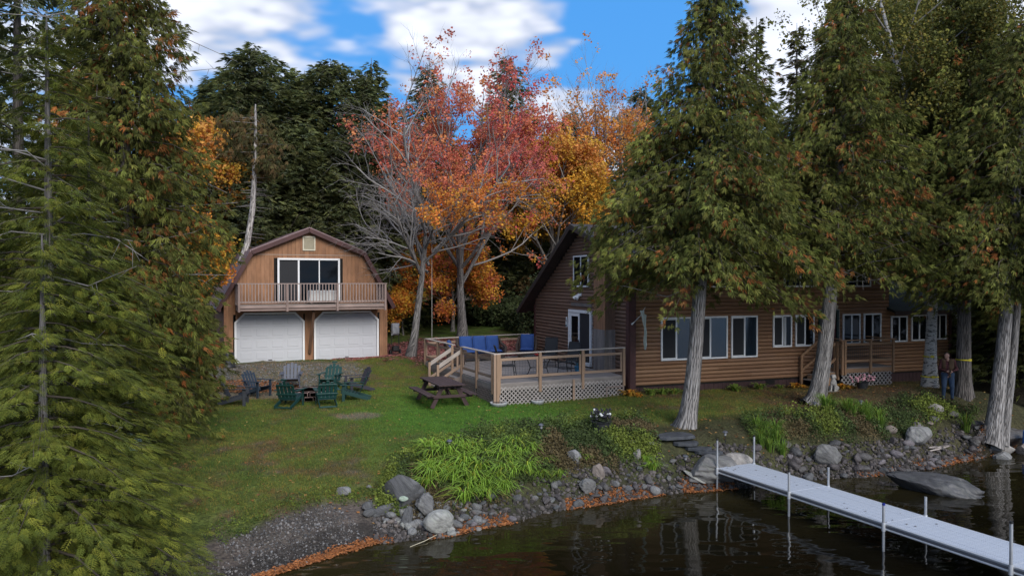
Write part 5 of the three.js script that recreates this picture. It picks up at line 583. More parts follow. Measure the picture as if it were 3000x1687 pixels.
// ---------- aluminium dock ----------
{
  const dir = V(0.4206, 0, 0.9072), acr = V(0.9072, 0, -0.4206), S0 = V(5.69, 0.6, -21.65), SEC = 2.726, Wd = 1.2; const at = (a, b, h = 0) => S0.clone().addScaledVector(dir, a).addScaledVector(acr, b).add(V(0, h, 0));
  const dock = thing('dock', 'long white aluminium dock on posts running out over the dark water', 'dock');
  const slot = tex(256, 64, (u, v) => { const c = (u * 16) % 1, d = (v * 3) % 1, k = (Math.floor(u * 16) % 4 < 3) && c > 0.25 && c < 0.75 && d > 0.3 && d < 0.62; return k ? [0.56, 0.58, 0.62] : [0.93, 0.94, 0.96]; }, [0.7, 0.20]); const deckM = mat([0.45, 0.48, 0.525], { map: slot, roughness: 0.55 }), side = mat([0.62, 0.63, 0.64], { metalness: 0.55, roughness: 0.42 }), under = mat([0.09, 0.09, 0.10], { roughness: 0.6 });
  for (let s = 0; s < 5; s++) {
    const a0 = s * SEC + 0.008, a1 = (s + 1) * SEC - 0.008;
    for (let k = 0; k < 6; k++) { const g = new Geo().beam(at(a0, (k + 0.5) * Wd / 6, -0.02), at(a1, (k + 0.5) * Wd / 6, -0.02), Wd / 6 - 0.006, 0.035, Y, 0.004); part('deck_plank', g, deckM, dock); }
    for (const b of [-0.012, Wd + 0.012]) { part('side_rail', new Geo().beam(at(a0, b, -0.075), at(a1, b, -0.075), 0.03, 0.14, Y, 0.006).beam(at(a0, b + (b < 0 ? -0.018 : 0.018), -0.02), at(a1, b + (b < 0 ? -0.018 : 0.018), -0.02), 0.02, 0.03, Y, 0.005).beam(at(a0, b + (b < 0 ? -0.018 : 0.018), -0.13), at(a1, b + (b < 0 ? -0.018 : 0.018), -0.13), 0.02, 0.03, Y, 0.005), side, dock); part('rail_groove', new Geo().beam(at(a0, b + (b < 0 ? -0.017 : 0.017), -0.075), at(a1, b + (b < 0 ? -0.017 : 0.017), -0.075), 0.004, 0.05), under, dock); }
    part('crossbar', new Geo().beam(at(a0 + 0.03, 0, -0.09), at(a0 + 0.03, Wd, -0.09), 0.05, 0.1).beam(at(a1 - 0.03, 0, -0.09), at(a1 - 0.03, Wd, -0.09), 0.05, 0.1), under, dock);
  }
  const tops = [[0.78, 0.77], [0.5, 0.47], [0.4, 0.41], [0.78, 0.7], [0.6, 0.6], [0.6, 0.6]];
  tops.forEach(([l, r2], k) => { for (const [b, h] of [[-0.055, l], [Wd + 0.055, r2]]) { const a = k * SEC + (k ? 0.0 : 0.05), p = at(a, b), g = Math.min(ground(p.x, p.z), 0) - 0.15; part('post', new Geo().tube([V(p.x, g, p.z), V(p.x, 0.6 + h, p.z)], 0.03, 12), M.galv, dock); part('post_sleeve', new Geo().tube([V(p.x, 0.43, p.z), V(p.x, 0.61, p.z)], 0.042, 10), side, dock); const dark = b < 0 || k === 0; if (dark) part('post_cap', new Geo().tube([V(p.x, 0.585 + h, p.z), V(p.x, 0.625 + h, p.z)], 0.034, 12), k === 2 ? mat([0.01, 0.02, 0.2], { roughness: 0.4 }) : M.black, dock); } });
}
// ---------- other things ----------
{ // pale turquoise canoe lying upturned under the hemlocks
  const t = thing('canoe', 'pale turquoise upturned canoe glimpsed through the hemlock branches', 'canoe', onGround(-10.75, -21.7, 0.02), 0.5), g = new Geo(), N = 20, S = 9, R = []; for (let i = 0; i <= N; i++) { const s = i / N * 2 - 1, w = 0.43 * Math.pow(Math.max(0, 1 - s * s), 0.6) + 0.01, h = 0.36 + 0.16 * s ** 4; R.push([...Array(S + 1).keys()].map((k) => { const a = k / S * Math.PI; return V(Math.cos(a) * w, Math.sin(a) ** 0.7 * h * (1 - 0.25 * s ** 4), s * 2.2); })); } for (let i = 0; i < N; i++) for (let k = 0; k < S; k++) g.quad(R[i][k + 1], R[i][k], R[i + 1][k], R[i + 1][k + 1]); part('hull', g, mat([0.5, 0.74, 0.78], { roughness: 0.35, side: THREE.DoubleSide }), t); part('keel', new Geo().tube([V(0, 0.37, -1.9), V(0, 0.365, 0), V(0, 0.37, 1.9)], 0.02, 6), mat([0.4, 0.6, 0.62]), t);
}
{ // hand cart with a grey cover by the garage corner
  const t = thing('hand_cart', 'black hand cart with a grey cover beside the right corner of the garage', 'cart', onGround(-5.75, -38.5), 0.3); part('frame', new Geo().tube([V(-0.15, 0.15, 0), V(-0.15, 1.0, -0.1), V(0.1, 1.15, -0.12)], 0.018, 6).tube([V(0.2, 0.15, 0), V(0.2, 1.0, -0.1), V(0.1, 1.15, -0.12)], 0.018, 6).box(0, 0.1, 0.12, 0.42, 0.05, 0.3), M.ironBlack, t); part('cover', cushionGeo(0.4, 0.6, 0.34).translate(0.03, 1.3, -0.1), mat([0.3, 0.31, 0.33], { map: T.cloth }), t); part('engine', new Geo().box(0.02, 0.36, 0.08, 0.32, 0.26, 0.3, 0.04), M.black, t); for (const s of [-1, 1]) part('wheel', new THREE.TorusGeometry(0.13, 0.045, 8, 18).rotateY(Math.PI / 2).translate(s * 0.24, 0.16, 0.05), M.black, t);
}
{ // utility pole and wires
  const t = thing('utility_pole', 'brown wooden utility pole behind the garage roof', 'utility pole', onGround(-11.8, -55)), b = t.position.y; part('pole', new Geo().tube([V(0, 0, 0), V(0, 10.65 - b, 0)], [0.17, 0.12], 10), mat([0.2, 0.12, 0.095], { map: T.bark }), t); part('crossarm', new Geo().box(0, 10.2 - b, 0.12, 1.5, 0.1, 0.09), M.latticeOld, t); for (const x of [-0.65, 0, 0.65]) part('insulator', new Geo().tube([V(x, 10.25 - b, 0.12), V(x, 10.42 - b, 0.12)], [0.045, 0.03], 8), M.white, t);
  for (const [k, [h, a, c, l]] of [[10.4, [-45, 10.2, -52], [14, 9.2, -60], 'upper thin power wire running past the utility pole'], [9.3, [-45, 9.0, -52], [14, 8.0, -60], 'lower thin power wire running past the utility pole']].entries()) { const w = thing('power_wire', l, 'wire'), A = V(...a), B = V(...c), Mx = V(-11.8 + (k ? 0 : 0.65), h, -54.88), p = []; for (let q = 0; q <= 12; q++) { const s = q / 12, v = A.clone().lerp(Mx, s); v.y -= 1.0 * s * (1 - s) * 2; p.push(v); } for (let q = 1; q <= 12; q++) { const s = q / 12, v = Mx.clone().lerp(B, s); v.y -= 1.0 * s * (1 - s) * 2; p.push(v); } part('wire', new Geo().tube(p, 0.014, 4), M.wire, w); }
}
{ const t = thing('barrel', 'bright blue barrel standing at the water edge, cut by the right picture edge', 'barrel', [17.25, 0.02, -26.0]); part('drum', new THREE.LatheGeometry([[0.001, 0], [0.2, 0], [0.23, 0.06], [0.245, 0.3], [0.23, 0.7], [0.2, 0.76], [0.001, 0.76]].map((q) => new THREE.Vector2(...q)), 20), M.tarp, t); part('lid', new THREE.CylinderGeometry(0.13, 0.13, 0.03, 16).translate(0, 0.775, 0), M.black, t); }
{ const t = thing('driftwood', 'bleached broken branch lying on the dark shore stones at the right', 'driftwood', onGround(13.75, -25.25, 0.06), 0.5); part('branch', new Geo().tube([V(-0.5, 0.1, 0), V(-0.1, 0.06, 0.05), V(0.3, 0.03, -0.02), V(0.55, 0.05, 0.02)], [0.03, 0.05, 0.06, 0.03], 8).tube([V(-0.6, 0.03, 0.12), V(0, 0.03, 0.1)], [0.02, 0.03], 6), mat([0.42, 0.37, 0.34], { map: T.bark }), t); const s = thing('stick', 'thin pale stick lying in the shallows beside the pale boulder', 'stick', [-1.95, 0.01, -17.25], 0.9); part('stick', new Geo().tube([V(-0.42, 0.0, 0.0), V(0, 0.02, 0.02), V(0.42, 0.05, 0)], [0.008, 0.01, 0.008], 5), mat([0.45, 0.40, 0.28]), s); }

// ---------- figures: smooth union of tapered capsules, meshed with marching cubes ----------
function capsules(list, k) { return (p) => { let d = 1e9; for (const [ax, ay, az, ra, bx, by, bz, rb] of list) { const dx = bx - ax, dy = by - ay, dz = bz - az, px = p[0] - ax, py = p[1] - ay, pz = p[2] - az, t = clamp((px * dx + py * dy + pz * dz) / (dx * dx + dy * dy + dz * dz + 1e-9)), e = Math.hypot(px - dx * t, py - dy * t, pz - dz * t) - lerp(ra, rb, t), h = clamp(0.5 + 0.5 * (d - e) / k); d = lerp(d, e, h) - k * h * (1 - h); } return d; }; }
function field(f, c, half, res, uvs = 1) {
  const mc = new MarchingCubes(res, new THREE.MeshBasicMaterial(), false, false, 60000), s = res, hs = s / 2; mc.isolation = 0; for (let z = 0; z < s; z++) for (let y = 0; y < s; y++) for (let x = 0; x < s; x++) mc.field[x + y * s + z * s * s] = -f([c[0] + (x - hs) / hs * half, c[1] + (y - hs) / hs * half, c[2] + (z - hs) / hs * half]); mc.update();
  const n = mc.count, g = new Geo(), A = mc.positionArray, e = 0.003, key = new Map(); for (let k = 0; k < n; k += 3) { const id = [0, 1, 2].map((q) => { const p = [c[0] + A[(k + q) * 3] * half, c[1] + A[(k + q) * 3 + 1] * half, c[2] + A[(k + q) * 3 + 2] * half], h = p.map((v) => Math.round(v * 4e4)).join(); if (!key.has(h)) { const d0 = f(p), N = V(f([p[0] + e, p[1], p[2]]) - d0, f([p[0], p[1] + e, p[2]]) - d0, f([p[0], p[1], p[2] + e]) - d0).normalize(); key.set(h, g.vert(...p, N.x, N.y, N.z, p[0] * uvs + p[2] * uvs, p[1] * uvs)); } return key.get(h); }); const P = (i) => V(g.p[i * 3], g.p[i * 3 + 1], g.p[i * 3 + 2]), a = P(id[0]), nn = P(id[1]).sub(a).cross(P(id[2]).sub(a)), m = V(g.n[id[0] * 3], g.n[id[0] * 3 + 1], g.n[id[0] * 3 + 2]); if (nn.lengthSq() > 1e-16) g.i.push(id[0], ...(nn.dot(m) > 0 ? [id[1], id[2]] : [id[2], id[1]])); }
  return g.build();
}
{ // man looking down at his hands between the birch and the next trunk
  const t = thing('person', 'standing man in a brown vest, plaid shirt and blue jeans looking down at his hands', 'person', onGround(15.5, -27.85), -0.35);
  const hip = 0.9, sh = 1.43, skin = mat([0.42, 0.24, 0.18], { roughness: 0.6 }), legs = [[-0.1, hip, 0, 0.1, -0.12, 0.5, 0.035, 0.068], [-0.12, 0.5, 0.035, 0.066, -0.13, 0.09, -0.01, 0.042], [0.1, hip, 0, 0.1, 0.13, 0.5, 0.03, 0.068], [0.13, 0.5, 0.03, 0.066, 0.15, 0.09, -0.02, 0.042], [-0.09, hip + 0.04, 0, 0.11, 0.09, hip + 0.04, 0, 0.11]];
  const elbowL = [-0.27, 1.12, 0.03], elbowR = [0.28, 1.12, 0.02], wristL = [-0.07, 1.06, 0.26], wristR = [0.10, 1.05, 0.25];
  const arms = [[-0.19, sh, 0, 0.058, ...elbowL, 0.046], [...elbowL, 0.045, ...wristL, 0.03], [0.19, sh, 0, 0.058, ...elbowR, 0.046], [...elbowR, 0.045, ...wristR, 0.03]], trunk = [[0, hip, 0, 0.125, 0, 1.2, 0.0, 0.125], [-0.07, 1.2, 0, 0.12, -0.1, 1.38, -0.01, 0.095], [0.07, 1.2, 0, 0.12, 0.1, 1.38, -0.01, 0.095], [-0.17, sh, 0, 0.06, 0.17, sh, 0, 0.06]];
  const headC = [-0.045, 1.6, 0.075], neck = [[0, 1.42, 0, 0.06, -0.03, 1.54, 0.045, 0.055]];
  const fingers = []; for (const [w, sx] of [[wristL, 1], [wristR, -1]]) { const px = w[0] + sx * 0.035, py = w[1] - 0.005, pz = w[2] + 0.045; fingers.push([w[0], w[1], w[2], 0.026, px, py, pz, 0.03]); for (let k = 0; k < 4; k++) { const o = (k - 1.5) * 0.017; fingers.push([px, py + o, pz, 0.01, px + sx * 0.035, py + o, pz + 0.022 - k * 0.003, 0.0085], [px + sx * 0.035, py + o, pz + 0.022 - k * 0.003, 0.0085, px + sx * 0.05, py + o - 0.004, pz + 0.0, 0.0075]); } fingers.push([w[0] + sx * 0.01, w[1] + 0.02, w[2] + 0.02, 0.012, px + sx * 0.005, py + 0.05, pz + 0.02, 0.0095]); }
  const bodyF = capsules([...legs.map((q) => q.map((v, i) => (i === 3 || i === 7 ? v * 0.88 : v))), ...arms.map((q) => q.map((v, i) => (i === 3 || i === 7 ? v * 0.85 : v))), ...trunk.map((q) => q.map((v, i) => (i === 3 || i === 7 ? v * 0.88 : v))), ...neck], 0.03);
  const body = new Geo().add(field(bodyF, [0, 0.85, 0.05], 0.9, 110));
  const headF = (p) => { const tilt = 0.42, y0 = p[1] - headC[1], z0 = p[2] - headC[2], x0 = p[0] - headC[0], yy = y0 * Math.cos(tilt) + z0 * Math.sin(tilt), zz = -y0 * Math.sin(tilt) + z0 * Math.cos(tilt), xr = x0 * Math.cos(0.5) - zz * Math.sin(-0.5) * 1, zr = x0 * Math.sin(-0.5) + zz * Math.cos(0.5); let d = (Math.hypot(xr / 0.074, yy / 0.112, zr / 0.093) - 1) * 0.08; const jaw = (Math.hypot(xr / 0.056, (yy + 0.062) / 0.058, (zr - 0.025) / 0.066) - 1) * 0.055, nose = (Math.hypot(xr / 0.013, (yy + 0.006) / 0.026, (zr - 0.098) / 0.02) - 1) * 0.014, brow = (Math.hypot(xr / 0.055, (yy - 0.022) / 0.012, (zr - 0.08) / 0.016) - 1) * 0.012, earA = (Math.hypot((xr - 0.075) / 0.012, yy / 0.032, (zr + 0.005) / 0.02) - 1) * 0.012, earB = (Math.hypot((xr + 0.075) / 0.012, yy / 0.032, (zr + 0.005) / 0.02) - 1) * 0.012, lip = (Math.hypot(xr / 0.026, (yy + 0.058) / 0.009, (zr - 0.083) / 0.012) - 1) * 0.009; for (const e of [jaw, nose, brow, earA, earB, lip]) { const k = 0.012, h = clamp(0.5 + 0.5 * (d - e) / k); d = lerp(d, e, h) - k * h * (1 - h); } for (const s of [-1, 1]) { const eye = Math.hypot(xr - s * 0.03, yy - 0.004, zr - 0.093) - 0.014; d = Math.max(d, -eye); } return d; };
  body.add(field(headF, headC, 0.15, 64)); body.add(field(capsules(fingers, 0.006), [0.0, 1.05, 0.3], 0.15, 84)); part('body', body, skin, t);
  part('shirt', field((p) => Math.max(capsules([...arms, ...trunk.map((q) => q.map((v, i) => (i === 3 || i === 7 ? v * 1.0 : v)))], 0.04)(p), p[1] - 1.49, 0.9 - p[1]), [0, 1.18, 0.06], 0.42, 76, 1), mat([0.10, 0.028, 0.03], { map: T.flannel }), t);
  const vest = (p) => Math.max(capsules(trunk.map((q) => q.map((v, i) => (i === 3 || i === 7 ? v * 1.16 : v))), 0.05)(p), p[1] - 1.485, 0.84 - p[1], Math.abs(p[0]) - 0.2, -(Math.max(Math.abs(p[0] + 0.03) - 0.055, -(p[2] - 0.05)))); part('vest', field(vest, [0, 1.16, 0.0], 0.4, 76), mat([0.10, 0.058, 0.028], { map: T.cloth }), t);
  part('jeans', field((p) => Math.max(capsules(legs.map((q) => q.map((v, i) => (i === 3 || i === 7 ? v * 1.13 : v))), 0.03)(p), p[1] - 1.0, 0.06 - p[1]), [0, 0.52, 0.02], 0.56, 84), mat([0.04, 0.07, 0.125], { map: T.cloth }), t);
  part('hair', field((p) => { const a = headF(p) - 0.012, y0 = p[1] - headC[1], z0 = p[2] - headC[2]; return Math.max(a, -(y0 * 0.75 - z0 * 0.75 - 0.008)); }, headC, 0.16, 48), mat([0.05, 0.038, 0.032], { roughness: 0.7 }), t);
  for (const [s, x, z] of [[-1, -0.13, 0.05], [1, 0.15, 0.04]]) part('shoe', field(capsules([[x, 0.045, -0.07, 0.045, x + s * 0.02, 0.038, 0.14, 0.04], [x, 0.1, -0.05, 0.045, x, 0.05, -0.03, 0.045]], 0.03), [x, 0.06, 0.03], 0.2, 36), mat([0.07, 0.045, 0.03]), t);
  const ph = thing('phone', 'small dark phone held in both hands by the man', 'phone', t.localToWorld(V(0.015, 1.075, 0.325)).toArray(), t.rotation.y); part('phone', new Geo().obox(V(0, 0, 0), V(1, 0, 0), V(0, 0.5, -0.86), V(0, 0.86, 0.5), 0.075, 0.14, 0.01, 0.003), M.black, ph);
}
{ // sitting dog statue by the landing
  const t = thing('dog_statue', 'white stone statue of a sitting dog beside the landing steps', 'statue', onGround(11.84, -28.83), -0.55);
  const f = capsules([[0, 0.13, -0.10, 0.12, 0, 0.36, 0.0, 0.095], [0, 0.3, 0.03, 0.10, 0, 0.44, 0.045, 0.065], [0, 0.44, 0.045, 0.06, 0, 0.55, 0.06, 0.06], [0, 0.56, 0.06, 0.075, 0, 0.55, 0.1, 0.055], [0, 0.54, 0.1, 0.045, 0, 0.52, 0.17, 0.034], [-0.06, 0.32, 0.06, 0.045, -0.065, 0.03, 0.1, 0.028], [0.06, 0.32, 0.06, 0.045, 0.065, 0.03, 0.1, 0.028], [-0.065, 0.025, 0.09, 0.03, -0.065, 0.025, 0.14, 0.027], [0.065, 0.025, 0.09, 0.03, 0.065, 0.025, 0.14, 0.027], [-0.1, 0.12, -0.07, 0.085, -0.11, 0.1, 0.02, 0.06], [0.1, 0.12, -0.07, 0.085, 0.11, 0.1, 0.02, 0.06], [-0.11, 0.03, -0.02, 0.035, -0.11, 0.025, 0.08, 0.03], [0.11, 0.03, -0.02, 0.035, 0.11, 0.025, 0.08, 0.03], [-0.065, 0.6, 0.05, 0.02, -0.085, 0.51, 0.06, 0.026], [0.065, 0.6, 0.05, 0.02, 0.085, 0.51, 0.06, 0.026], [0, 0.05, -0.18, 0.035, 0.1, 0.035, -0.24, 0.02]], 0.025);
  part('dog', field(f, [0, 0.31, 0.0], 0.36, 90), mat([0.50, 0.48, 0.45], { map: T.rock }), t); part('plinth', new Geo().box(0, -0.02, -0.02, 0.34, 0.06, 0.42, 0.01), mat([0.45, 0.43, 0.4], { map: T.rock }), t);
}

// ================= vegetation =================
const up0 = V(0, 1, 0);
// flat feathery spray (hemlock): stem along +x, twigs to both sides
function featherGeo(n, wTwig, len = 1, width = 0.62, droop = 0.12) { const g = new Geo(), r = rng(n * 7 + 1); const pt = (s) => V(s * len, -droop * s * s, 0); for (let k = 0; k < n; k++) { const s = 0.06 + 0.92 * k / n, p = pt(s), l = width * 0.5 * Math.sin(Math.PI * Math.min(1, 0.22 + s * 0.86)) * (0.75 + r() * 0.4) + 0.04; for (const sd of [-1, 1]) { const e = p.clone().add(V(l * 0.72, -0.10 * l + (r() - 0.5) * 0.08, sd * l)), m = p.clone().lerp(e, 0.5), t = e.clone().sub(p).normalize().cross(Y).normalize().multiplyScalar(wTwig); m.y += 0.02; g.tri(p, m.clone().add(t), e).tri(p, e, m.clone().sub(t)); } } g.tri(pt(0).add(V(0, 0, -wTwig)), pt(1.04), pt(0).add(V(0, 0, wTwig))); return g.build(); }
// hanging fan of scale-leaved branchlets (cedar)
function fanGeo(seed, n = 9) { const g = new Geo(), r = rng(seed); for (let k = 0; k < n; k++) { const a = (k / (n - 1) - 0.5) * 1.9, l = (0.62 + 0.38 * Math.cos(a)) * (0.75 + 0.35 * r()), c = Math.cos(a), s = Math.sin(a), o = V(0.08 * k / n, 0, 0), bend = (r() - 0.5) * 0.3; const e = o.clone().add(V(c * l, bend * 0.5 - 0.06, s * l * 0.75)), m = o.clone().lerp(e, 0.55).add(V(0, 0.05 + bend * 0.25, 0)), t = V(-s, (r() - 0.5) * 0.7, c).normalize().multiplyScalar(0.062 + 0.035 * r()); g.tri(o, m.clone().add(t), e).tri(o, e, m.clone().sub(t)); const e2 = m.clone().add(V(c * 0.16 - s * 0.16, 0.04 * r(), (s * 0.16 + c * 0.16))); g.tri(m, e2, m.clone().lerp(e, 0.35)); const e3 = m.clone().add(V(c * 0.16 + s * 0.16, -0.04 * r(), (s * 0.16 - c * 0.16))); g.tri(m, m.clone().lerp(e, 0.35), e3); } return g.build(); }
// loose cluster of broad leaves
function leavesGeo(seed, n, leaf, spread, flat = 0.7) { const g = new Geo(), r = rng(seed); for (let k = 0; k < n; k++) { const c = V(r() - 0.5, (r() - 0.5) * flat, r() - 0.5).multiplyScalar(2 * spread); const d = V(r() - 0.5, -0.25 - r() * 0.5, r() - 0.5).normalize(), s = d.clone().cross(V(r() - 0.5, r() + 0.3, r() - 0.5)).normalize(), l = leaf * (0.7 + 0.6 * r()), w = l * 0.42, f = d.clone().cross(s).multiplyScalar(w * 0.35); const a = c, b = c.clone().addScaledVector(d, l), m1 = c.clone().addScaledVector(d, l * 0.45).addScaledVector(s, w).add(f), m2 = c.clone().addScaledVector(d, l * 0.45).addScaledVector(s, -w).add(f); g.tri(a, m1, b).tri(a, b, m2); } return g.build(); }
// hanging tassel of narrow blades
function tasselGeo(seed, n, spread, w) { const g = new Geo(), r = rng(seed); for (let k = 0; k < n; k++) { const a = ((k + 0.5) / n - 0.5) * 2 * spread + (r() - 0.5) * 0.3, l = (0.95 - 0.35 * Math.abs(a) / spread) * (0.75 + 0.4 * r()), y = (r() - 0.5) * 0.5, d = V(Math.cos(a), y * 0.6, Math.sin(a)).normalize(), o = V(0.12 * r(), 0, 0), e = o.clone().addScaledVector(d, l), m = o.clone().addScaledVector(d, l * 0.55).add(V(0, 0.05, 0)), t = V(-Math.sin(a), (r() - 0.5) * 1.2, Math.cos(a)).normalize().multiplyScalar(w * (0.7 + 0.6 * r())); g.tri(o, m.clone().add(t), e).tri(o, e, m.clone().sub(t)); } return g.build(); }
const SPR = { hemlock: [featherGeo(6, 0.036, 1, 0.6, 0.25), featherGeo(5, 0.04, 1, 0.7, 0.35), featherGeo(7, 0.034, 1, 0.5, 0.2)], conifer: [tasselGeo(1, 6, 0.8, 0.075), tasselGeo(2, 5, 0.7, 0.085), tasselGeo(9, 7, 0.9, 0.07)], cedar: [tasselGeo(3, 6, 0.6, 0.055), tasselGeo(4, 7, 0.75, 0.05), tasselGeo(5, 5, 0.5, 0.062)], maple: [leavesGeo(7, 18, 0.115, 0.26), leavesGeo(8, 15, 0.125, 0.30)], birch: [leavesGeo(11, 16, 0.085, 0.25, 1), leavesGeo(12, 13, 0.09, 0.28, 1)], shrub: [leavesGeo(15, 12, 0.075, 0.13, 1)], yellowShrub: [leavesGeo(17, 9, 0.09, 0.14, 1)] };
const farM = leafMat({ transmission: 0.45 }), leafM = leafMat(), needleM = leafMat({ transmission: 0.2 });
const pickCol = (list, r) => { let t = 0; for (const c of list) t += c[3]; let q = r() * t; for (const c of list) { q -= c[3]; if (q <= 0) return c; } return list[0]; };
function instances(name, items, geos, m, parent) { // items: {m: Matrix4, c: [r,g,b]}
  geos.forEach((g, k) => { const mine = items.filter((_, i) => i % geos.length === k); if (!mine.length) return; const im = new THREE.InstancedMesh(g, m, mine.length), c = new THREE.Color(); mine.forEach((it, i) => { im.setMatrixAt(i, it.m); im.setColorAt(i, c.setRGB(...it.c)); }); im.name = name; im.castShadow = im.receiveShadow = true; im.userData.kind = 'stuff'; parent.add(im); });
}
function basis(p, fwd, upv, s, s2 = s) { const x = fwd.clone().normalize(), z = x.clone().cross(upv); if (z.lengthSq() < 1e-5) z.set(0, 0, 1); z.normalize(); const y = z.clone().cross(x); return new THREE.Matrix4().set(x.x * s, y.x * s, z.x * s2, p.x, x.y * s, y.y * s, z.y * s2, p.y, x.z * s, y.z * s, z.z * s2, p.z, 0, 0, 0, 1); }
const PAL = {
  cedar: [[0.095, 0.105, 0.022, 4], [0.12, 0.125, 0.028, 3], [0.07, 0.08, 0.018, 3], [0.145, 0.135, 0.035, 1.2]], cedarTip: [[0.155, 0.17, 0.034, 3], [0.185, 0.185, 0.04, 2], [0.13, 0.15, 0.03, 2]], rust: [[0.30, 0.115, 0.03, 2], [0.24, 0.085, 0.025, 2], [0.33, 0.16, 0.05, 1]],
  hemlock: [[0.11, 0.135, 0.019, 3], [0.085, 0.108, 0.017, 3], [0.13, 0.15, 0.02, 2]], hemlockTip: [[0.17, 0.185, 0.024, 3], [0.205, 0.205, 0.027, 2], [0.145, 0.168, 0.023, 2]],
  dark: [[0.105, 0.13, 0.046, 3], [0.125, 0.145, 0.05, 3], [0.09, 0.11, 0.042, 2]], darkTip: [[0.16, 0.175, 0.054, 3], [0.18, 0.18, 0.058, 1]],
  red: [[0.64, 0.20, 0.105, 3], [0.58, 0.155, 0.10, 3], [0.68, 0.27, 0.10, 3], [0.52, 0.14, 0.11, 2]], scarlet: [[0.60, 0.12, 0.11, 3], [0.64, 0.18, 0.10, 2], [0.50, 0.13, 0.13, 1]], orange: [[0.68, 0.27, 0.045, 3], [0.62, 0.19, 0.04, 3], [0.70, 0.36, 0.05, 2]], gold: [[0.74, 0.43, 0.05, 3], [0.70, 0.35, 0.04, 3], [0.60, 0.36, 0.05, 2], [0.36, 0.27, 0.04, 1]], peach: [[0.70, 0.30, 0.085, 3], [0.70, 0.37, 0.09, 3], [0.60, 0.23, 0.06, 2]],
  birch: [[0.14, 0.145, 0.028, 3], [0.19, 0.17, 0.03, 3], [0.10, 0.11, 0.026, 3], [0.26, 0.19, 0.04, 1]], bush: [[0.05, 0.07, 0.025, 3], [0.07, 0.09, 0.03, 2], [0.04, 0.055, 0.02, 2]], brownish: [[0.12, 0.085, 0.035, 3], [0.10, 0.085, 0.03, 3], [0.075, 0.075, 0.025, 3], [0.17, 0.10, 0.04, 1]],
};
let nSprays = 0;
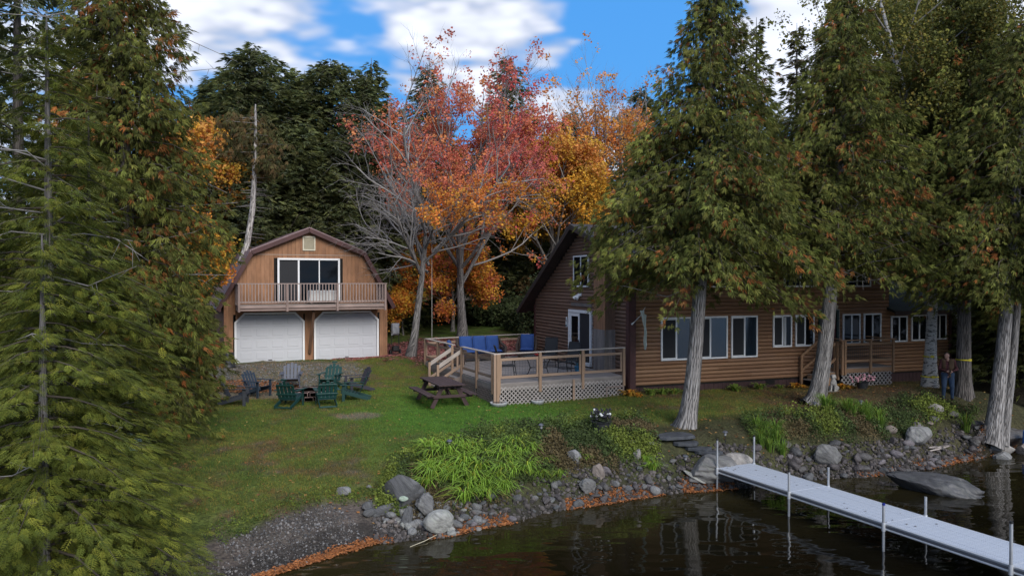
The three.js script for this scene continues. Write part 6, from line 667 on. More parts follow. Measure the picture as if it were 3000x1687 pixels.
function conifer(o) {
  const r = rng(o.seed), y0 = ground(o.x, o.z) - 0.14, t = thing(o.name ?? 'cedar_tree', o.label, 'tree', [o.x, y0, o.z], 0, o.group), H = o.h, lean = o.lean ?? [0, 0], R0 = o.r0, kx = (h) => Math.pow(clamp(h / H, 0, 1.1), o.leanPow ?? 0.8);
  const bow = o.bow ?? [0, 0], at = (h) => V(lean[0] * kx(h) + bow[0] * Math.sin(Math.PI * clamp(h / (o.bowH ?? H))), h, lean[1] * kx(h) + bow[1] * Math.sin(Math.PI * clamp(h / (o.bowH ?? H))));
  // trunk with a flared, fluted foot
  const pts = [], N = o.far ? 7 : 18, hs = []; for (let k = 0; k <= N; k++) { const s = k / N, h = H * (o.far ? s : s ** 1.7); hs.push(h); pts.push(at(h)); }
  const lob = o.lobes ?? 0, ph = r() * 6; part('trunk', new Geo().tube(pts, (k, a) => { const h = hs[k], s = h / H, fl = o.flare ?? 0.6; return R0 * (1 - s) ** 0.75 * (1 + fl * Math.exp(-h / 0.38) * (1 + 0.45 * lob * Math.sin(a * 5 + ph)) + lob * 0.07 * Math.sin(a * 7 + ph + h * 0.4) * Math.exp(-h / 3)) + 0.012; }, o.far ? 6 : 20, false), o.bark ?? M.bark, t);
  (o.extraTrunks ?? []).forEach((e) => { const p = [], hh2 = []; for (let k = 0; k <= 10; k++) { const h = e.h * (k / 10) ** 1.5; hh2.push(h); p.push(V(e.x + e.lean[0] * kx(h), h, e.z + e.lean[1] * kx(h))); } part('trunk', new Geo().tube(p, (k, a) => e.r * (1 - hh2[k] / (e.h * 1.1)) * (1 + 0.6 * Math.exp(-hh2[k] / 0.4) + 0.06 * Math.sin(a * 6 + hh2[k])), 16, false), o.bark ?? M.bark, t); });
  const br = new Geo(), items = [], fr = o.feather, nB = o.nb, tipP = o.tipPal, pal = o.pal;
  for (let k = 0; k < nB; k++) {
    const q = Math.pow((k + r()) / nB, o.pow ?? 1), hB = lerp(o.base, H * 0.985, q), az = k * 2.39996 + (r() - 0.5) * 0.9, dirx = Math.cos(az), dirz = Math.sin(az); let len = o.prof(q, az) * (0.66 + 0.34 * r()) * (0.78 + 0.44 * fbm(Math.cos(az) * 1.3 + o.seed, q * 5, Math.sin(az) * 1.3, 2)); if (r() < (o.gap ?? 0.05) + (o.thin ?? 0) * 0.25 * q) continue; if (len < 0.12) len = 0.12;
    const S = at(hB), rise = (o.rise ?? 0.2) + (r() - 0.5) * 0.22, droop = (o.droop ?? 0.4) * (0.75 + 0.5 * r()), tip = o.tip ?? 0, sway = (r() - 0.5) * 0.35;
    const P = (s) => V(S.x + (dirx * s + -dirz * sway * s * s) * len, S.y + len * (rise * s - droop * s * s + tip * s ** 4), S.z + (dirz * s + dirx * sway * s * s) * len);
    const rr = 0.006 + len * 0.0062; if (!o.far || r() < 0.5) br.tube([P(0), P(0.3), P(0.6), P(0.97)], [rr * 1.6, rr * 1.1, rr * 0.7, 0.004], o.far ? 3 : 4, false);
    const put = (p, f, u, tipness, v, rust) => { const ss = o.spray * (0.65 + 0.7 * r()), c = rust ? pickCol(PAL.rust, r) : r() < tipness ? pickCol(tipP, r) : pickCol(pal, r), w = v * (0.75 + 0.5 * r()); items.push({ m: basis(p, f, u, ss), c: [c[0] * w, c[1] * w, c[2] * w] }); };
    const out = V(dirx, 0, dirz), rc = o.rc, rv = o.rv, q0 = S.y / H;
    for (let s = o.s0 ?? 0.2; s <= 1.02; s += o.step / len * (0.8 + 0.4 * r())) {
      const p = P(Math.min(1, s)), v = 0.62 + 0.7 * r(), rusty = r() < (o.brown ?? 0), rr2 = rc * (1 - 0.55 * q0) * (0.55 + 0.75 * Math.min(1, (1.08 - s) * 1.9)) * Math.min(1, 0.35 + len * 0.4), n = o.dens * (0.6 + 0.8 * r()) * (o.thin ? 1 - o.thin * q0 : 1);
      for (let j = 0; j < n; j++) { const a = r() * 6.283, q = Math.pow(r(), 0.6), ox = Math.cos(a) * q, oz = Math.sin(a) * q, oy = (r() - 0.55), pp = V(p.x + ox * rr2, p.y + oy * rv - 0.10 * q * rr2, p.z + oz * rr2); let f, u; const od = V(ox, 0, oz).addScaledVector(out, 0.5 + 0.6 * s); if (o.hang) { f = od.multiplyScalar(0.55).add(V((r() - 0.5) * 0.5, -o.hang * (0.35 + 0.9 * r()), (r() - 0.5) * 0.5)); u = V(r() - 0.5, 0.5 * r(), r() - 0.5); } else { f = od.add(V((r() - 0.5) * 0.5, -0.15 - 0.3 * r(), (r() - 0.5) * 0.5)); u = V((r() - 0.5) * (o.tumble ?? 0.5), 1, (r() - 0.5) * (o.tumble ?? 0.5)); } put(pp, f, u, clamp(0.15 + s * 0.4 + oy * 0.5 + q * 0.2) * 0.8, v, r() < (rusty ? 0.6 : (o.brown ?? 0) * 0.45)); }
      if (!o.far && r() < 0.4) { const e = V(p.x + (r() - 0.5) * rr2 * 1.6, p.y - 0.05, p.z + (r() - 0.5) * rr2 * 1.6); br.tube([p, e], [0.007, 0.003], 3, false); }
    }
  }
  // dead grey twigs inside the crown
  const dead = new Geo(); for (let k = 0; k < (o.dead ?? 0); k++) { const h = lerp(o.deadFrom ?? o.base * 0.8, o.deadTo ?? lerp(o.base, H, 0.8), r()), S = at(h), az = o.deadAz !== undefined ? o.deadAz + (r() - 0.5) * 2.6 : r() * 6.283, len = (o.deadLen ?? 1.6) * (0.5 + r()); const a = V(S.x + Math.cos(az) * len * 0.5, S.y + (r() - 0.45) * len * 0.5, S.z + Math.sin(az) * len * 0.5), e = a.clone().add(V(Math.cos(az + r() - 0.5), (r() - 0.6) * 0.9, Math.sin(az + r() - 0.5)).multiplyScalar(len * 0.6)); dead.tube([S, a, e], [0.022, 0.014, 0.005], 4, false); for (let j = 0; j < 3; j++) { const b = a.clone().lerp(e, r()); dead.tube([b, b.clone().add(V(r() - 0.5, r() - 0.6, r() - 0.5).multiplyScalar(0.7))], [0.008, 0.003], 3, false); } }
  if (o.far && H < 0) return t;
  part('limbs', br, o.limbM ?? M.twigDark, t, true); if (o.dead) part('dead_twigs', dead, M.twig, t, true);
  instances('foliage', items, fr, o.leafM ?? needleM, t); nSprays += items.length; return t;
}
function broadleaf(o) {
  const r = rng(o.seed), y0 = ground(o.x, o.z) - 0.05, t = thing(o.name ?? 'maple_tree', o.label, 'tree', [o.x, y0, o.z], 0, o.group), trunk = new Geo(), fine = new Geo(), ends = []; const LV = o.kids.length;
  function grow(p, d, len, rad, lv) {
    const n = lv === 0 ? 9 : lv < LV - 1 ? 5 : 3, pts = [p.clone()], rads = [rad]; let q = p.clone(), dir = d.clone(); const wig = (o.wiggle ?? 0.22) * (lv === 0 ? 0.35 : 1), gr = o.up[Math.min(lv, o.up.length - 1)];
    for (let k = 1; k <= n; k++) { dir.add(V((r() - 0.5) * wig, (r() - 0.5) * wig + gr * 0.22, (r() - 0.5) * wig)).normalize(); q = q.clone().addScaledVector(dir, len / n); pts.push(q); rads.push(lerp(rad, rad * (lv === LV ? 0.3 : 0.5), k / n)); }
    if (lv === 0) rads[0] *= 1.55, rads[1] *= 1.12;
    (lv < 2 ? trunk : fine).tube(pts, rads, lv === 0 ? 12 : lv === 1 ? 7 : lv === 2 ? 4 : 3, false);
    if (lv >= LV - 1) for (let k = 1; k <= n; k++) ends.push([pts[k], dir.clone(), lv === LV ? k / n : 0.3]);
    if (lv < LV) { const nk = o.kids[lv]; for (let c = 0; c < nk; c++) { const s = lerp(o.from[lv], 1, (c + 0.3 + 0.5 * r()) / nk), i = Math.min(n, Math.max(1, Math.round(s * n))), b = pts[i], base = pts[i].clone().sub(pts[i - 1]).normalize(), a = c * 2.4 + r() * 1.4 + lv, side = base.clone().cross(Math.abs(base.y) > 0.9 ? V(1, 0, 0.2) : Y).normalize().applyAxisAngle(base, a), an = (o.angle[lv] + (r() - 0.5) * 0.35), nd = base.clone().multiplyScalar(Math.cos(an)).addScaledVector(side, Math.sin(an)); const l = len * o.ratio[lv] * (0.75 + 0.5 * r()) * (1 - 0.35 * (s - o.from[lv]) / (1 - o.from[lv] + 1e-6)); grow(b, nd, l, Math.max(0.006, rads[i] * 0.62), lv + 1); } }
  }
  grow(V(0, 0, 0), V(...(o.dir ?? [0, 1, 0])).normalize(), o.trunkLen, o.r0, 0);
  (o.forks ?? []).forEach((f) => grow(V(...f.p), V(...f.d).normalize(), f.len, f.r, 1));
  const items = []; for (const [p, d, s] of ends) { const w = t.position.clone().add(p), pr = o.leafP(p, s); for (let k = 0; k < (o.per ?? 1); k++) if (r() < pr) { const c = pickCol(o.color(p, r), r), v = 0.72 + 0.5 * r(), e = p.clone().add(V(r() - 0.5, r() - 0.5, r() - 0.5).multiplyScalar(o.scatter ?? 0.4)); items.push({ m: mat4(e, r() * 6, r() * 6, r() * 6, (o.size ?? 1) * (0.7 + 0.6 * r())), c: [c[0] * v, c[1] * v, c[2] * v] }); } }
  part('trunk', trunk, o.bark ?? M.barkGrey, t); part('branches', fine, o.twig ?? M.twig, t, true); instances('foliage', items, o.leaf ?? SPR.maple, leafM, t); nSprays += items.length; return t;
}
const cone = (R, p = 0.9) => (q) => R * Math.pow(1 - q, p) + 0.15, hump = (R, p = 0.9, k = 0.14) => (q) => R * (q < k ? 0.7 + 0.3 * q / k : Math.pow((1 - q) / (1 - k), p)) + 0.15;
const CEDAR = { feather: SPR.cedar, spray: 0.235, hang: 0.85, step: 0.33, s0: 0.2, dens: 20, rc: 0.52, rv: 0.55, thin: 0.4, pal: PAL.cedar, tipPal: PAL.cedarTip, brown: 0.07, rise: 0.34, droop: 0.55, tip: 0.0, bark: M.bark };
const HEM = { name: 'hemlock_tree', feather: SPR.hemlock, spray: 0.18, step: 0.19, s0: 0.26, dens: 21, rc: 0.46, rv: 0.07, thin: 0.4, pal: PAL.hemlock, tipPal: PAL.hemlockTip, rise: 0.12, droop: 0.36, tumble: 0.4, bark: M.barkGrey };
const FAR = { name: 'conifer_tree', feather: SPR.conifer, spray: 0.5, step: 0.55, s0: 0.2, dens: 7, rc: 0.8, rv: 0.5, leafM: farM, pal: PAL.dark, tipPal: PAL.darkTip, rise: 0.16, droop: 0.45, far: true, bark: M.barkDark, tumble: 1.4 };

// ---------- cedars and birch before the house ----------
conifer({ ...CEDAR, label: 'tall cedar with a pale bare trunk standing in front of the large windows', x: 5.34, z: -24.3, h: 14.9, r0: 0.245, flare: 0.7, lobes: 1, lean: [1.0, 0], leanPow: 0.6, base: 4.75, nb: 265, pow: 1.12, seed: 11, prof: hump(4.75, 1.0, 0.10), bark: M.barkPale, dead: 26, deadFrom: 4.6, deadTo: 9, deadLen: 1.7 });
conifer({ ...CEDAR, label: 'cedar with a leaning grey trunk between the front door and the paired windows', x: 10.2, z: -26.75, h: 14.8, r0: 0.26, flare: 0.75, lobes: 1, lean: [1.3, 0], leanPow: 0.5, base: 4.9, nb: 215, pow: 1.0, seed: 12, prof: hump(4.1, 0.85, 0.15), bark: M.barkPale, dead: 34, deadFrom: 4.0, deadTo: 10, deadLen: 1.9, gap: 0.12 });
conifer({ ...CEDAR, label: 'cedar with a straight grey trunk and yellow tape, right of the standing man', x: 16.45, z: -28.55, h: 15.5, r0: 0.245, flare: 0.7, lobes: 0.6, lean: [0.1, 0], base: 4.9, nb: 210, pow: 1.0, seed: 13, prof: hump(3.9, 0.7, 0.2), bark: M.bark, dead: 20, deadFrom: 4.6, deadTo: 9, deadLen: 1.0, gap: 0.1 });
conifer({ ...CEDAR, label: 'double trunked cedar with ribbed grey bark at the right of the lawn', x: 15.75, z: -25.8, h: 14.5, r0: 0.24, flare: 0.6, lobes: 1, lean: [1.4, -0.3], leanPow: 0.7, base: 4.9, nb: 205, pow: 1.0, seed: 14, prof: hump(3.7, 0.7, 0.2), bark: M.barkPale, dead: 18, deadFrom: 4.8, deadTo: 9, deadLen: 1.0, extraTrunks: [{ x: 0.42, z: -0.1, h: 12, r: 0.17, lean: [1.5, -0.5] }], gap: 0.1 });
conifer({ ...CEDAR, label: 'dense cedar at the right picture edge behind the double trunked tree', x: 20.4, z: -29.6, h: 15.5, r0: 0.28, lobes: 0.6, lean: [0.4, 0], base: 3.6, nb: 150, seed: 15, prof: hump(3.6, 0.6, 0.2), bark: M.barkDark });
broadleaf({ name: 'birch_tree', label: 'white barked birch with yellow tape at the right end of the house', x: 15.9, z: -29.8, seed: 21, trunkLen: 8.6, r0: 0.225, dir: [0.02, 1, 0], wiggle: 0.16, kids: [7, 5, 4, 4], from: [0.55, 0.35, 0.35, 0.3], angle: [0.5, 0.6, 0.6, 0.7], ratio: [0.62, 0.55, 0.55, 0.55], up: [0.1, 0.35, 0.1, 0], leafP: (p, s) => 0.75, per: 2, scatter: 0.55, leaf: SPR.birch, color: () => PAL.birch, bark: M.birch, twig: M.twig, size: 1.15, forks: [{ p: [-0.05, 8.4, 0], d: [-0.35, 1, 0.05], len: 6.5, r: 0.11 }, { p: [0, 8.3, 0], d: [0.3, 1, 0.1], len: 5.5, r: 0.09 }] });
broadleaf({ name: 'birch_tree', label: 'white forked birch stem rising above the house roof', x: 22.0, z: -44.5, seed: 24, trunkLen: 12.8, r0: 0.24, dir: [0.06, 1, 0], wiggle: 0.14, kids: [8, 5, 4, 4], from: [0.5, 0.35, 0.35, 0.3], angle: [0.55, 0.6, 0.6, 0.7], ratio: [0.42, 0.55, 0.55, 0.55], up: [0.1, 0.4, 0.1, 0], leafP: () => 0.75, per: 2, scatter: 0.6, leaf: SPR.birch, color: () => PAL.birch, bark: M.birch, size: 1.4, forks: [{ p: [0.6, 12.8, 0], d: [-0.25, 1, 0], len: 6, r: 0.13 }, { p: [0.6, 12.5, 0], d: [0.3, 1, 0], len: 5, r: 0.1 }] });
broadleaf({ name: 'birch_tree', label: 'leafy birch with thin white stems at the top right', x: 21.5, z: -37.5, seed: 25, trunkLen: 13, r0: 0.22, dir: [-0.03, 1, 0], wiggle: 0.16, kids: [9, 5, 4, 4], from: [0.35, 0.35, 0.35, 0.3], angle: [0.6, 0.6, 0.6, 0.7], ratio: [0.42, 0.55, 0.55, 0.55], up: [0.1, 0.4, 0.1, 0], leafP: () => 0.8, per: 2, scatter: 0.6, leaf: SPR.birch, color: () => PAL.birch, bark: M.birch, size: 1.4 });
for (const [x, z, h] of [[15.92, -29.58, 1.18], [15.92, -29.58, 0.42]]) { const t = thing('tape_band', h > 1 ? 'yellow tape tied round the white birch at chest height' : 'faded yellow tape tied low round the foot of the white birch', 'tape', [15.9, ground(15.9, -29.8) + h, -29.8]); part('band', new THREE.CylinderGeometry(h > 1 ? 0.24 : 0.30, h > 1 ? 0.245 : 0.315, 0.05, 20, 1, true), mat([0.6, 0.5, 0.03], { side: THREE.DoubleSide }), t); part('knot', new Geo().box(-0.05, 0.01, h > 1 ? 0.275 : 0.35, 0.13, 0.09, 0.02), M.yellowTape, t); }
{ const t = thing('tape_band', 'yellow tape tied round the grey cedar trunk right of the standing man', 'tape', [16.46, ground(16.45, -28.55) + 1.32, -28.55]); part('band', new THREE.CylinderGeometry(0.262, 0.265, 0.045, 20, 1, true), mat([0.6, 0.5, 0.03], { side: THREE.DoubleSide }), t); part('knot', new Geo().box(0.1, 0.0, 0.245, 0.10, 0.08, 0.03), M.yellowTape, t); }
// ---------- conifers behind the house ----------
conifer({ ...FAR, label: 'sparse spruce spire above the house, right of the tall front cedar', x: 14.6, z: -47, h: 19.0, r0: 0.2, base: 6, nb: 85, seed: 31, prof: cone(2.6, 0.8), spray: 0.5, step: 0.45, rc: 0.5, gap: 0.2, rise: 0.1, droop: 0.3, pal: PAL.cedar, tipPal: PAL.cedar });
conifer({ ...FAR, label: 'thin browning spire above the house, left of the grey cedar stem', x: 17.2, z: -47.5, h: 18.8, r0: 0.18, base: 5, nb: 85, seed: 32, prof: cone(2.3, 0.7), spray: 0.5, step: 0.45, rc: 0.5, gap: 0.2, pal: PAL.brownish, tipPal: PAL.cedar, rise: 0, droop: 0.25 });
conifer({ ...CEDAR, far: true, spray: 0.45, step: 0.4, rc: 0.55, label: 'tall thin cedar reaching the top of the picture above the house door', x: 19.3, z: -46, h: 21, r0: 0.22, base: 5, nb: 130, seed: 33, prof: hump(2.9, 0.6, 0.2), gap: 0.15 });
for (const [k, [x, z, h, l]] of [[22.5, -36, 15, 'dark conifer behind the double trunked cedar'], [25, -34, 16, 'dark conifer beyond the rock shelf at the right edge'], [21.5, -40.5, 17, 'dark conifer behind the right end of the house'], [24.5, -40, 18, 'tall dark conifer at the far right behind the birch'], [21.8, -33.2, 9, 'low dark conifer in the gap right of the end of the house'], [23, -46, 19, 'tall conifer deep behind the house at the far right']].entries()) conifer({ ...FAR, label: l, x, z, h, r0: 0.22, base: 0.8, nb: 125, seed: 40 + k, prof: hump(3.4, 0.7, 0.15), gap: 0.08, pal: PAL.cedar, tipPal: PAL.cedarTip, spray: 0.45, nb: 170 });
// ---------- left side: hemlocks near the camera, cedar behind ----------
conifer({ ...HEM, label: 'young hemlock with a mottled grey stem nearest at the left', x: -8.35, z: -14.2, h: 10.2, r0: 0.125, lean: [-0.05, 0], base: 0.5, nb: 150, seed: 51, pow: 1.0, prof: (q, az) => 3.3 * Math.pow(1 - q, 0.85) + 0.3, dead: 26, deadFrom: 1, deadTo: 8, deadLen: 1.1 });
conifer({ ...HEM, label: 'thin hemlock sapling with a bare reddish stem right of the nearest hemlock', x: -8.3, z: -15.4, h: 8.6, r0: 0.06, base: 1.0, nb: 85, seed: 52, prof: cone(2.3, 0.7), bark: M.barkDark, dead: 12, deadFrom: 1, deadTo: 7, deadLen: 0.9 });
conifer({ ...HEM, label: 'hemlock with wide low branches in the lower left corner', x: -7.55, z: -12.6, h: 6.4, r0: 0.1, base: 0.35, nb: 95, seed: 53, prof: cone(2.6, 0.75), dead: 8, deadLen: 0.9 });
conifer({ ...HEM, label: 'dense hemlock at the left picture edge behind the nearest hemlock', x: -11.8, z: -17.2, h: 9.5, r0: 0.13, base: 0.5, nb: 110, seed: 54, prof: cone(3.0, 0.75) });
conifer({ ...HEM, label: 'hemlock with low feathery branches reaching towards the fire pit lawn', x: -9.7, z: -17.3, h: 7.2, r0: 0.1, base: 0.4, nb: 105, seed: 55, prof: (q, az) => (2.4 * Math.pow(1 - q, 0.7) + 0.2) * (1 + 0.2 * Math.max(0, Math.cos(az - 0.2))) });
conifer({ ...CEDAR, label: 'large cedar with many rust coloured sprays left of the garage', x: -10.4, z: -21.6, h: 16.2, r0: 0.28, lobes: 0.5, lean: [-0.5, 0], base: 1.2, thin: 0.15, nb: 270, seed: 56, pow: 1.0, prof: (q) => 3.5 * Math.pow(1 - q, 0.62) * (q < 0.1 ? 0.8 : 1) + 0.2, dead: 44, deadFrom: 4, deadTo: 13, deadLen: 1.9, brown: 0.11 });
conifer({ ...CEDAR, label: 'cedar with drooping sprays between the large cedar and the garage wall', x: -11.9, z: -25.8, h: 10.6, r0: 0.18, base: 0.9, nb: 110, seed: 57, prof: hump(2.6, 0.65, 0.15), brown: 0.06 });
conifer({ ...FAR, name: 'pine_tree', label: 'dark open pine with long grey limbs at the top left corner', x: -15.4, z: -24.5, h: 16.5, r0: 0.26, base: 4, nb: 105, seed: 58, prof: hump(4.3, 0.4, 0.2), gap: 0.2, spray: 0.45, rc: 0.6, bark: M.bark, limbM: M.twig, rise: 0.3, droop: 0.3 });
for (const [k, [x, z, h, l]] of [[-17.5, -20, 13, 'dark conifer at the left edge behind the hemlocks'], [-15.5, -29, 13.5, 'dark conifer in shade left of the garage'], [-20, -30, 15, 'dark conifer at the far left behind the pine'], [-14, -19, 9, 'low dark conifer between the hemlocks and the pine']].entries()) conifer({ ...FAR, label: l, x, z, h, r0: 0.2, base: 0.7, nb: 115, seed: 60 + k, prof: hump(3.2, 0.7, 0.15), pal: PAL.cedar, tipPal: PAL.cedarTip });
broadleaf({ name: 'maple_tree', label: 'golden orange maple leaning over the left corner of the garage', x: -13.7, z: -32.6, seed: 71, trunkLen: 4.2, r0: 0.13, dir: [0.08, 1, 0.1], kids: [7, 5, 4, 4], from: [0.3, 0.3, 0.3, 0.3], angle: [0.6, 0.6, 0.65, 0.7], ratio: [0.72, 0.6, 0.55, 0.55], up: [0.1, 0.15, 0.05, 0], leafP: () => 0.62, scatter: 0.6, color: (p, r) => (r() < 0.75 ? PAL.gold : PAL.orange), size: 1.0, per: 2 });
broadleaf({ name: 'maple_tree', label: 'tall pale orange maple seen above the golden maple left of the garage', x: -18.5, z: -43, seed: 72, trunkLen: 7.5, r0: 0.2, kids: [8, 5, 4, 4], from: [0.3, 0.3, 0.3, 0.3], angle: [0.5, 0.55, 0.6, 0.7], ratio: [0.7, 0.6, 0.55, 0.55], up: [0.1, 0.3, 0.1, 0], leafP: () => 0.6, scatter: 0.6, color: (p, r) => (r() < 0.6 ? PAL.peach : PAL.gold), size: 1.3 });
{ // dead white snag with a browning crown behind the garage corner
  const z = -37.5, x = -13.6, y = ground(x, z), t = thing('snag_tree', 'bleached bare trunk with a browning crown behind the left roof edge', 'tree', [x, y, z]); const P = [V(0.05, 0, 0), V(0.15, 2, 0), V(0.45, 3.9, 0), V(0.95, 5.4, 0), V(1.2, 7.0, 0), V(1.32, 9.0, 0), V(1.36, 10.6, 0), V(1.36, 12, 0)]; part('trunk', new Geo().tube(P, [0.19, 0.18, 0.165, 0.15, 0.135, 0.11, 0.08, 0.03], 10), mat([0.55, 0.52, 0.5], { map: T.bark }), t); const b = new Geo(), r = rng(9), it = []; for (let k = 0; k < 60; k++) { const h = 5 + r() * 7, S = V(lerp(0.9, 1.36, clamp((h - 5) / 4)), h, 0), a = r() * 6.28, l = h > 9 ? 0.6 + r() * 1.4 : 0.3 + r() * 0.8, e = S.clone().add(V(Math.cos(a) * l, -0.1 * l, Math.sin(a) * l)); b.tube([S, e], [0.025, 0.006], 3, false); if (h > 8.7) for (let j = 0; j < 42; j++) { const c = pickCol(PAL.brownish, r), v = 0.7 + 0.6 * r(); it.push({ m: basis(S.clone().lerp(e, 0.3 + r() * 0.8).add(V(r() - 0.5, r() - 0.5, r() - 0.5).multiplyScalar(0.7)), V(r() - 0.5, -0.6, r() - 0.5), V(r() - 0.5, 1, r() - 0.5), 0.26 + r() * 0.18), c: [c[0] * v, c[1] * v, c[2] * v] }); } } part('dead_twigs', b, M.twig, t, true); instances('foliage', it, SPR.cedar, needleM, t); }
// ---------- behind: hemlock wood, maples ----------
[[-15.2, -46.5, 17.2, 4.9, 'large dark hemlock behind the garage, the left one of two broad crowns'], [-11.2, -48.5, 16.8, 4.5, 'large dark hemlock with a visible trunk behind the right roof slope of the garage'], [-9.3, -52, 17.6, 3.4, 'dark spruce top between the hemlocks and the red maple'], [-6.0, -56, 18.2, 3.6, 'dark spruce standing behind the left side of the red maple'], [-0.4, -56, 18.8, 3.6, 'dark spruce spire rising behind the right side of the red maple'], [-17.6, -53, 17.0, 3.8, 'dark hemlock behind the bleached snag'], [4.5, -60, 15.5, 3.8, 'dark spruce behind the golden maple'], [-13.6, -51.5, 16.6, 3.6, 'dark hemlock filling the gap between the two broad crowns behind the garage'], [-8.8, -47.5, 15.8, 3.4, 'dark hemlock left of the bare-limbed maple'], [-18.4, -47.5, 15.2, 3.6, 'dark hemlock at the left of the broad crowns behind the garage'], [9.5, -58, 17, 4, 'dark spruce between the orange maple and the tall front cedar']].forEach(([x, z, h, R, l], k) => conifer({ ...FAR, name: 'hemlock_tree', label: l, x, z, h, r0: 0.3, base: k < 2 ? 3.6 : 0.9, nb: k < 2 ? 300 : 190, seed: 80 + k, prof: k < 2 ? hump(R * 1.6, 0.52, 0.3) : hump(R * 1.5, 0.72, 0.2), gap: 0.06, bark: M.barkGrey }));
for (let k = 0; k < 24; k++) { const r = rng(300 + k), x = -34 + k * 3.1 + (r() - 0.5) * 2, z = -66 - r() * 14; conifer({ ...FAR, label: 'dark conifer of the wood far behind the back lawn', group: 'dark conifers of the far wood', x, z, h: 10 + r() * 5.5, r0: 0.25, base: 0.5, nb: 80, seed: 330 + k, prof: hump(4.2, 0.6, 0.15), spray: 1.0, step: 0.9, rc: 1.2, rv: 0.7 }); }
broadleaf({ label: 'bare-limbed grey maple with a leaning trunk right of the garage', x: -4.68, z: -36.2, seed: 91, forks: [{ p: [0.85, 4.2, 0], d: [-0.62, 1, -0.3], len: 5.6, r: 0.085 }, { p: [0.8, 3.9, 0], d: [-0.9, 0.55, -0.6], len: 4.4, r: 0.07 }, { p: [1.1, 5.2, 0], d: [-0.45, 1, 0], len: 6.5, r: 0.10 }, { p: [1.0, 4.8, 0], d: [0.7, 0.8, 0.1], len: 5.5, r: 0.10 }], trunkLen: 5.6, r0: 0.19, dir: [0.20, 1, -0.02], wiggle: 0.3, kids: [7, 7, 6, 5], from: [0.6, 0.2, 0.25, 0.3], angle: [0.75, 0.7, 0.65, 0.7], ratio: [0.75, 0.55, 0.6, 0.6], up: [0.05, 0.3, 0.05, -0.02], leafP: (p, s) => (p.x > 0.8 && p.y > 6 ? 0.16 : p.x > -0.2 && p.y > 8 ? 0.05 : 0.0), color: (p, r) => (p.y > 8 ? PAL.red : PAL.orange), scatter: 0.4, size: 0.85, twig: M.twig });
broadleaf({ label: 'tall red maple with orange lower branches at the middle of the back lawn', x: -2.82, z: -44.7, seed: 92, trunkLen: 8.7, r0: 0.24, dir: [-0.02, 1, 0], wiggle: 0.24, kids: [13, 6, 5, 4], from: [0.22, 0.25, 0.3, 0.3], angle: [0.78, 0.55, 0.55, 0.65], ratio: [0.84, 0.6, 0.55, 0.55], up: [0.1, 0.6, 0.4, 0.25], leafP: (p, s) => (p.y > 14.5 ? 0.10 : p.y > 12.5 ? 0.24 : 0.46) * (0.4 + 1.2 * sstep(0.4, 0.56, fbm(p.x * 0.6 + 3, p.y * 0.6, p.z * 0.6, 2))), color: (p, r) => (r() < 1 - sstep(2.5, 8.0, p.y + 2.4 * (fbm(p.x * 0.8, p.y * 0.8, p.z * 0.8, 2) - 0.5)) ? (r() < 0.75 ? PAL.orange : PAL.gold) : p.x > 1.5 && r() < 0.6 ? PAL.scarlet : PAL.red), scatter: 0.55, size: 1.0, per: 1, twig: M.twig });
broadleaf({ label: 'low orange maple spreading behind the two maple trunks', x: -3.6, z: -47.5, seed: 93, trunkLen: 3.2, r0: 0.12, wiggle: 0.3, kids: [9, 5, 5, 4], from: [0.2, 0.3, 0.3, 0.3], angle: [0.9, 0.6, 0.6, 0.7], ratio: [0.95, 0.6, 0.55, 0.55], up: [0.05, 0.1, 0, 0], leafP: () => 0.55, color: (p, r) => (r() < 0.5 ? PAL.orange : r() < 0.5 ? PAL.gold : PAL.red), scatter: 0.5, size: 1.0 });
broadleaf({ label: 'golden yellow maple behind the gable end of the house', x: 2.6, z: -50.5, seed: 94, trunkLen: 8.2, r0: 0.2, wiggle: 0.22, kids: [11, 6, 5, 4], from: [0.18, 0.3, 0.3, 0.3], angle: [0.62, 0.55, 0.6, 0.7], ratio: [0.72, 0.58, 0.55, 0.55], up: [0.1, 0.25, 0.05, 0], leafP: (p) => (p.y > 11.6 ? 0.25 : 0.62), color: (p, r) => (p.y > 9.5 && r() < 0.6 ? PAL.peach : PAL.gold), scatter: 0.6, size: 1.15 });
broadleaf({ label: 'pale orange maple with bare upright top twigs left of the tall front cedar', x: 6.3, z: -52.5, seed: 95, trunkLen: 10.0, r0: 0.2, wiggle: 0.18, kids: [11, 6, 5, 4], from: [0.25, 0.3, 0.3, 0.3], angle: [0.5, 0.45, 0.5, 0.6], ratio: [0.8, 0.6, 0.55, 0.55], up: [0.1, 0.6, 0.4, 0.25], leafP: (p) => (p.y > 13.5 ? 0.05 : p.y > 11.5 ? 0.25 : 0.55), color: (p, r) => (r() < 0.7 ? PAL.peach : PAL.orange), scatter: 0.6, size: 1.15 });
broadleaf({ name: 'shrub', label: 'orange leaved sapling beside the right corner of the garage', x: -6.4, z: -46, seed: 96, trunkLen: 1.6, r0: 0.06, wiggle: 0.3, kids: [7, 5, 4, 3], from: [0.1, 0.3, 0.3, 0.3], angle: [0.7, 0.6, 0.6, 0.7], ratio: [0.9, 0.6, 0.55, 0.55], up: [0.05, 0.1, 0, 0], leafP: () => 0.6, color: (p, r) => (r() < 0.6 ? PAL.orange : PAL.gold), size: 0.9 });
{ const t = thing('swing_rope', 'thin pale rope hanging straight down from the bare-limbed maple', 'rope', onGround(-3.72, -36.4, 0.9)); part('rope', new Geo().tube([V(0, 0, 0), V(0, 4.4, 0)], 0.012, 5), mat([0.42, 0.4, 0.36]), t); }

